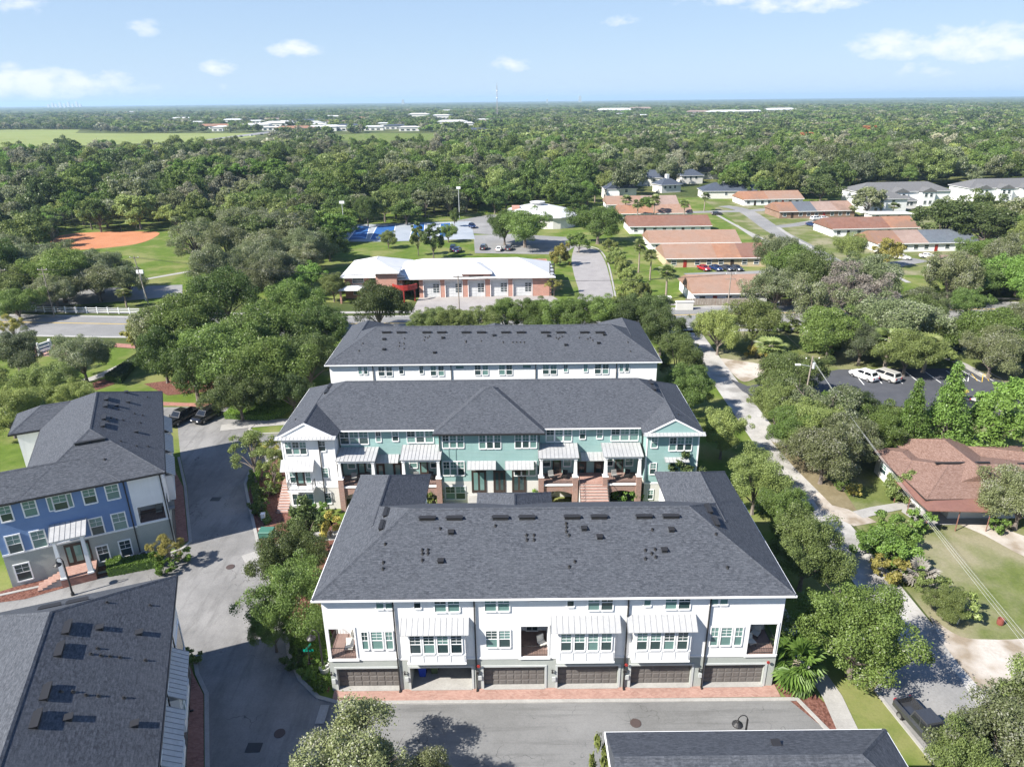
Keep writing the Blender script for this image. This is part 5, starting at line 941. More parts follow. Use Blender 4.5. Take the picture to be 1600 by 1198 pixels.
# shrub masses and single shrubs
gs = 'shrubs'
for (px, py, r, m_, lab) in [(1012, 385, 2.2, L_BRI, None)]: pass
hed = [(955, 385, 2.8), (963, 400, 2.8), (972, 415, 2.6), (980, 430, 2.6), (988, 445, 2.8), (978, 460, 2.8), (965, 480, 2.5), (1003, 455, 2.2)]
for k, (px, py, r) in enumerate(hed): T('bushbig', px, py, 2.2, r, ['yellow-green bush farthest up the row dividing the station drive from the lawn', 'second bush from the far end of the row along the station drive', 'third bush from the far end of the row along the station drive', 'fourth bush from the far end of the row along the station drive', 'middle bush of the row, beside the two slim palms', 'bush nearest the drive mouth below the slim palms', 'lowest bush of the row, touching the trees behind the far block', 'single bush right of the row below the second palm'][k], L_OLV, 'bushes along the station drive', 'bush')
for (px, py, zc, r, m_, lab) in [(1372, 850, 1.7, 2.4, L_BRI, 'bright bush nearest the sandy path on the verge'), (1398, 832, 1.6, 2.6, L_BRI, 'bright bush at the house path end of the thicket'), (1408, 868, 1.6, 2.4, L_BRI, 'bright bush at the middle of the thicket under the wires'), (1388, 888, 1.3, 1.8, L_YEL, 'yellow-green bush on the road side of the thicket'), (1438, 812, 1.4, 1.4, L_BRI, 'round bush next to the carport'), (1335, 766, .9, .9, L_YEL, 'first small round bush on the dry verge'), (1318, 758, .9, 1.0, L_OAK, 'dark small bush on the dry verge'), (1500, 948, 1.4, 1.7, L_OLV, 'bush where the power lines cross the verge'), (1455, 915, 1.2, 1.6, L_OLV, 'scrubby bush behind the palmetto'), (1405, 760, 1.8, 2.0, L_OLV, 'grey-green bush against the house front'), (1560, 820, 1.0, 1.0, L_BRI, 'small bush by the sandy yard'),
    (975, 768, 1.4, 1.5, L_BRI, 'bright shrub below the teal porch right of the stair'), (998, 772, 1.2, 1.2, L_BRI, 'bright shrub at the foot of the last porch pier'), (845, 772, 1.2, 1.2, L_BRI, 'bright shrub left of the brick arch'), (820, 768, 1.0, 1.0, L_YEL, 'shrub beside the teal entrance stoop'), (680, 775, 1.3, 1.2, L_OLV, 'shrub by the brick pier left of centre'), (515, 822, 1.4, 1.5, L_YEL, 'reddish yellow grass clump below the white end unit'), (498, 797, 1.0, 1.0, L_BRI, 'small shrub at the white end unit corner'), (408, 740, 1.1, 1.3, L_BRI, 'green shrub on the planted bed by the kerb'), (418, 765, 1.0, 1.3, L_OAK, 'dark shrub on the planted bed by the kerb'), (420, 700, 1.2, 1.5, L_YEL, 'yellow shrub by the white end unit stair'), (405, 790, 1.0, 1.2, L_OAK, 'low shrub near the transformer box'), (432, 752, 1.2, 1.2, L_OLV, 'shrub against the brick side stair'), (485, 1045, .8, 1.0, L_BRI, 'round bush on the corner lawn by the street sign'), (500, 1068, .6, .8, L_HEDGE, 'clipped ball shrub at the apron corner'), (462, 1030, .8, 1.2, L_OAK, 'dark shrub under the oak at the street corner'), (258, 888, .8, 1.1, L_HEDGE, 'corner shrub at the right end of the front hedge'), (285, 868, .7, 1.0, L_HEDGE, 'low shrub at the kerb bend of the blue block'), (246, 872, 1.0, .8, L_HEDGE, 'upright shrub by the balcony corner'), (295, 1030, .8, 1.0, L_OAK, 'shrub at the corner of the lower left block'), (1495, 605 + 10, 1.0, 1.5, L_YEL, 'yellow shrub at the car park edge'), (225, 640, .8, 1.2, L_OAK, 'bush beside the parked pickup'), (1185, 548, 1.5, 2.2, L_YEL, 'straw coloured brush by the side road')]:
    T('bush' if r < 2 else 'bushbig', px, py, zc, r, lab, m_, cat='shrub')
def hedge(name, pts, h, mat, label, n, leaf=.12, cat='hedge'):
    """clipped hedge: leafy faces over a solid core following an outline"""
    g = np.random.default_rng(n); P2 = np.array(pts); mn, mx = P2.min(0), P2.max(0)
    def inside(q):
        r = np.zeros(len(q), bool); j = len(P2) - 1
        for i in range(len(P2)):
            xi, yi = P2[i]; xj, yj = P2[j]; r ^= ((yi > q[:, 1]) != (yj > q[:, 1])) & (q[:, 0] < (xj - xi) * (q[:, 1] - yi) / (yj - yi + 1e-9) + xi); j = i
        return r
    q = g.uniform(mn, mx, (n * 3, 2)); q = q[inside(q)][:n]; c = np.column_stack([q, h + g.normal(0, .04, len(q))]); nr = np.tile([0, 0, 1.], (len(q), 1)) + g.normal(0, .5, (len(q), 3))
    ed, en_ = [], []
    for i in range(len(P2)):
        a, b = P2[i], P2[(i + 1) % len(P2)]; ln = np.linalg.norm(b - a); k = int(ln * h / (leaf * leaf) * .9) + 2; t = g.uniform(0, 1, k)[:, None]; ed.append(np.column_stack([a + (b - a) * t + g.normal(0, .04, (k, 2)), g.uniform(0, h, k)])); nn_ = np.array([(b - a)[1], -(b - a)[0], 0]) / (ln + 1e-9); en_.append(np.tile(nn_, (k, 1)) + g.normal(0, .5, (k, 3)))
    c = np.vstack([c] + ed); nr = np.vstack([nr] + en_); x0, y0 = P2.mean(0); c -= np.array([x0, y0, 0]); o = empty(name, (x0, y0, 0), label, cat)
    me = cards_mesh('foliage', c, nr, leaf * g.uniform(.7, 1.6, len(c)), g.uniform(0, 1, len(c)), mat, n); link('foliage', me, o); m = MB((x0, y0, 0)); m.prism([((p[0] - x0) * .985 + x0, (p[1] - y0) * .985 + y0) for p in pts], 0, h - .05); m.build('hedge_core', plain('hedge_core_green', (.06, .11, .02), .9), o); return o
hedge('hedge', PX((168, 886), (248, 874), (258, 885), (170, 902)), .95, L_HEDGE, 'clipped box hedge along the front of the blue block', 5000)
hedge('hedge', PX((175, 868), (190, 868), (192, 880), (175, 880)), .8, L_HEDGE, 'square cut shrub block beside the blue block steps', 900)
hedge('hedge', PX((350, 655), (366, 640), (420, 632), (455, 627), (466, 636), (440, 650), (420, 658)), .9, L_HEDGE, 'wide clipped hedge curving beside the entrance lawn', 9000, .16)
hedge('hedge', PX((165, 595), (215, 560), (222, 562), (190, 600)), 1.1, L_DRK, 'tall dark hedge by the curving walk', 4000, .2)
hedge('ground_cover', [(-20.0, 50.4), (-18.9, 47.6), (-17.2, 45.0), (-15.4, 43.2), (-15.0, 44.0), (-15.0, 47.5), (-17.0, 51.0)], .3, L_HEDGE, 'dense green ground cover on the corner below the balcony', 5000, .13, 'ground cover')
hedge('ground_cover', PX((388, 745), (400, 735), (412, 790), (425, 815), (415, 822), (400, 800)), .35, L_OAK, 'low ground cover on the kerbside bed', 5000, .14, 'ground cover')
# ------------------------------------------------------------ scattered woods
def project(x, y, z):
    z = z - H; dep = y * math.cos(P) - z * math.sin(P); u = x / dep * F; v = (y * math.sin(P) + z * math.cos(P)) / dep * F
    c, s = math.cos(ROLL), math.sin(ROLL); return 800 + u * c - v * s, 599 - (u * s + v * c)
def inpoly(px, py, poly):
    r = np.zeros(len(px), bool); j = len(poly) - 1
    for i in range(len(poly)):
        xi, yi = poly[i]; xj, yj = poly[j]; r ^= ((yi > py) != (yj > py)) & (px < (xj - xi) * (py - yi) / (yj - yi + 1e-9) + xi); j = i
    return r
# outlines drawn on the ground plan by sight lines at crown height: where the woods stand
WOODS = [
 [(-420, 250), (40, 240), (200, 232), (330, 226), (420, 219), (520, 214), (545, 226), (600, 228), (690, 220), (705, 208), (900, 204), (1100, 200), (2050, 196), (2050, 292), (1600, 270), (1480, 272), (1360, 272), (1322, 285), (1250, 292), (1150, 285), (1120, 262), (1060, 262), (1040, 275), (990, 262), (985, 290), (938, 300), (900, 318), (860, 300), (760, 312), (640, 322), (545, 328), (520, 400), (420, 420), (330, 345), (250, 330), (180, 330), (100, 340), (70, 372), (-420, 400)],
 [(-420, 400), (60, 380), (110, 400), (200, 408), (205, 430), (120, 445), (-420, 500)],
 [(1195, 400), (1250, 380), (1300, 425), (1360, 430), (1430, 448), (1490, 420), (1545, 380), (2050, 360), (2050, 640), (1640, 600), (1560, 545), (1480, 540), (1400, 500), (1290, 540), (1215, 530), (1190, 470)],
 [(1460, 322), (2050, 316), (2050, 385), (1560, 372), (1545, 345), (1450, 340)],
 [(1240, 560), (1330, 620), (1420, 640), (1400, 700), (1330, 730), (1262, 690), (1230, 640)],
 [(1530, 640), (2050, 640), (2050, 720), (1600, 700)],
 [(1120, 262), (1180, 262), (1185, 280), (1130, 284)],
]
THIN = [[(940, 266), (1000, 262), (1062, 266), (1072, 302), (940, 304)], [(1112, 278), (1198, 278), (1198, 306), (1112, 306)]]
CLEAR = [[(1330, 290), (1360, 272), (1485, 272), (1485, 330), (1360, 345)], [(1490, 300), (1510, 280), (2050, 282), (2050, 306)], [(-420, 205), (400, 205), (330, 232), (40, 242), (-420, 262)], [(1205, 690), (1300, 720), (1345, 800), (1290, 790)], [(1130, 585), (1320, 570), (1640, 610), (1640, 655), (1330, 630)], [(1365, 690), (1640, 680), (1640, 900), (1440, 850)]]
def scatter(y0, y1, sp, zc, seed, band=None):
    g = np.random.default_rng(seed); xm = y1 * .92; nx = int(2 * xm / sp); ny = int((y1 - y0) / sp)
    X, Y = np.meshgrid(np.arange(nx) * sp - xm, y0 + np.arange(ny) * sp); X = (X + (np.arange(ny) % 2)[:, None] * sp / 2).ravel() + g.normal(0, sp * .2, nx * ny); Y = Y.ravel() + g.normal(0, sp * .2, nx * ny)
    k = np.abs(X) < Y * .86 + 15; X, Y = X[k], Y[k]; return X, Y
def wooded(X, Y, zc=7.0):
    px, py = project(X, Y, zc); bx, by = project(X, Y, 0.0); r = np.zeros(len(X), bool)
    for w in WOODS: r |= inpoly(px, py, w)
    for c in CLEAR: r &= ~(inpoly(px, py, c) & (Y < 338)) & ~(inpoly(bx, by, c) & (Y < 338))
    tr_ = np.random.default_rng(8).uniform(0, 1, len(X))
    for c in THIN: r &= ~(inpoly(px, py, c) & (tr_ < .22))
    return r
X, Y = scatter(95, 620, 11.5, 7, 3); k = wooded(X, Y); X, Y = X[k], Y[k]
keep = np.ones(len(X), bool)
for (ox, oy, orr) in OCC: keep &= (X - ox) ** 2 + (Y - oy) ** 2 > (orr * .75 + 2.5) ** 2
X, Y = X[keep], Y[keep]; o_ = np.argsort(Y + .15 * np.abs(X)); X, Y = X[o_], Y[o_]
budget = 296 - NT_COUNT[0] if NT_COUNT[0] < 200 else 150
budget = max(60, 300 - sum(1 for o in C.objects if o.get('category') == 'tree'))
lm = [L_OAK, L_MOSS, L_OAK, L_OLV, L_DRK, L_MOSS, L_BRI, L_OAK, L_OLV, L_DRK]
rr = random.Random(4)
def zone(px, py, y):
    if y > 290: return ('live oak in the woods beyond the courts and the hall', 'oaks beyond the courts') if px > 540 else ('live oak in the woods beyond the clay ball field', 'oaks beyond the ball field')
    if px < 540: return ('mossy oak in the wooded park around the ball field', 'oaks in the left park')
    if px > 1440: return ('oak in the right-hand woods behind the slate and orange roofs', 'oaks at the right')
    if px > 1150: return ('oak in the mossy wood between the orange roofs and the car park', 'oaks by the car park')
    return ('oak in the woods around the slate roofed houses', 'oaks around the slate roofs')
LMK = [('the clay infield', 160, 375), ('the backstop fence', 115, 348), ('the tall bright pines', 350, 290), ('the blue courts', 630, 362), ('the entrance grove', 350, 480), ('the fire station', 700, 430), ('the white rail fence', 140, 488), ('the meadow', 200, 236), ('the round hall', 862, 330), ('the slate roofed house', 967, 290), ('the dark car park', 1430, 600), ('the half slate row house', 1450, 372), ('the pale apartment house', 1400, 292), ('the edge apartment house', 1560, 290), ('the grey bare-limbed oak', 1335, 455), ('the brown roofed house', 1490, 740), ('the subdivision road', 1250, 390), ('the bright conifers', 1460, 645), ('the big dark oak clump', 1500, 335), ('the sprawling park oak', 305, 372), ('the brown row house', 1520, 408), ('the service lane', 60, 465), ('the back orange row house', 1212, 305)]
def wood_label(px, py, m_, r):
    n, lx, ly = min(LMK, key=lambda l: math.hypot((px - l[1]), (py - l[2]) * 2)); dx, dy = px - lx, py - ly; far_ = math.hypot(dx, dy * 2); q = 'just' if far_ < 45 else ('a bit' if far_ < 110 else 'well')
    v = 'beyond' if dy < -6 else ('in front of' if dy > 6 else 'level with'); h = '' if abs(dx) < 14 else (' to its left' if dx < 0 else ' to its right')
    c = {'oak_leaves': 'mid green oak', 'mossy_oak_leaves': 'mossy grey-green oak', 'olive_leaves': 'olive green oak', 'dark_glossy_leaves': 'dark green oak', 'bright_green_leaves': 'bright green oak'}[m_.name]
    sz = 'large ' if r > 7.3 else ('small ' if r < 5.8 else '')
    return f'{sz}{c} {q} {v} {n}{h}'
for i in range(min(budget, len(X))):
    x, y = float(X[i]), float(Y[i]); px, py = project(x, y, 7.0); lab, gp = zone(px, py, y); near = y < 170
    m_ = rr.choice(lm) if y > 200 or px > 900 else rr.choice([L_MOSS, L_MOSS, L_OAK, L_OLV])
    if px > 1180 and y < 210 and rr.random() < .5: m_ = L_MOSS
    r = rr.uniform(4.8, 8.4); lab = wood_label(px, py, m_, r)
    tree((f'big{rr.randrange(3)}' if y < 200 else f'mid{rr.randrange(4)}'), x, y, rr.uniform(5.2, 8.2) if y > 150 else rr.uniform(4, 5.5), r if y > 150 else r * .75, lab, m_, gp)
# brush and saplings under and between the oaks
ux, uy = scatter(60, 330, 3.6, 1.2, 77); upx, upy = project(ux, uy, 3.0); gx, gy = project(ux, uy, 0.0); ku = np.zeros(len(ux), bool)
BRUSH = WOODS + [[(1175, 560), (1240, 560), (1330, 690), (1300, 735), (1255, 720), (1205, 660)], [(1300, 640), (1420, 640), (1420, 700), (1370, 705), (1330, 720)], [(225, 520), (520, 470), (520, 560), (400, 600), (270, 590)], [(1180, 480), (1560, 500), (1600, 570), (1400, 570), (1250, 560)]]
for w in BRUSH: ku |= inpoly(upx, upy, w) & inpoly(gx, gy, w)
for c in CLEAR[:1] + CLEAR[3:]: ku &= ~inpoly(gx, gy, c)
ku &= ~((uy > 137) & (uy < 160)) & (np.random.default_rng(2).uniform(0, 1, len(ux)) < .5) & ~((ux > 32) & (ux < 39) & (uy < 140)) & ~((uy > 180) & (ux < -60) & (ux > -150) & (uy < 270)); ux, uy = ux[ku], uy[ku]
# tall bright pines in the park behind the ball field
for k, (px, py) in enumerate([(280, 262), (300, 268), (318, 258), (345, 272), (370, 270), (392, 262), (410, 268), (335, 256), (430, 262)]):
    T('pine', px, py, 14.5, 6.2, f"tall bright pine behind the ball field, {['first', 'second', 'third', 'sixth', 'seventh', 'fifth', 'eighth', 'fourth', 'last'][k]} of them from the left", L_BRI, 'tall pines in the park', 'pine tree')
for px, py, lb_ in ((1262, 214, 'rust coloured tree far off in the right-hand woods'), (1355, 202, 'smaller rust tinted tree farther right in the woods')): T('mid1', px, py, 8, 9, lb_, L_RUST)
# everything farther or past the limit of single trees: one wood
FC = bpy.data.collections.new('forest_sources'); far_kinds = []
def far_src(key, seed, R0, zc, hz, ncl, nleaf, leaf, mat, trunk=False):
    me, cc = crown('crown', seed, R0, zc, hz, ncl, nleaf, leaf, mat); o = bpy.data.objects.new(key, me); FC.objects.link(o); return o
def gn_forest(name, pts, scl, idx, coll_objs, label=None):
    col = bpy.data.collections.new(name + '_sources')
    for i, o in enumerate(coll_objs): o.name = f'{i:02d}_source'; col.objects.link(o)
    me = bpy.data.meshes.new(name); me.vertices.add(len(pts)); me.vertices.foreach_set('co', pts.astype(np.float32).ravel())
    a = me.attributes.new('scl', 'FLOAT_VECTOR', 'POINT'); a.data.foreach_set('vector', scl.astype(np.float32).ravel()); a = me.attributes.new('rot', 'FLOAT_VECTOR', 'POINT'); r = np.zeros((len(pts), 3)); r[:, 2] = np.random.default_rng(1).uniform(0, 6.28, len(pts)); a.data.foreach_set('vector', r.astype(np.float32).ravel())
    a = me.attributes.new('idx', 'INT', 'POINT'); a.data.foreach_set('value', idx.astype(np.int32)); me.update()
    o = bpy.data.objects.new(name, me); C.objects.link(o); ng = bpy.data.node_groups.new(name + '_nodes', 'GeometryNodeTree'); ng.interface.new_socket('Geometry', in_out='INPUT', socket_type='NodeSocketGeometry'); ng.interface.new_socket('Geometry', in_out='OUTPUT', socket_type='NodeSocketGeometry')
    n = ng.nodes; l = ng.links; gi = n.new('NodeGroupInput'); go = n.new('NodeGroupOutput'); ip = n.new('GeometryNodeInstanceOnPoints'); ci = n.new('GeometryNodeCollectionInfo'); ci.inputs['Collection'].default_value = col; ci.inputs['Separate Children'].default_value = True; ci.inputs['Reset Children'].default_value = True
    def na(nm, dt): x = n.new('GeometryNodeInputNamedAttribute'); x.data_type = dt; x.inputs['Name'].default_value = nm; return x.outputs['Attribute']
    l.new(gi.outputs[0], ip.inputs['Points']); l.new(ci.outputs[0], ip.inputs['Instance']); ip.inputs['Pick Instance'].default_value = True; l.new(na('idx', 'INT'), ip.inputs['Instance Index']); l.new(na('rot', 'FLOAT_VECTOR'), ip.inputs['Rotation']); l.new(na('scl', 'FLOAT_VECTOR'), ip.inputs['Scale']); l.new(ip.outputs[0], go.inputs[0])
    md = o.modifiers.new('trees', 'NODES'); md.node_group = ng; return o
rest = np.stack([X[budget:], Y[budget:], np.zeros(len(X) - budget if len(X) > budget else 0)], 1)
mats_far = [L_OAK, L_MOSS, L_OLV, L_DRK, L_OAK, L_BRI, L_MOSS, L_PALE]
src = [bpy.data.objects.new('s', KIND[f'mid{i % 4}'][1]) for i in range(8)]
for i, o in enumerate(src): o.data = KIND[f'mid{i % 4}'][1].copy(); o.data.materials[0] = mats_far[i]
g = np.random.default_rng(5); s = g.uniform(.85, 1.55, (len(rest), 1)); 
f1 = gn_forest('woods', rest, np.hstack([s, s, s * g.uniform(.85, 1.15, (len(rest), 1))]), g.choice(8, len(rest), p=[.22, .18, .14, .14, .12, .06, .08, .06]), src); tag(f1, 'dense mixed woods filling the middle distance behind the roofs', 'woods', kind='stuff')
us = [bpy.data.objects.new('s', KIND['bushbig'][1].copy()) for _ in range(4)]
for i, o in enumerate(us): o.data.materials[0] = [L_OAK, L_OLV, L_DRK, L_BRI][i]
s = g.uniform(.45, 1.1, (len(ux), 1)); tag(gn_forest('undergrowth', np.stack([ux, uy, np.zeros(len(ux))], 1), np.hstack([s, s, s * g.uniform(.7, 1.4, (len(ux), 1))]), g.choice(4, len(ux), p=[.35, .3, .2, .15]), us), 'brush and saplings growing under the oaks', 'undergrowth', kind='stuff')
FAR_CLEAR = [[(-420, 203), (125, 203), (200, 208), (400, 208), (430, 214), (410, 228), (330, 232), (40, 240), (-420, 260)], [(515, 209), (685, 207), (690, 228), (620, 231), (530, 230)], [(330, 219), (400, 211), (430, 207), (440, 212), (350, 224)]]
ax, ay, ar = [], [], []
for (y0, y1, sp, sc) in ((620, 1200, 13.5, 1.25), (1200, 2000, 18, 1.5), (2000, 3400, 27, 1.9)):
    x, y = scatter(y0, y1, sp, 7, int(y0)); px, py = project(x, y, 6.0); bx, by = project(x, y, 0.0); k = np.ones(len(x), bool)
    for c in FAR_CLEAR: k &= ~inpoly(px, py, c) & ~inpoly(bx, by, c)
    dens = np.where((px > 250) & (px < 780) & (py > 176) & (py < 212), .55, 1.0); k &= g.uniform(0, 1, len(x)) < dens
    ax.append(x[k]); ay.append(y[k]); ar.append(np.full(k.sum(), sc))
x, y, sc = map(np.concatenate, (ax, ay, ar)); TOWN_CLEAR = (x, y, sc)
src2 = []
for i in range(8):
    me, cc = crown('crown', 200 + i, 6.5, 6.2, 4.4, 16, 520, 1.7, mats_far[i]); src2.append(bpy.data.objects.new('s', me))
def far_forest():
    x, y, sc = TOWN_CLEAR; k = np.ones(len(x), bool)
    for (bx, by, br) in TOWN: k &= (x - bx) ** 2 + (y - by) ** 2 > br * br
    for (bx, by, br) in TOWN:   # keep the sight line to each far building open for a little way
        k &= ~((np.abs(x - bx * y / by) < br * .8) & (y < by) & (y > by - min(230, by * .12)))
    x, y, sc = x[k], y[k], sc[k]; n = len(x); s = (sc * g.uniform(.75, 1.3, n))[:, None]
    f2 = gn_forest('far_woods', np.stack([x, y, np.zeros(n)], 1), np.hstack([s, s, s ** .4 * g.uniform(.6, 1.08, (n, 1))]), g.choice(8, n, p=[.24, .16, .14, .16, .14, .03, .06, .07]), src2); tag(f2, 'far flat woodland stretching towards the horizon', 'woods', kind='stuff')
# canopy beyond: one rolling leafy sheet out to the horizon
na_, nr_ = 620, 170; th = np.linspace(R(-48), R(48), na_); rad = 3200 * (23600 / 3200) ** (np.linspace(0, 1, nr_) ** 1.15)
TH, RA = np.meshgrid(th, rad); hz = 8 + g.normal(0, 2.6, TH.shape) + 3 * np.sin(RA / 170 + 9 * TH) + 2.5 * np.sin(TH * 63 + RA / 420); hz[0] = 0
v = np.stack([RA * np.sin(TH), RA * np.cos(TH), np.clip(hz, 0, 22)], -1).reshape(-1, 3); ii = np.arange(nr_ - 1)[:, None] * na_ + np.arange(na_ - 1)[None]; q = np.stack([ii, ii + 1, ii + 1 + na_, ii + na_], -1).reshape(-1, 4)
me = bpy.data.meshes.new('horizon_woods'); me.from_pydata(v.tolist(), [], q.tolist()); m = nmat('distant_canopy'); t = NT(m); f = t.noise(t.pos(), .05, 5, .75); f2_ = t.noise(t.pos(), .0022, 3, .6); t.out(t.mix(t.sharp(f2_, .42, .6), t.mix(t.sharp(f, .35, .65), (.035, .050, .018), (.10, .125, .05)), (.10, .12, .06)), .95, .05); me.materials.append(m); tag(link('horizon_woods', me), 'distant tree canopy reaching the horizon', 'woods', kind='stuff')
TOWN = []
# ============================================================ FIRE STATION
st = empty('fire_station', (-14, 175, 0), 'brick fire station with white metal roof, five grey bay doors and a red curved porch', 'building'); SO = tuple(st.location)
ff = FR(0, 165.8, 1.0, st); fc = [ff.rect(a, 432, b, 463) for a, b in ((662, 687), (696, 722), (732, 757), (767, 793), (802, 831))]
X0, X1 = ff.sz(655, 450)[0], ff.sz(862, 450)[0]; zt_ = 4.9
m = MB(SO); hl = [(a, b, .02, 4.1, .5, False) for a, b, c, d in fc]; wall_grid(m, ff, X0, X1, 0, zt_, hl)
ring_walls(m, [ff.P(X0, 0, 0)[:2], ff.P(X1, 0, 0)[:2], ff.P(X1, -20, 0)[:2], ff.P(X0, -20, 0)[:2]], 0, zt_, (0,)); m.build('brick_wall', BRKR, st)
for a, b, c, d in fc:
    o = garage_door(ff, a, b, .02, 4.1, .35, mat=noisy('grey_bay_door', (.50, .51, .51), (.58, .59, .59), .5, .5) if 'grey_bay_door' not in MATS else MATS['grey_bay_door'], rows=6, cols=4)
    m = MB(SO)
    for i in range(4):
        for j in range(2): xx = b - 1.6 + j * .8; ff.box(m, xx, xx + .62, -.36, -.31, 1.2 + i * .55, 1.6 + i * .55)
    m.build('door_window', GLD, st)
m = MB(SO)
for a, b, c, d in fc: ff.box(m, a - .14, a, -.1, .06, 0, 4.25); ff.box(m, b, b + .14, -.1, .06, 0, 4.25); ff.box(m, a, b, -.1, .06, 4.1, 4.3)
m.build('bay_frame', TRIM, st)
for a, b, c, d in fc: m = MB(SO); ff.box(m, (a + b) / 2 - 1.0, (a + b) / 2 + 1.0, .003, .06, 4.45, 4.62); m.build('bay_sign', DARK, st)
TF = lambda x, y, z: ff.P(x, -y, z)
roof(st, TF, X0 - 8, X1 + .8, -.9, 16.5, zt_, .34, WROOF, ends='hhhh', capmat=WROOF)
roof(st, TF, X0 - 18.6, X0 - 3.2, -1.0, 18, zt_ + .6, .34, WROOF, ends='hhhh', name='wing_roof', capmat=WROOF)
cx = (fc[2][0] + fc[2][1]) / 2; m = MB(SO); ff.box(m, cx - 3.4, cx + 3.4, -.6, .25, 4.3, 6.0); m.build('gable_block', BRKR, st); m = MB(SO); ff.box(m, cx - 1.7, cx + 1.7, .25, .3, 4.9, 5.3); m.build('name_plate', DARK, st)
roof(st, TF, cx - 3.8, cx + 3.8, -.7, 8, 6.0, .45, WROOF, ends='hhhh', name='gable_roof', capmat=WROOF)
m = MB(SO); L0 = X0 - 17.8; ring_walls(m, [ff.P(L0, -.4, 0)[:2], ff.P(X0 - 4, -.4, 0)[:2], ff.P(X0 - 4, -19, 0)[:2], ff.P(L0, -19, 0)[:2]], 0, 5.5); m.build('wing_wall', BRKR, st)
bx = ff.sz(590, 440)[0]; bx2 = ff.sz(622, 440)[0]; m = MB(SO); ff.box(m, bx, bx2, -1, 2.2, 0, 6.9); m.build('tower_block', BRKR, st); roof(st, TF, bx - .7, bx2 + .7, -2.9, 3, 6.9, .3, WROOF, name='tower_roof', capmat=WROOF)
m = MB(SO)
for i in range(8): a0, a1 = R(200 + i * 17.5), R(200 + (i + 1) * 17.5); c0 = ff.P(bx2 + 1.8, 1.0, 0); p0 = (c0[0] + 3.2 * math.cos(a0), c0[1] + 3.2 * math.sin(a0)); p1 = (c0[0] + 3.2 * math.cos(a1), c0[1] + 3.2 * math.sin(a1)); q0 = (c0[0] + 2.9 * math.cos(a0), c0[1] + 2.9 * math.sin(a0)); q1 = (c0[0] + 2.9 * math.cos(a1), c0[1] + 2.9 * math.sin(a1)); m.prism([p0, p1, q1, q0], 2.9, 4.1)
m.build('curved_canopy', REDP, st)
for i in (1, 4, 7): a0 = R(200 + i * 17.5); m = MB(SO); m.tube((c0[0] + 3 * math.cos(a0), c0[1] + 3 * math.sin(a0), 0), (c0[0] + 3 * math.cos(a0), c0[1] + 3 * math.sin(a0), 2.9), .16, 8); m.build('canopy_post', REDP, st)
for i in range(3): a = L0 + 2 + i * 4.2; window(ff, a, a + 2.6, 1.0, 2.6, -.38, glassm=GLD, grid=False); window(ff, a, a + 2.6, 3.8, 5.0, -.38, glassm=GLD, grid=False, trim=REDP if i == 1 else None)
m = MB(SO); ff.box(m, L0 - .05, X0 - 4, -.4, -.34, 3.1, 3.4); m.build('stone_band', TRIM, st); pc = ff.sz(500, 440)[0]
roof(st, TF, L0 - .6, L0 + 5.5, -4.0, -.5, 3.2, .3, WROOF, name='porch_roof', capmat=WROOF)
for a in (L0 - .2, L0 + 5.1): m = MB(SO); ff.box(m, a - .2, a + .2, 3.8, 4.2, 0, 3.1); m.build('porch_post', BRKR, st)
sg = empty('flag_banner', (*G(718, 489), 0), 'tall white utility pole in front of the station apron', 'utility pole'); m = MB(tuple(sg.location)); x, y = G(718, 489); m.tube((x, y, 0), (x, y, 8.5), .13, 6, .09); m.build('pole', WOOD, sg); sg.name = 'utility_pole'
m = MB(tuple(sg.location)); m.box(x - .9, x + .9, y - .05, y + .05, 7.9, 8.0); m.build('cross_arm', WOOD, sg)
x, y = G(862, 462); o = empty('steel_tower', (x, y, 0), 'black slatted training tower at the right end of the station', 'tower'); m = MB((x, y, 0))
for a, b in ((-.5, -.5), (.5, -.5), (.5, .5), (-.5, .5)): m.tube((x + a, y + b, 0), (x + a, y + b, 8), .09, 5)
for i in range(9): m.box(x - .55, x + .55, y - .55, y + .55, .8 + i * .85, .9 + i * .85)
m.build('frame', DARK, o)
# round community hall with stepped white roofs
x, y = G(862, 352); hl_ = empty('community_hall', (x, y, 0), 'round hall with stacked white roofs behind the station trees', 'building')
for (dx, dy, r, z0, z1, r2) in ((0, 0, 9, 0, 4.2, 9), (-5, 10, 11, 0, 4.6, 11)):
    m = MB((x, y, 0)); m.lathe([(r, 0), (r, z1)], (x + dx, y + dy, 0), 20); m.build('wall', WHm := STUW, hl_); m = MB((x, y, 0)); m.lathe([(r + .8, z1 - .3), (r + .8, z1), (r * .45, z1 + 1.6), (.01, z1 + 1.7)], (x + dx, y + dy, 0), 20); m.build('roof', WROOF, hl_)
m = MB((x, y, 0)); m.lathe([(2.2, 6), (2.2, 7.2), (3, 7.2), (3, 7.5), (.01, 7.9)], (x - 5, y + 10, 0), 14); m.build('lantern', WROOF, hl_)
m = MB((x, y, 0)); m.box(x - 15, x - 12, y + 6, y + 10, 4, 6.2); m.build('roof_box', BRKR, hl_)
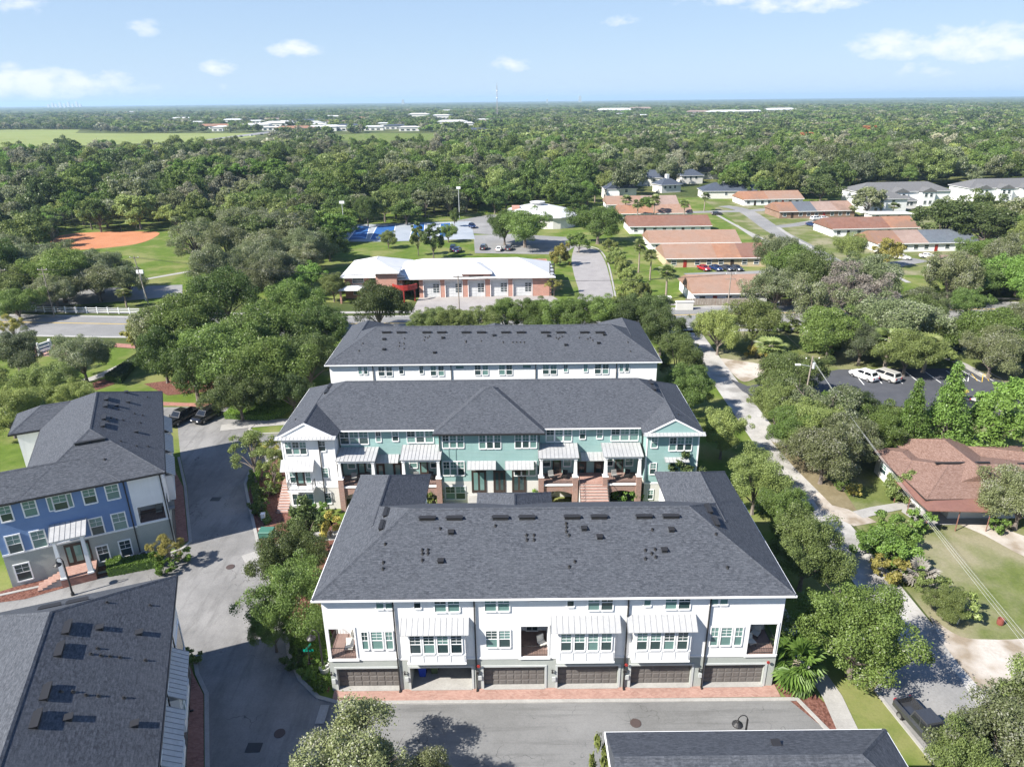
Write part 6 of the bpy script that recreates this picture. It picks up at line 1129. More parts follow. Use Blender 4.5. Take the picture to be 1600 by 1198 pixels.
# ============================================================ ORANGE-ROOFED ROW HOUSES and neighbours
RO = [noisy(f'roof_shingle_{n}', a, b, .8, .9, .15, c3=c, s3=.12, fine=6) for n, a, b, c in (('tan', (.27, .165, .115), (.34, .22, .165), (.29, .20, .155)), ('orange', (.28, .14, .085), (.36, .20, .13), (.24, .15, .11)), ('rust', (.18, .09, .065), (.25, .135, .10), (.21, .125, .10)), ('pinkish', (.28, .20, .165), (.35, .265, .225), (.26, .19, .16)), ('slate', (.10, .12, .14), (.15, .17, .19), (.12, .13, .15)), ('brownish', (.26, .17, .13), (.35, .24, .19), (.2, .14, .11)))]
TANW = noisy('tan_siding', (.42, .34, .22), (.50, .41, .28), .5); BRNW = noisy('brown_wall', (.20, .13, .09), (.28, .19, .14), .5)
def row_house(px0, px1, py, pyr, label, segs, deg=0.0, wall=None, h=2.7, depth=9.0, features=True, gable_w=None):
    """low gabled row: front eave seen between px0..px1 at row py, ridge at row pyr"""
    wall = wall or WH2; y0_ = G((px0 + px1) / 2, py, h)[1]
    hd = next((k * .1 for k in range(25, 120) if project(0.0, y0_ + k * .1, h + .36 * k * .1)[1] + (157 - project((G((px0 + px1) / 2, py, h)[0]) * 0, 1e7, 0)[1]) - .0105 * ((px0 + px1) / 2 - 800) <= pyr), 4.5); depth = min(15, max(8, 2 * hd)); a = G(px0, py, h); b = G(px1, py, h); L_ = math.dist(a, b); ang = math.atan2(b[1] - a[1], b[0] - a[0]) if deg is None else R(deg); r = empty('row_house', (*((a[0] + b[0]) / 2, (a[1] + b[1]) / 2 + depth / 2), 0), label, 'house'); O = tuple(r.location)
    ca, sa = math.cos(ang), math.sin(ang); Tr = lambda x, y, z: (a[0] + x * ca - y * sa, a[1] + x * sa + y * ca, z); fr = FR(*Tr(0, .5, 0)[:2], math.degrees(ang), r)
    m = MB(O); ring_walls(m, [Tr(x, y, 0)[:2] for x, y in ((.4, .5), (L_ - .4, .5), (L_ - .4, depth - .5), (.4, depth - .5))], 0, h); rz = h + .36 * (depth / 2 - .1)
    for x in (.4, L_ - .4): m.poly([Tr(x, .5, h), Tr(x, depth - .5, h), Tr(x, depth / 2, rz - .05)])
    m.build('wall', wall, r); n = len(segs); tot = sum(s[1] for s in segs); x = 0
    for i, (mi, w) in enumerate(segs):
        w_ = L_ * w / tot; zo = .03 * (i % 2); roof(r, Tr, x, x + w_, 0 - .02 * (i % 2), depth + .02 * (i % 2), h + zo, .36, RO[mi], ends='gggg', fascia=False, caps=False, along_x=True); x += w_
    m = MB(O)
    for (y0, y1) in ((-.14, -.02), (depth + .02, depth + .14)): m.hexa([Tr(0, y0, h - .2), Tr(L_, y0, h - .2), Tr(L_, y1, h - .2), Tr(0, y1, h - .2)], [Tr(0, y0, h - .02), Tr(L_, y0, h - .02), Tr(L_, y1, h - .02), Tr(0, y1, h - .02)])
    m.build('fascia', TRIM, r)
    if features:
        k = max(2, int(L_ / 3.4)); rn = random.Random(int(px0))
        for i in range(k):
            s = 1.2 + (L_ - 2.4) * (i + .2) / k
            if i % 4 == 1: m = MB(O); fr.box(m, s, s + .95, .005, .06, 0, 2.05); m.build('door', REDP if rn.random() < .4 else DOOR, r)
            else: window(fr, s, s + 1.3, .8, 2.0, 0, glassm=GLD, grid=False, split=True)
    return r
row_house(1082, 1205, 459, 424, 'nearest orange roofed row house with white walls and a grey fence', [(0, 1)], 0)
row_house(1040, 1204, 404, 381, 'orange roofed row house with four parked cars in front', [(0, 1), (0, .9), (1, .9), (2, 1)], 0, wall=TANW)
row_house(1016, 1161, 380, 359, 'plain tan roofed row house behind the one with cars', [(0, 1)], 0)
row_house(983, 1115, 354, 334, 'rust brown roofed row house with fire walls between units', [(2, 1), (2, 1.6), (2, 1)], 0)
row_house(967, 1085, 334, 320, 'pinkish roofed row house behind the rust brown one', [(1, 1), (0, 1)], 0)
row_house(948, 1063, 320, 306, 'farthest tan roofed row house of the left stack', [(0, 1), (3, 1)], 0)
row_house(1162, 1262, 312, 298, 'long orange roofed row house across the street at the back', [(1, 1), (0, 1.4)], 3)
row_house(1218, 1347, 331, 315, 'row house with four differently coloured roof sections', [(1, 1), (4, 1), (3, 1.1), (5, 1)], 4, wall=BRNW)
row_house(1301, 1447, 358, 338, 'brown and orange roofed row house with a white gable end', [(2, 2), (1, 1)], 3)
row_house(1372, 1541, 381, 359, 'row house half orange and half slate roofed', [(1, 1), (3, 1), (4, 1), (4, 1)], 2)
row_house(1475, 1560, 412, 399, 'brown roofed row house half hidden by mossy trees', [(5, 1)], 2)
m = MB(); 
for i, (px, w) in enumerate(((1075, 14), (1112, 20), (1225, 12))):
    a = G(px, 484); n = 12; o = empty('privacy_fence', (*a, 0), ['dark board fence in front of the nearest orange row, left run', 'dark board fence in front of the nearest orange row, right run', 'dark board fence under the mossy oak'][i], 'fence'); 
    for k in range(n): mm_ = MB((*a, 0)); x = a[0] + k * w / n / 2; mm_.box(x, x + w / n / 2 - .05, a[1] + 3.2, a[1] + 3.26, 0, 1.7); mm_.build('fence_board', WOOD, o)
def house(px, py, w, d, h, deg, mat, label, wall=None, chim=False, m=.5, ends='hhhh', gable=False):
    x, y = G(px, py, h); o = empty('house', (x, y, 0), label, 'house'); a = R(deg); Th = lambda u, v, z: (x + u * math.cos(a) - v * math.sin(a), y + u * math.sin(a) + v * math.cos(a), z); mm_ = MB((x, y, 0)); ring_walls(mm_, [Th(u, v, 0)[:2] for u, v in ((-w / 2 + .5, -d / 2 + .5), (w / 2 - .5, -d / 2 + .5), (w / 2 - .5, d / 2 - .5), (-w / 2 + .5, d / 2 - .5))], 0, h); mm_.build('wall', wall or STUW, o)
    rf = roof(o, Th, -w / 2, w / 2, -d / 2, d / 2, h, m, mat, ends=ends, fascia=True)
    if gable: roof(o, Th, -w / 2 + .8, -w / 2 + .8 + w * .42, -d / 2 - 2.5, 0, h + .02, m, mat, ends='hhgg', name='gable_roof')
    if gable: mm_ = MB((x, y, 0)); g0 = -w / 2 + 1.2; g1 = g0 + w * .42 - .8; mm_.poly([Th(g0, -d / 2 - 2.2, 0), Th(g1, -d / 2 - 2.2, 0), Th(g1, -d / 2 - 2.2, h), Th((g0 + g1) / 2, -d / 2 - 2.2, h + m * (g1 - g0) / 2), Th(g0, -d / 2 - 2.2, h)]); mm_.build('gable_wall', wall or WH2, o)
    if chim: mm_ = MB((x, y, 0)); mm_.prism([Th(u, v, 0)[:2] for u, v in ((-1, -.8), (.6, -.8), (.6, .8), (-1, .8))], h, h + m * d / 2 + 1.6); mm_.build('chimney', wall or WH2, rf)
    fr = FR(*Th(0, -d / 2 + .5, 0)[:2], deg, o)
    for k in range(3): s = -w / 2 + 1.8 + k * (w - 3.6) / 3; window(fr, s, s + 1.3, h - 1.9, h - .6, 0, glassm=GLD, grid=False)
    return o
house(967, 292, 16, 13, 5.2, 0, SHS, 'slate roofed two storey house with white chimney', chim=True, m=.75, gable=True)
house(1015, 276, 20, 12, 4.5, -20, SHS, 'long slate roofed house among oaks', m=.6); house(1042, 287, 12, 10, 4, 20, SHS, 'small slate roofed house wing with white walls', chim=True, m=.6)
house(1078, 273, 13, 10, 4.5, 5, SHS, 'slate roofed house beyond the white one', m=.6); house(1143, 296, 30, 13, 3.6, -3, SHS, 'wide low slate roofed house with white chimney', chim=True, m=.5); house(1160, 280, 18, 12, 4, 10, SHS, 'slate roofed house behind the wide low one', m=.55); house(1103, 268, 14, 10, 4, 0, SHG, 'grey roofed house in the trees', m=.5); house(1008, 255, 12, 10, 4, 0, SHG, 'grey brown roofed house far in the trees', m=.5)
def apartment(px, py, w, d, h, deg, label):
    o = house(px, py, w, d, h, deg, SHG, label, wall=WH2, m=.42); x, y, _ = o.location; a = R(deg); Th = lambda u, v, z: (x + u * math.cos(a) - v * math.sin(a), y + u * math.sin(a) + v * math.cos(a), z)
    n = int(w / 11)
    for k in range(n):
        u = -w / 2 + 5.5 + k * (w - 5) / n; roof(o, Th, u - 3.4, u + 3.4, -d / 2 - 2.4, 1, h + .02, .45, SHG, ends='hhgg', name='gable_roof', fascia=False); mm_ = MB(tuple(o.location)); mm_.hexa([Th(u - 3, -d / 2 - 2, 0), Th(u + 3, -d / 2 - 2, 0), Th(u + 3, -d / 2 + 1, 0), Th(u - 3, -d / 2 + 1, 0)], [Th(u - 3, -d / 2 - 2, h), Th(u + 3, -d / 2 - 2, h), Th(u + 3, -d / 2 + 1, h), Th(u - 3, -d / 2 + 1, h)]); mm_.poly([Th(u - 3, -d / 2 - 2, h), Th(u + 3, -d / 2 - 2, h), Th(u, -d / 2 - 2, h + 1.35)]); mm_.build('gable_wall', WH2, o)
        fr = FR(*Th(u, -d / 2 - 2, 0)[:2], deg, o)
        for q in (-1.8, .5):
            for zz in (1, 4): window(fr, q, q + 1.3, zz, zz + 1.4, 0, glassm=GLD, grid=False)
apartment(1400, 296, 42, 15, 6.2, 4, 'pale two storey apartment house with grey roof, left one'); apartment(1575, 290, 46, 15, 6.2, 3, 'pale two storey apartment house with grey roof at the right edge'); apartment(1372, 308, 20, 12, 5.5, 8, 'white end of an apartment house seen through trees')
house(1412, 312, 9, 8, 3.2, 4, SHG, 'small white garage building with grey roof', m=.45); house(1388, 332, 16, 7, 3.0, 0, WROOF, 'flat white carport building behind the rows', m=.1)
# ============================================================ BROWN-ROOFED HOUSE at the right
bh = empty('house', (53, 72, 0), 'bungalow with a brown shingle roof and a red-brown metal carport', 'house'); BO = tuple(bh.location)
roof(bh, Tid, 45.2, 63.5, 66.6, 76.4, 3.1, .30, SHB, ends='hhhh', capmat=SHB, gut=DARK); roof(bh, Tid, 48.6, 57.2, 69, 81.5, 3.12, .42, SHB, ends='hhgh', name='wing_roof', capmat=SHB, gut=DARK); roof(bh, Tid, 57, 66, 70, 79, 3.11, .3, SHB, ends='hhhh', name='wing_roof', capmat=SHB, gut=DARK); roof(bh, Tid, 44.9, 50, 71.5, 78.8, 3.09, .26, SHB, ends='ghhh', name='wing_roof', capmat=SHB, gut=DARK)
m = MB(BO); ring_walls(m, [(48.6, 67.4), (62.8, 67.4), (62.8, 78.5), (56.6, 78.5), (56.6, 80.6), (49.2, 80.6), (49.2, 78.2), (45.6, 78.2), (45.6, 72.4), (46.6, 72.4), (46.6, 69), (48.6, 69)], 0, 3.0); m.build('wall', STUW, bh)
CPM = noisy('red_brown_metal', (.215, .105, .08), (.26, .135, .10), .4, .5, .4, metal=.1, fine=3)
m = MB(BO); A, B, C_, D = (44.6, 64.9, 2.62), (51.6, 64.5, 2.62), (52.0, 66.9, 3.05), (47.0, 67.6, 3.05); m.hexa([A, B, C_, D], [(p[0], p[1], p[2] + .1) for p in (A, B, C_, D)]); E_, F_ = (44.2, 71.3, 2.62), (45.6, 71.5, 3.03); m.hexa([A, D, F_, E_], [(p[0], p[1], p[2] + .1) for p in (A, D, F_, E_)]); m.build('carport_roof', CPM, bh)
for i, (x, y) in enumerate(((44.9, 65.2), (48.1, 65.0), (51.3, 64.8), (44.6, 68.4), (44.5, 71))): m = MB(BO); m.tube((x, y, 0), (x, y, 2.62), .06, 6); m.build('carport_post', CPM, bh)
for xs in ((48.9, 55.2, 72.0), (58.2, 62.5, 71.6)): m = MB(BO); m.box(xs[0], xs[1], xs[2] - .12, xs[2] + .12, 4.55, 4.68); m.build('ridge_vent', DARK, bh)
hw = FR(0, 67.4, 0, bh); window(hw, 53, 54.6, .9, 2.1, 0, glassm=GLD, grid=False); window(hw, 56, 57.6, .9, 2.1, 0, glassm=GLD, grid=False); hw2 = FR(46.6, 72.4, -90, bh); window(hw2, .6, 2.0, .9, 2.1, 0, glassm=GLD); hw3 = FR(45.6, 78.2, -90, bh); window(hw3, 1.2, 2.6, .9, 2.1, 0); window(hw3, 3.6, 5, .9, 2.1, 0)
# ============================================================ FAR TOWN
far = [(365, 191, 60, 8, WROOF), (310, 193, 40, 6, WROOF), (338, 199, 90, 5, RO[1]), (400, 198, 70, 6, WROOF), (440, 196, 90, 7, WROOF), (462, 204, 80, 6, RO[1]), (505, 203, 60, 7, WROOF), (520, 184, 60, 7, WROOF), (545, 199, 50, 6, SHS), (585, 202, 40, 6, WROOF), (620, 200, 50, 6, SHS), (655, 184, 70, 12, WROOF), (690, 184, 60, 9, WROOF), (707, 196, 70, 9, WROOF), (725, 197, 50, 7, WROOF), (640, 203, 40, 6, WROOF), (585, 182, 40, 6, WROOF), (700, 175, 60, 10, WROOF), (960, 175, 170, 10, WROOF), (1000, 173, 120, 12, RO[3]), (970, 180, 50, 6, WROOF), (1000, 183, 50, 7, WROOF), (1090, 178, 90, 9, RO[3]), (1130, 178, 120, 9, WROOF), (1170, 178, 90, 10, WROOF), (1218, 175, 130, 10, WROOF), (1080, 183, 50, 6, WROOF), (285, 187, 70, 7, WROOF), (560, 186, 50, 6, RO[1]), (480, 190, 60, 6, SHS), (425, 188, 60, 6, RO[3]), (600, 196, 30, 6, WROOF), (207, 178, 40, 14, WROOF)]
lbn = ['white', 'pale', 'low']
ORD = 'first second third fourth fifth sixth seventh eighth ninth tenth eleventh twelfth thirteenth fourteenth fifteenth sixteenth seventeenth eighteenth nineteenth twentieth'.split()
ORD += ['twenty-' + o for o in ORD[:9]] + ['thirtieth'] + ['thirty-' + o for o in ORD[:9]]
rt = random.Random(12)
for k in range(26): far.append((rt.uniform(260, 760), rt.uniform(177, 206), rt.uniform(22, 48), rt.uniform(4, 7), rt.choice([WROOF, WROOF, SHS, RO[1], RO[3]])))
ORD += ['fortieth'] + ['forty-' + o for o in ORD[:9]] + ['fiftieth'] + ['fifty-' + o for o in ORD[:9]] + ['sixtieth']
far.sort(key=lambda q: q[0])
for i, (px, py, w, h, mt) in enumerate(far):
    w *= .8; x, y = G(px, py + 2, 0); d = w * .35; o = empty('far_building', (x, y, 0), f"{'white' if mt is WROOF else 'grey' if mt is SHS else 'reddish'} roofed low building of the far town, {ORD[i]} from the left", 'building', 'buildings of the far town'); mm_ = MB((x, y, 0)); mm_.box(x - w / 2, x + w / 2, y - d / 2, y + d / 2, 0, h); mm_.build('wall', STUW, o)
    mm_ = MB((x, y, 0)); hip_solid(mm_, lambda a, b, c: (a + x, b + y, c), -w / 2 - 1, w / 2 + 1, -d / 2 - 1, d / 2 + 1, h, .25, .3); mm_.build('roof', mt, o); mm_ = MB((x, y, 0))
    for k in range(int(w / 9)): mm_.box(x - w / 2 + 3 + k * 9, x - w / 2 + 8 + k * 9, y - d / 2 - .2, y - d / 2 + .05, 1, 3.2)
    wd = mm_.build('window_band', GLD, o); wd['kind'] = 'stuff'; TOWN.append((x, y, w * .5 + 4))
for i, (px, w, h, lab) in enumerate(((630, 30, 50, 'tall far tower block on the horizon left of the mast'), (906, 34, 66, 'tall far tower block on the horizon right of the mast'), (855, 20, 40, 'small block on the horizon between the tower blocks'))):
    x, y = G(px, 163, 0); y2 = 9000; x = x * y2 / y; y = y2; o = empty('tower_block', (x, y, 0), lab, 'tower'); mm_ = MB((x, y, 0)); mm_.box(x - w / 2, x + w / 2, y - 12, y + 12, 0, h * 1.25); mm_.box(x - w / 6, x + w / 6, y - 5, y + 5, h * 1.25, h * 1.4); mm_.build('wall', STUC, o)
x0, y0 = G(105, 170, 0); o = empty('city_skyline', (x0 * 11000 / y0, 11000, 0), 'cluster of pale high rise blocks on the far left horizon', 'city skyline')
for k, (dx, h) in enumerate(((-260, 55), (-200, 75), (-150, 60), (-90, 80), (-30, 62), (30, 85), (90, 60), (150, 90), (200, 58))): xx = o.location.x + dx; mm_ = MB(tuple(o.location)); mm_.box(xx - 14, xx + 14, 10990, 11012, 0, h); mm_.build('high_rise', STUW, o)
x, y = G(777, 184, 0); o = empty('radio_mast', (x, y, 0), 'slender lattice radio mast above the far woods', 'mast'); mm_ = MB((x, y, 0)); hh = 82
for a, b in ((-1, -1), (1, -1), (0, 1)): mm_.tube((x + a * 1.6, y + b * 1.6, 0), (x + a * .9, y + b * .9, hh), .34, 4, .25)
for i in range(20): z = i * hh / 20; f = 1.6 - .7 * i / 20; mm_.tube((x - f, y - f, z), (x + f, y - f, z + 4), .2, 3); mm_.tube((x + f, y - f, z), (x, y + f, z + 4), .2, 3)
mm_.tube((x, y, hh), (x, y, hh + 7), .3, 4); mm_.build('mast', plain('mast_paint', (.30, .27, .27), .6), o)
for z in (hh * .82, hh * .6): mm_ = MB((x, y, 0)); mm_.lathe([(.2, z), (2.2, z), (2.2, z + 3), (.2, z + 3)], (x, y, 0), 8); mm_.build('antenna_ring', TRIM, o)
TOWN.append((x, y, 8))
far_forest()
# ============================================================ VEHICLES
CARM = {}
def paint(name, col, rough=.25):
    if name not in CARM:
        m = nmat(name); t = NT(m); b = t.out(col, rough, .5); b.inputs['Coat Weight'].default_value = .6; CARM[name] = m
    return CARM[name]
CGL = plain('car_glass', (.012, .014, .017), .06, .8); TYRE = plain('tyre_rubber', (.018, .018, .018), .8); RIM = plain('wheel_rim', (.35, .35, .36), .3, .5, .7); HEADL = plain('headlight_glass', (.75, .76, .78), .15, .6); TAIL = plain('tail_light_red', (.35, .01, .012), .2, .6)
PROF = {  # stations along x: (x, z_bottom, z_top, halfwidth) ; cabin: (x0b,x0t,x1t,x1b, z0, z1, hwb, hwt)
 'suv': (4.7, [(-2.35, .45, .95, .78), (-2.2, .32, 1.08, .9), (-1.2, .28, 1.12, .95), (1.0, .28, 1.10, .95), (1.9, .30, 1.02, .92), (2.3, .42, .82, .78)], (-2.15, -1.75, .45, 1.15, 1.10, 1.72, .86, .68)),
 'sedan': (4.6, [(-2.3, .42, .88, .74), (-2.1, .30, .98, .86), (-1.2, .26, 1.0, .9), (.9, .26, .98, .9), (1.9, .28, .88, .86), (2.25, .40, .70, .72)], (-1.75, -1.15, .25, 1.05, .97, 1.43, .80, .62)),
 'van': (5.0, [(-2.5, .45, 1.05, .82), (-2.35, .34, 1.15, .95), (-1.2, .3, 1.18, .98), (1.3, .3, 1.12, .98), (2.1, .32, 1.0, .93), (2.5, .42, .8, .8)], (-2.38, -2.15, .85, 1.75, 1.14, 1.8, .9, .74)),
 'pickup': (5.7, [(-2.85, .5, 1.08, .86), (-2.75, .42, 1.12, .96), (-.55, .4, 1.14, .97), (1.3, .4, 1.16, .97), (2.5, .42, 1.1, .95), (2.85, .5, .9, .84)], (-.95, -.75, .65, 1.35, 1.14, 1.86, .88, .70))}
CARMESH = {}
def car_meshes(kind_, body):
    L_, stn, cab = PROF[kind_]; m = MB(); n = len(stn)
    rings = []
    for (x, zb_, zt_, hw) in stn: rings.append([(x, -hw * .9, zb_), (x, -hw, zb_ + .15), (x, -hw, zt_ - .2), (x, -hw * .86, zt_), (x, hw * .86, zt_), (x, hw, zt_ - .2), (x, hw, zb_ + .15), (x, hw * .9, zb_)])
    open_bed = kind_ == 'pickup'
    for i in range(n - 1):
        for j in range(8):
            k = (j + 1) % 8
            if open_bed and j == 3 and i == 1:
                a, b = rings[i], rings[i + 1]; x0, x1 = a[0][0] + .06, -1.02; hw = .78; z = 1.12
                for (p, q) in (((x0, -hw), (x0, hw)), ((x0, hw), (x1, hw)), ((x1, hw), (x1, -hw)), ((x1, -hw), (x0, -hw))): m.poly([(*p, z), (*q, z), (*q, .62), (*p, .62)])
                m.poly([(x0, -hw, .62), (x1, -hw, .62), (x1, hw, .62), (x0, hw, .62)]); m.poly([(x0 - .1, -.84, z + .01), (x1, -.84, z + .01), (x1, -hw, z + .01), (x0 - .1, -hw, z + .01)]); m.poly([(x0 - .1, .84, z + .01), (x1, .84, z + .01), (x1, hw, z + .01), (x0 - .1, hw, z + .01)]); m.poly([(x0 - .1, -hw, z + .01), (x0, -hw, z + .01), (x0, hw, z + .01), (x0 - .1, hw, z + .01)]); m.poly([(x1, -.84, z), (-.5, -.84, z + .02), (-.5, .84, z + .02), (x1, .84, z)]); continue
            m.poly([rings[i][j], rings[i][k], rings[i + 1][k], rings[i + 1][j]])
    m.poly(rings[0][::-1]); m.poly(rings[-1]); a0, a1, b1, b0, z0, z1, hb, ht = cab
    cabq = [(a0, -hb, z0 - .02), (b0, -hb, z0 - .02), (b0, hb, z0 - .02), (a0, hb, z0 - .02)], [(a1, -ht, z1), (b1, -ht, z1), (b1, ht, z1), (a1, ht, z1)]; m.hexa(*cabq)
    for s in (-1, 1): m.box(b0 - .25, b0 - .08, s * (hb + .06) - .09, s * (hb + .06) + .09, z0 + .02, z0 + .17)
    g = MB(); lerp = lambda p, q, t: tuple(p[i] + (q[i] - p[i]) * t for i in range(3))
    def panel(p, q, r, s, nrm, u0=.08, u1=.92, v0=.14, v1=.86):
        f = lambda u, v: tuple(np.array(lerp(lerp(p, q, u), lerp(s, r, u), v)) + np.array(nrm) * .012); g.poly([f(u0, v0), f(u1, v0), f(u1, v1), f(u0, v1)])
    Bq, Tq = cabq; panel(Bq[1], Bq[2], Tq[2], Tq[1], (.8, 0, .5)); panel(Bq[3], Bq[0], Tq[0], Tq[3], (-.8, 0, .5))
    for (i, j, nr) in ((0, 1, (0, -.9, .3)), (2, 3, (0, .9, .3))):
        panel(Bq[i], Bq[j], Tq[j], Tq[i], nr, .06, .47); panel(Bq[i], Bq[j], Tq[j], Tq[i], nr, .52, .94)
    w = MB(); w.tube((0, -.11, 0), (0, .11, 0), .34, 14); rm = MB(); rm.tube((0, -.125, 0), (0, .125, 0), .21, 10)
    h_ = MB(); x = stn[-1][0]; t_ = MB(); h_.box(-.10, .06, -.16, .16, -.07, .07); t_.box(-.05, .08, -.11, .11, -.12, .12)
    pl = MB(); pl.box(stn[0][0] - .03, stn[0][0] + .02, -.26, .26, .62, .76); gr_ = MB(); gr_.box(stn[-1][0] - .03, stn[-1][0] + .02, -.5, .5, stn[-1][1] + .06, stn[-1][2] - .1)
    return m, g, w, rm, h_, t_, pl, gr_
def vehicle(kind_, x, y, deg, pm, label, cat, name=None, group=None):
    key = (kind_, pm.name)
    if key not in CARMESH: ms = car_meshes(kind_, pm); CARMESH[key] = [ms[i].mesh(nm, mt) for i, (nm, mt) in enumerate((('body', pm), ('car_window', CGL), ('tyre', TYRE), ('rim', RIM), ('headlight', HEADL), ('tail_light', TAIL), ('number_plate', TRIM), ('grille', DARK)))]
    ms = CARMESH[key]; L_, stn, cab = PROF[kind_]; o = empty(name or f'parked_{kind_}', (x, y, .05), label, cat, group, R(deg)); link('body', ms[0], o); link('car_window', ms[1], o); link('number_plate', ms[6], o); link('grille', ms[7], o); wb = L_ * .31
    for sx in (wb, -wb):
        for sy in (-1, 1): w = link('wheel', ms[2], o, (sx, sy * (stn[2][3] - .08), .34)); link('rim', ms[3], w)
    for sy in (-1, 1): link('headlight', ms[4], o, (stn[-1][0] - .02, sy * .56, stn[-1][2] - .08)); link('tail_light', ms[5], o, (stn[0][0] - .02, sy * .68, stn[0][2] - .12))
    return o
BK, GY, WT, SV, NV, RD = paint('black_car_paint', (.012, .012, .014)), paint('charcoal_car_paint', (.035, .037, .042)), paint('white_car_paint', (.75, .75, .74)), paint('silver_car_paint', (.42, .41, .38)), paint('navy_car_paint', (.014, .03, .09)), paint('red_car_paint', (.30, .015, .02))
x, y = G(284, 652, .6); vehicle('pickup', x, y, -112, BK, 'black pickup parked facing the street beside the blue block', 'pickup truck')
x, y = G(322, 650, .6); vehicle('suv', x, y, -112, BK, 'black SUV parked right of the black pickup under the oaks', 'car')
x, y = G(1447, 1136, .7); vk = vehicle('pickup', x, y, -79, GY, 'charcoal pickup with open bed parked on the narrow road', 'pickup truck'); vk.scale = (.9, .93, .95)
x, y = G(1350, 584, .9); vehicle('suv', x, y, 118, WT, 'white SUV parked in the dark car park', 'car'); x, y = G(1383, 585, .9); vehicle('van', x, y, 118, SV, 'beige minivan parked right of the white SUV', 'minivan')
x, y = G(1524, 636, .8); vehicle('sedan', x, y, -60, BK, 'black car half hidden by the tall conifer', 'car'); x, y = G(1545, 630, .8); vehicle('sedan', x, y, -60, SV, 'silver car at the right edge of the car park', 'car')
for i, (px, mt, lab) in enumerate(((1100, RD, 'dark red car first in the line before the orange row'), (1119, NV, 'navy car second in the line before the orange row'), (1136, GY, 'charcoal car third in the line before the orange row'), (1151, GY, 'charcoal car last in the line before the orange row'))):
    x, y = G(px, 418, .8); vehicle('sedan', x, y, -70, mt, lab, 'car', group='cars before the orange row house')
for (px, py, k_, dg, mt, lab) in ((1410, 401, 'sedan', -30, WT, 'white car before the half slate row house'), (1275, 341, 'suv', 20, WT, 'white SUV before the four-coloured row house'), (1268, 350, 'sedan', -70, NV, 'navy car on the drive of the brown and orange row'), (738, 353, 'suv', -70, NV, 'navy car by the hall lane'), (1287, 340, 'sedan', 10, WT, 'white car beside the white SUV at the four-coloured row'), (780, 388, 'sedan', 80, WT, 'white car in the hall car park behind the station'), (795, 387, 'suv', 80, GY, 'charcoal car in the hall car park'), (1450, 399, 'sedan', -20, WT, 'white car at the slate end of the row house'), (1120, 333, 'sedan', 5, GY, 'charcoal car on the subdivision cross road'), (756, 386, 'suv', 80, GY, 'dark car behind the station roof'), (715, 390, 'suv', 80, NV, 'navy car left of the dark one behind the station'), (708, 387, 'van', 90, NV, 'blue van behind the station roof'), (12, 468, 'sedan', 10, WT, 'white car at the left end of the service lane'), (1530, 402, 'suv', -20, BK, 'dark car at the far end of the slate row')):
    x, y = G(px, py, .8); vehicle(k_, x, y, dg, mt, lab, 'car')
for k in range(5): px = 345 + k * 16; x, y = G(px, 216.5 - k * 1.6, 1); vehicle('van', x, y, 60, WT if k % 2 else GY, f'{ORD[k]} vehicle from the left on the far highway at the meadow edge', 'van', 'moving_van', 'traffic on the far highway')
# ============================================================ STREET FURNITURE AND SMALL THINGS
def pole(px, py, h, label, arms=1, r=.14, lean=(0, 0), lamp=False, name='utility_pole'):
    x, y = G(px, py); o = empty(name, (x, y, 0), label, 'utility pole'); m = MB((x, y, 0)); m.tube((x, y, 0), (x + lean[0], y + lean[1], h), r, 8, r * .7); m.build('pole', WOOD, o); tx, ty = x + lean[0], y + lean[1]
    for i in range(arms): m = MB((x, y, 0)); m.box(tx - 1.1, tx + 1.1, ty - .06, ty + .06, h - .5 - i * 1.0, h - .38 - i * 1.0); m.build('cross_arm', WOOD, o)
    for i in (-.95, 0, .95): m = MB((x, y, 0)); m.lathe([(.05, 0), (.08, .08), (.05, .2), (.01, .22)], (tx + i, ty, h - .38), 6); m.build('insulator', TRIM, o)
    if lamp:
        m = MB((x, y, 0)); m.tube((tx, ty, h - 1.6), (tx - 1.9, ty - .4, h - 1.1), .05, 6); m.build('lamp_arm', GTRIM, o); m = MB((x, y, 0)); m.box(tx - 2.6, tx - 1.85, ty - .6, ty - .3, h - 1.2, h - 1.03); m.build('lamp_head', TRIM, o); m = MB((x, y, 0)); m.tube((tx + .32, ty, h - 1.9), (tx + .32, ty, h - 1.0), .24, 8); m.build('transformer', GTRIM, o)
    return Vector((tx, ty, h - .35))
def wire(pts, label, sag=.6, r=.022, mat=None):
    cu = bpy.data.meshes.new('power_line'); m = MB()
    for a, b in zip(pts[:-1], pts[1:]):
        n = 10; prev = None
        for i in range(n + 1):
            t = i / n; p = Vector(a).lerp(Vector(b), t) - Vector((0, 0, 4 * sag * t * (1 - t)))
            if prev is not None: m.tube(prev, p, r, 3)
            prev = p
    o = m.build('power_line', mat or DARK); tag(o, label, 'power line'); return o
pa = pole(18, 482, 9.5, 'utility pole at the left end of the white fence', 2); pb = pole(85, 494, 11, 'tall wooden pole before the white rail fence', 2); pc_ = pole(232, 475, 11.5, 'leaning pole by the grove at the fence end', 1, lean=(-1.1, 0)); pd = pole(718, 492, 9.0, 'pole at the station apron edge', 1); pe = pole(1134, 506, 11, 'pole with crossarms before the nearest orange row', 2)
pf = pole(1254, 640, 8.6, 'pole with a long lamp arm and transformer over the wood', 0, lamp=True, lean=(.3, 0)); pg = Vector((*G(1640, 1040, 6), 6.4))
for d, nm in ((-.9, 'front'), (.9, 'rear')): wire([pa + Vector((d, 0, 0)), pb + Vector((d, 0, 0)), pc_ + Vector((d, 0, 0)), pd + Vector((d, 0, 0)), pe + Vector((d, 0, 0))], f'long power line along the main road, {nm} wire of the pair', 1.2, .03)
w0 = Vector((*G(1335, 720, 6.2), 6.2))
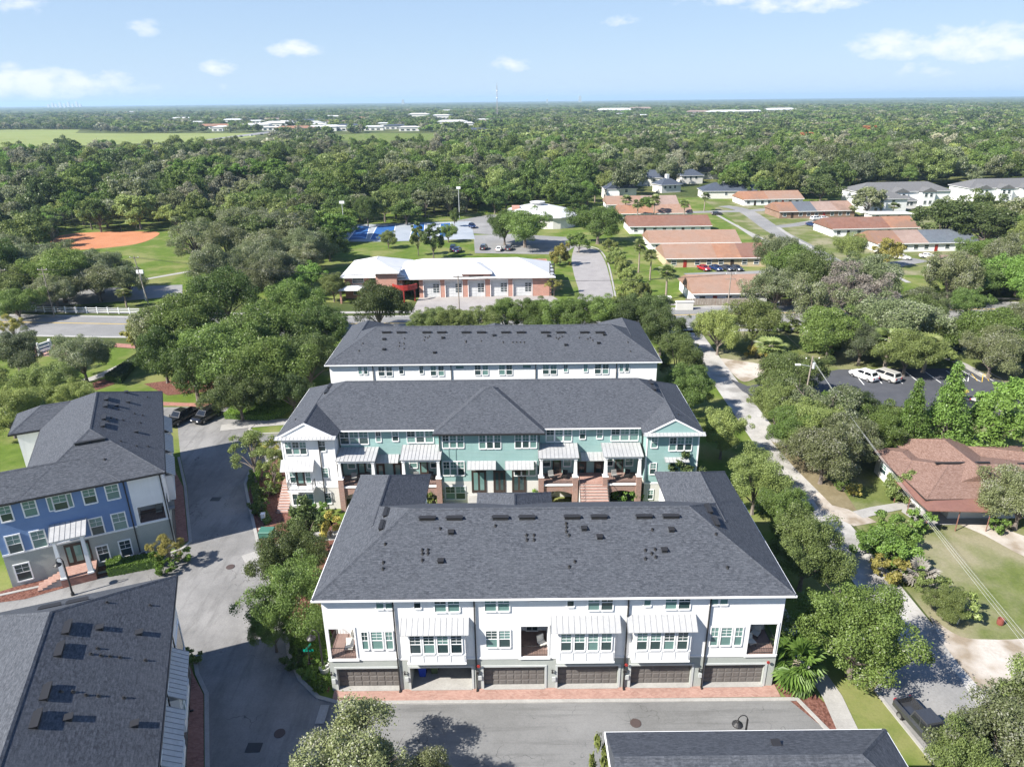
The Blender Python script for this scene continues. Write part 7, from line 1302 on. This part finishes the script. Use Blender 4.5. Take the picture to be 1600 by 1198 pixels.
for d, lab in ((0, 'left overhead wire slanting past the brown house'), (.35, 'middle overhead wire slanting past the brown house'), (.7, 'right overhead wire slanting past the brown house')): wire([pf + Vector((d * .5, 0, -d)), Vector((*G(1700, 1130, 5.6), 5.6)) + Vector((d * 1.2, 0, 0))], lab, 1.0, .012, GTRIM)
wire([pe, pf], 'thin service wire from the main road pole to the lamp pole', .8, .02)
for (px, py, h, lab) in ((540, 378, 13, 'tall court floodlight mast at the near left corner'), (718, 342, 12, 'court floodlight mast beyond the hall lane'), (228, 470, 7, 'lamp post by the park path')):
    x, y = G(px, py); o = empty('light_mast', (x, y, 0), lab, 'light mast'); m = MB((x, y, 0)); m.tube((x, y, 0), (x, y, h), .16, 6, .1); m.build('pole', GTRIM, o); m = MB((x, y, 0)); m.box(x - .8, x + .8, y - .2, y + .2, h - .3, h + .5); m.build('lamp_head', TRIM, o)
def park_lamp(px, py, ztop, label, hook=True):
    x, y = G(px, py, ztop); o = empty('street_lamp', (x, y, 0), label, 'street lamp'); O = (x, y, 0); m = MB(O); m.lathe([(.16, 0), (.16, .3), (.09, .45), (.065, ztop - .3)], O, 10); m.build('pole', DARK, o)
    m = MB(O); pts_ = [Vector((x, y, ztop - .35)) + Vector((0 - .32 * (1 - math.cos(a)), 0, .42 * math.sin(a))) for a in [math.pi * i / 8 for i in range(9)]]
    for p_, q_ in zip(pts_[:-1], pts_[1:]): m.tube(p_, q_, .035, 6)
    m.build('hook_arm', DARK, o); e = pts_[-1]; m = MB(O); m.lathe([(.04, 0), (.09, -.08), (.15, -.2), (.36, -.36), (.38, -.42), (.0, -.42)], tuple(e), 14); m.build('lamp_shade', DARK, o); m = MB(O); m.lathe([(.0, -.6), (.13, -.53), (.16, -.42), (.0, -.42)], tuple(e), 10); m.build('lamp_globe', STUW, o)
park_lamp(1169, 1118, 5.2, 'black hook street lamp rising over the bottom roof'); park_lamp(97, 872, 4.3, 'black street lamp beside the blue block porch'); park_lamp(497, 985, 4.6, 'black street lamp beside the corner balcony')
# street sign and small flags on the corner lawn
SIGN = plain('green_sign', (.0, .25, .17), .4)
x, y = G(487, 1052); o = empty('street_sign', (x, y, 0), 'green street name sign on a black pole at the street corner', 'street sign'); m = MB((x, y, 0)); m.tube((x, y, 0), (x, y, 2.9), .05, 8); m.build('pole', DARK, o)
for i, (a, z) in enumerate(((0, 2.45), (70, 2.75))):
    m = MB(); m.box(-.42, .42, -.015, .015, -.1, .1); m2 = m.build('sign_blade', SIGN, o); m2.location = (0, 0, z); m2.rotation_euler = (0, 0, R(a))
x, y = G(482, 1045); o = empty('garden_flag', (x, y, 0), 'red and white garden flag on the corner lawn', 'flag'); m = MB((x, y, 0)); m.tube((x, y, 0), (x, y, 1.2), .015, 5); m.build('pole', DARK, o); m = MB((x, y, 0)); m.box(x + .02, x + .5, y - .01, y + .01, .5, 1.15); m.build('flag_cloth', REDP, o)
for k in range(3): m = MB((x, y, 0)); m.box(x + .02, x + .5, y - .014, y + .014, .58 + k * .2, .66 + k * .2); m.build('stripe', TRIM, o)
def planter(x, y, z, label, mat=GTRIM, r=.4, h=.7):
    o = empty('planter', (x, y, z), label, 'planter'); m = MB((x, y, z)); m.lathe([(r * .7, 0), (r, h * .9), (r * 1.08, h), (r * .9, h), (r * .85, h * .8), (0, h * .8)], (x, y, z), 14); m.build('pot', mat, o); m = MB((x, y, z)); me, cc = crown('plant', 400, r, h + .15, .25, 6, 260, .12, L_BRI); link('plant', me, o)
planter(*G(508, 1052), 0, 'grey round planter at the corner of the front block', STUW, .45, .8)
def ac(px, py, label):
    x, y = G(px, py); o = empty('air_conditioner', (x, y, 0), label, 'air conditioner'); m = MB((x, y, 0)); m.lathe([(.36, 0), (.36, .75), (.40, .78), (.40, .86), (.3, .9), (.3, .84), (.0, .84)], (x, y, 0), 16); m.build('housing', GTRIM, o); m = MB((x, y, 0)); m.lathe([(.28, .85), (.0, .87)], (x, y, 0), 12); m.build('fan_grille', DARK, o)
for (px, py, lab) in ((183, 893, 'grey air conditioner nearest the steps behind the hedge'), (201, 885, 'middle air conditioner behind the hedge'), (226, 875, 'air conditioner nearest the corner downpipe')): ac(px, py, lab)
x, y = G(418, 838); o = empty('transformer_box', (x, y, 0), 'green utility transformer box on the kerbside bed', 'transformer box'); m = MB((x, y, 0)); m.box(x - .75, x + .75, y - .5, y + .5, 0, .75); m.build('housing', plain('utility_green', (.05, .15, .11), .5), o); m = MB((x, y, 0)); m.hexa([(x - .8, y - .56, .75), (x + .8, y - .56, .75), (x + .8, y + .54, .75), (x - .8, y + .54, .75)], [(x - .74, y - .45, .9), (x + .74, y - .45, .9), (x + .74, y + .5, .95), (x - .74, y + .5, .95)]); m.build('lid', MATS['utility_green'], o)
x, y = G(412, 812); o = empty('utility_pedestal', (x, y, 0), 'small grey utility pedestal behind the green transformer', 'utility box'); m = MB((x, y, 0)); m.box(x - .2, x + .2, y - .2, y + .2, 0, .8); m.box(x - .24, x + .24, y - .24, y + .24, .8, .87); m.build('housing', TRIM, o)
rk = random.Random(3)
for k in range(10):
    x, y = G(405 + rk.random() * 38, 825 + rk.random() * 35); m = MB((0, 0, 0)); q = [(x + rk.uniform(.15, .28) * math.cos(a), y + rk.uniform(.15, .28) * math.sin(a)) for a in [i * 1.05 for i in range(6)]]; m.hexa([(*p, 0) for p in q], [(x + (p[0] - x) * .6, y + (p[1] - y) * .6, .18) for p in q]); tag(m.build('landscape_rock', CONC), 'pale landscape rock in the kerbside bed by the transformer', 'rock', 'rocks in the kerbside bed')
def bin_(x, y, mat, label):
    o = empty('wheeled_bin', (x, y, .1), label, 'bin'); m = MB((x, y, .1)); m.hexa([(x - .24, y - .26, .15), (x + .24, y - .26, .15), (x + .24, y + .26, .15), (x - .24, y + .26, .15)], [(x - .31, y - .36, 1.1), (x + .31, y - .36, 1.1), (x + .31, y + .36, 1.1), (x - .31, y + .36, 1.1)]); m.build('body', mat, o); m = MB((x, y, .1)); m.box(x - .33, x + .33, y - .4, y + .36, 1.1, 1.17); m.build('lid', mat, o)
    for s in (-1, 1): m = MB((x, y, .1)); m.tube((x + s * .2, y + .26, .22), (x + s * .3, y + .26, .22), .12, 8); m.build('wheel', TYRE, o)
bx = gr[1][0]; bin_(bx + .75, 45.0, plain('blue_plastic', (.01, .045, .38), .45), 'blue recycling bin in the open garage'); bin_(bx + 1.7, 45.3, plain('green_plastic', (.05, .08, .04), .5), 'dark green bin beside the blue one in the open garage')
m = MB((bx + 3, 48, .1)); m.box(bx + 2.4, bx + 3.4, 48, 48.5, .1, .9); tag(m.build('storage_box', CANV), 'grey storage box at the back of the open garage', 'storage box')
def manhole(px, py, label, square=False):
    x, y = G(px, py); m = MB((x, y, .03)); 
    if square: m.box(x - .55, x + .55, y - .4, y + .4, .03, .055); o = m.build('storm_drain', DARK)
    else: m.lathe([(.42, .03), (.42, .055), (.36, .06), (0, .06)], (x, y, 0), 18); o = m.build('manhole_cover', plain('rusty_iron', (.07, .05, .045), .7) if 'rusty_iron' not in MATS else MATS['rusty_iron'])
    o.location = (x, y, .055); tag(o, label, 'storm drain' if square else 'manhole cover')
for (px, py, lab, sq) in ((360, 886, 'manhole cover in the sunlit street junction', 0), (398, 928, 'manhole cover close to the planted strip', 0), (437, 1146, 'manhole cover in the shaded street beside the drain', 0), (993, 1130, 'rusty manhole cover in the alley', 0), (337, 780, 'square storm drain in the shaded street of the blue block', 1), (397, 1168, 'square storm drain in the shade at the bottom', 1)): manhole(px, py, lab, sq)
# balcony and porch furniture
def chair(x, y, z, deg, label, cushion=CANV):
    o = empty('patio_chair', (x, y, z), label, 'chair', rz=R(deg)); m = MB(); m.box(-.3, .3, -.3, .3, .3, .42); m.build('seat', cushion, o); m = MB(); m.hexa([(-.3, .22, .42), (.3, .22, .42), (.3, .3, .42), (-.3, .3, .42)], [(-.3, .32, .9), (.3, .32, .9), (.3, .4, .9), (-.3, .4, .9)]); m.build('backrest', cushion, o)
    for a in (-.27, .27):
        for b in (-.27, .27): m = MB(); m.box(a - .02, a + .02, b - .02, b + .02, 0, .3); m.build('leg', DARK, o)
zb_ = blh[2] + .03
for (x, y, dg, lab) in ((-13.2, 44.4, 0, 'cushioned chair at the rail of the left corner balcony'), (-12.9, 45.5, 90, 'cushioned chair at the back of the left corner balcony'), (18.9, 44.5, 20, 'pale chair on the right corner balcony'), (19.6, 45.5, -40, 'second pale chair on the right corner balcony')): chair(x, y, zb_, dg, lab, STUW)
chair(ctr[0] + 1.7, 44.6, ctr[2] + .04, 30, 'chair on the middle recessed balcony', STUW)
for (t_, lab) in ((1.8, 'dark lounge chair on the blue block balcony, left'), (3.0, 'dark lounge chair on the blue block balcony, right')): p = bf.P(hb[0] + t_, -1.2, 0); chair(p[0], p[1], hb[2] + .03, d25, lab)
for i, (s0, s1) in enumerate(pr): p = mm.P(s0 + 1.6, 1.4, 0); chair(p[0], p[1], PZ, 15, ['chair on the first teal porch from the white end', 'chair on the second teal porch from the white end', 'chair on the teal porch left of the brick stair', 'chair on the teal porch right of the brick stair'][i]); p = mm.P(s1 - 1.5, 1.3, 0); chair(p[0], p[1], PZ, -20, ['right-hand chair on the first teal porch from the white end', 'right-hand chair on the second teal porch from the white end', 'right-hand chair on the teal porch left of the brick stair', 'right-hand chair on the teal porch right of the brick stair'][i], DARK)
# white rail fence along the main road
pts_ = [Vector(G(px, py)) for px, py in ((28, 470), (44, 486), (70, 488), (220, 491))]; o = empty('rail_fence', (*pts_[1], 0), 'white three-rail fence along the main road at the left', 'fence'); O = tuple(o.location)
for a, b in zip(pts_[:-1], pts_[1:]):
    n = max(2, int((b - a).length / 2.4)); d = (b - a) / n
    for i in range(n):
        p = a + d * i; q = p + d; m = MB(O); m.box(p.x - .09, p.x + .09, p.y - .09, p.y + .09, 0, 1.5); m.build('post', TRIM, o)
        for z in (.45, .85, 1.25): m = MB(O); m.tube((p.x, p.y, z), (q.x, q.y, z), .07, 4); m.build('rail', TRIM, o)
# backstop and fence of the ball field
CHN = plain('chain_link_grey', (.16, .16, .155), .6, .4, .5)
def mesh_fence(pts, h, label, gap=.6):
    o = empty('chain_link_fence', (*pts[0], 0), label, 'fence'); O = tuple(o.location); w = MB(O)
    for a, b in zip(pts[:-1], pts[1:]):
        a, b = Vector(a), Vector(b); m = MB(O); m.tube((*a, 0), (*a, h), .09, 5); m.build('post', CHN, o); n = int((b - a).length / gap)
        for i in range(n): p = a.lerp(b, i / n); w.tube((*p, 0), (*p, h), .022, 3)
        for i in range(int(h / gap) + 1): w.tube((*a, i * gap), (*b, i * gap), .022, 3)
    k = w.build('wire_mesh', CHN, o); k['kind'] = 'stuff'
mesh_fence(PX((82, 378), (92, 366), (104, 361), (118, 358), (134, 357), (150, 358), (160, 362)), 7, 'tall backstop fence behind the clay infield')
mesh_fence(PX((160, 363), (190, 362), (215, 361), (246, 361)), 2, 'low chain link fence right of the backstop'); mesh_fence(PX((530, 352), (600, 349), (670, 347), (735, 345)), 3, 'fence behind the blue courts', 1.2)
# road sign structure seen edge on at the left, fire hydrant, mailbox
x, y = G(72, 553); o = empty('monument_sign', (x, y, 0), 'blue and white estate entrance sign board on the brick median at the left', 'sign'); a_ = R(72); m = MB((x, y, 0))
for k in (-1.3, 1.3): m.box(x + k * math.cos(a_) - .2, x + k * math.cos(a_) + .2, y + k * math.sin(a_) - .2, y + k * math.sin(a_) + .2, 0, 2.6)
m.build('post', TRIM, o)
for i in range(6): m = MB((x, y, 0)); z = .5 + i * .34; m.tube((x - 1.3 * math.cos(a_), y - 1.3 * math.sin(a_), z), (x + 1.3 * math.cos(a_), y + 1.3 * math.sin(a_), z), .15, 4); m.build('sign_slat', [plain('sign_blue', (.06, .12, .22), .5), TRIM][i % 2] if 'sign_blue' not in MATS else [MATS['sign_blue'], TRIM][i % 2], o)
x, y = G(1562, 975); o = empty('garden_ball', (x, y, 0), 'rusty red fire ring barrel on the verge under the wires', 'barrel'); o.name = 'rusty_barrel'; m = MB((x, y, 0)); m.lathe([(.26, 0), (.29, .25), (.27, .5), (.26, .65), (.22, .65), (.22, .3), (0, .3)], (x, y, 0), 14); m.build('body', plain('rusty_red', (.20, .055, .04), .8), o)
x, y = G(1495, 975); o = empty('mailbox', (x, y, 0), 'white mailbox on a leaning post at the sandy turnout', 'mailbox'); m = MB((x, y, 0)); m.tube((x, y, 0), (x + .15, y, 1.1), .05, 5); m.build('post', TRIM, o); m = MB((x, y, 0)); m.box(x - .05, x + .35, y - .12, y + .12, 1.1, 1.32); m.build('box', TRIM, o)
x, y = G(1310, 758); m = MB((x, y, 0)); m.box(x - .2, x + .2, y - .2, y + .2, 0, .5)
x, y = G(1262, 515); o = empty('playground_slide', (x, y, 0), 'yellow slide among the trees by the main road', 'slide'); m = MB((x, y, 0)); m.hexa([(x - 2, y - .4, .3), (x + 1, y - .4, 2), (x + 1, y + .4, 2), (x - 2, y + .4, .3)], [(x - 2, y - .4, .4), (x + 1, y - .4, 2.1), (x + 1, y + .4, 2.1), (x - 2, y + .4, .4)]); m.build('chute', YPAINT, o)
for s in (-.4, .4): m = MB((x, y, 0)); m.tube((x + 1, y + s, 0), (x + 1, y + s, 2.4), .06, 5); m.build('post', REDP, o)
x, y = G(1069, 484); o = empty('monument_sign', (x, y, 0), 'white stucco entrance sign wall of the orange roofed estate', 'sign'); m = MB((x, y, 0)); m.box(x - 1.9, x + 1.9, y - .3, y + .3, 0, 1.8); m.build('wall', STUW, o); m = MB((x, y, 0)); m.box(x - 2.05, x + 2.05, y - .42, y + .42, 1.8, 1.95); m.build('cap', TRIM, o)
x, y = G(1038, 474); o = empty('utility_cabinet', (x, y, 0), 'pale pump cabinet beside the entrance sign wall', 'cabinet'); m = MB((x, y, 0)); m.box(x - 1.4, x + 1.4, y - .6, y + .6, 0, 1.5); m.build('housing', STUW, o); m = MB((x, y, 0)); m.box(x - 1.5, x + 1.5, y - .7, y + .7, 1.5, 1.62); m.build('lid', TRIM, o)
# ------------------------------------------------------------ the air
hz_ = MB(); hz_.box(-25500, 25500, -24600, 25500, -1.0, 125)
ho = hz_.build('haze', None); m = bpy.data.materials.new('haze_air'); m.use_nodes = True; t = m.node_tree; t.nodes.clear(); pv = t.nodes.new('ShaderNodeVolumePrincipled'); oo = t.nodes.new('ShaderNodeOutputMaterial')
pv.inputs['Color'].default_value = (.55, .78, 1.0, 1); pv.inputs['Density'].default_value = 8.5e-5; pv.inputs['Anisotropy'].default_value = .1; t.links.new(pv.outputs[0], oo.inputs['Volume']); ho.data.materials.append(m); tag(ho, kind='stuff')
# look-alikes that would share a label are told apart by their order across the view
by_label = {}
for o in C.objects:
    if o.parent is None and o.get('category') and o.get('label'): by_label.setdefault(o['label'], []).append(o)
for lab, os_ in by_label.items():
    if len(os_) < 2: continue
    os_.sort(key=lambda o: project(o.location.x, o.location.y, 3.0)[0])
    for i, o in enumerate(os_):
        if len(lab.split()) + 3 <= 16: o['label'] = f'{lab}, {ORD[i]} from left'
        o['group'] = os_[0].get('group', 'alike oaks')
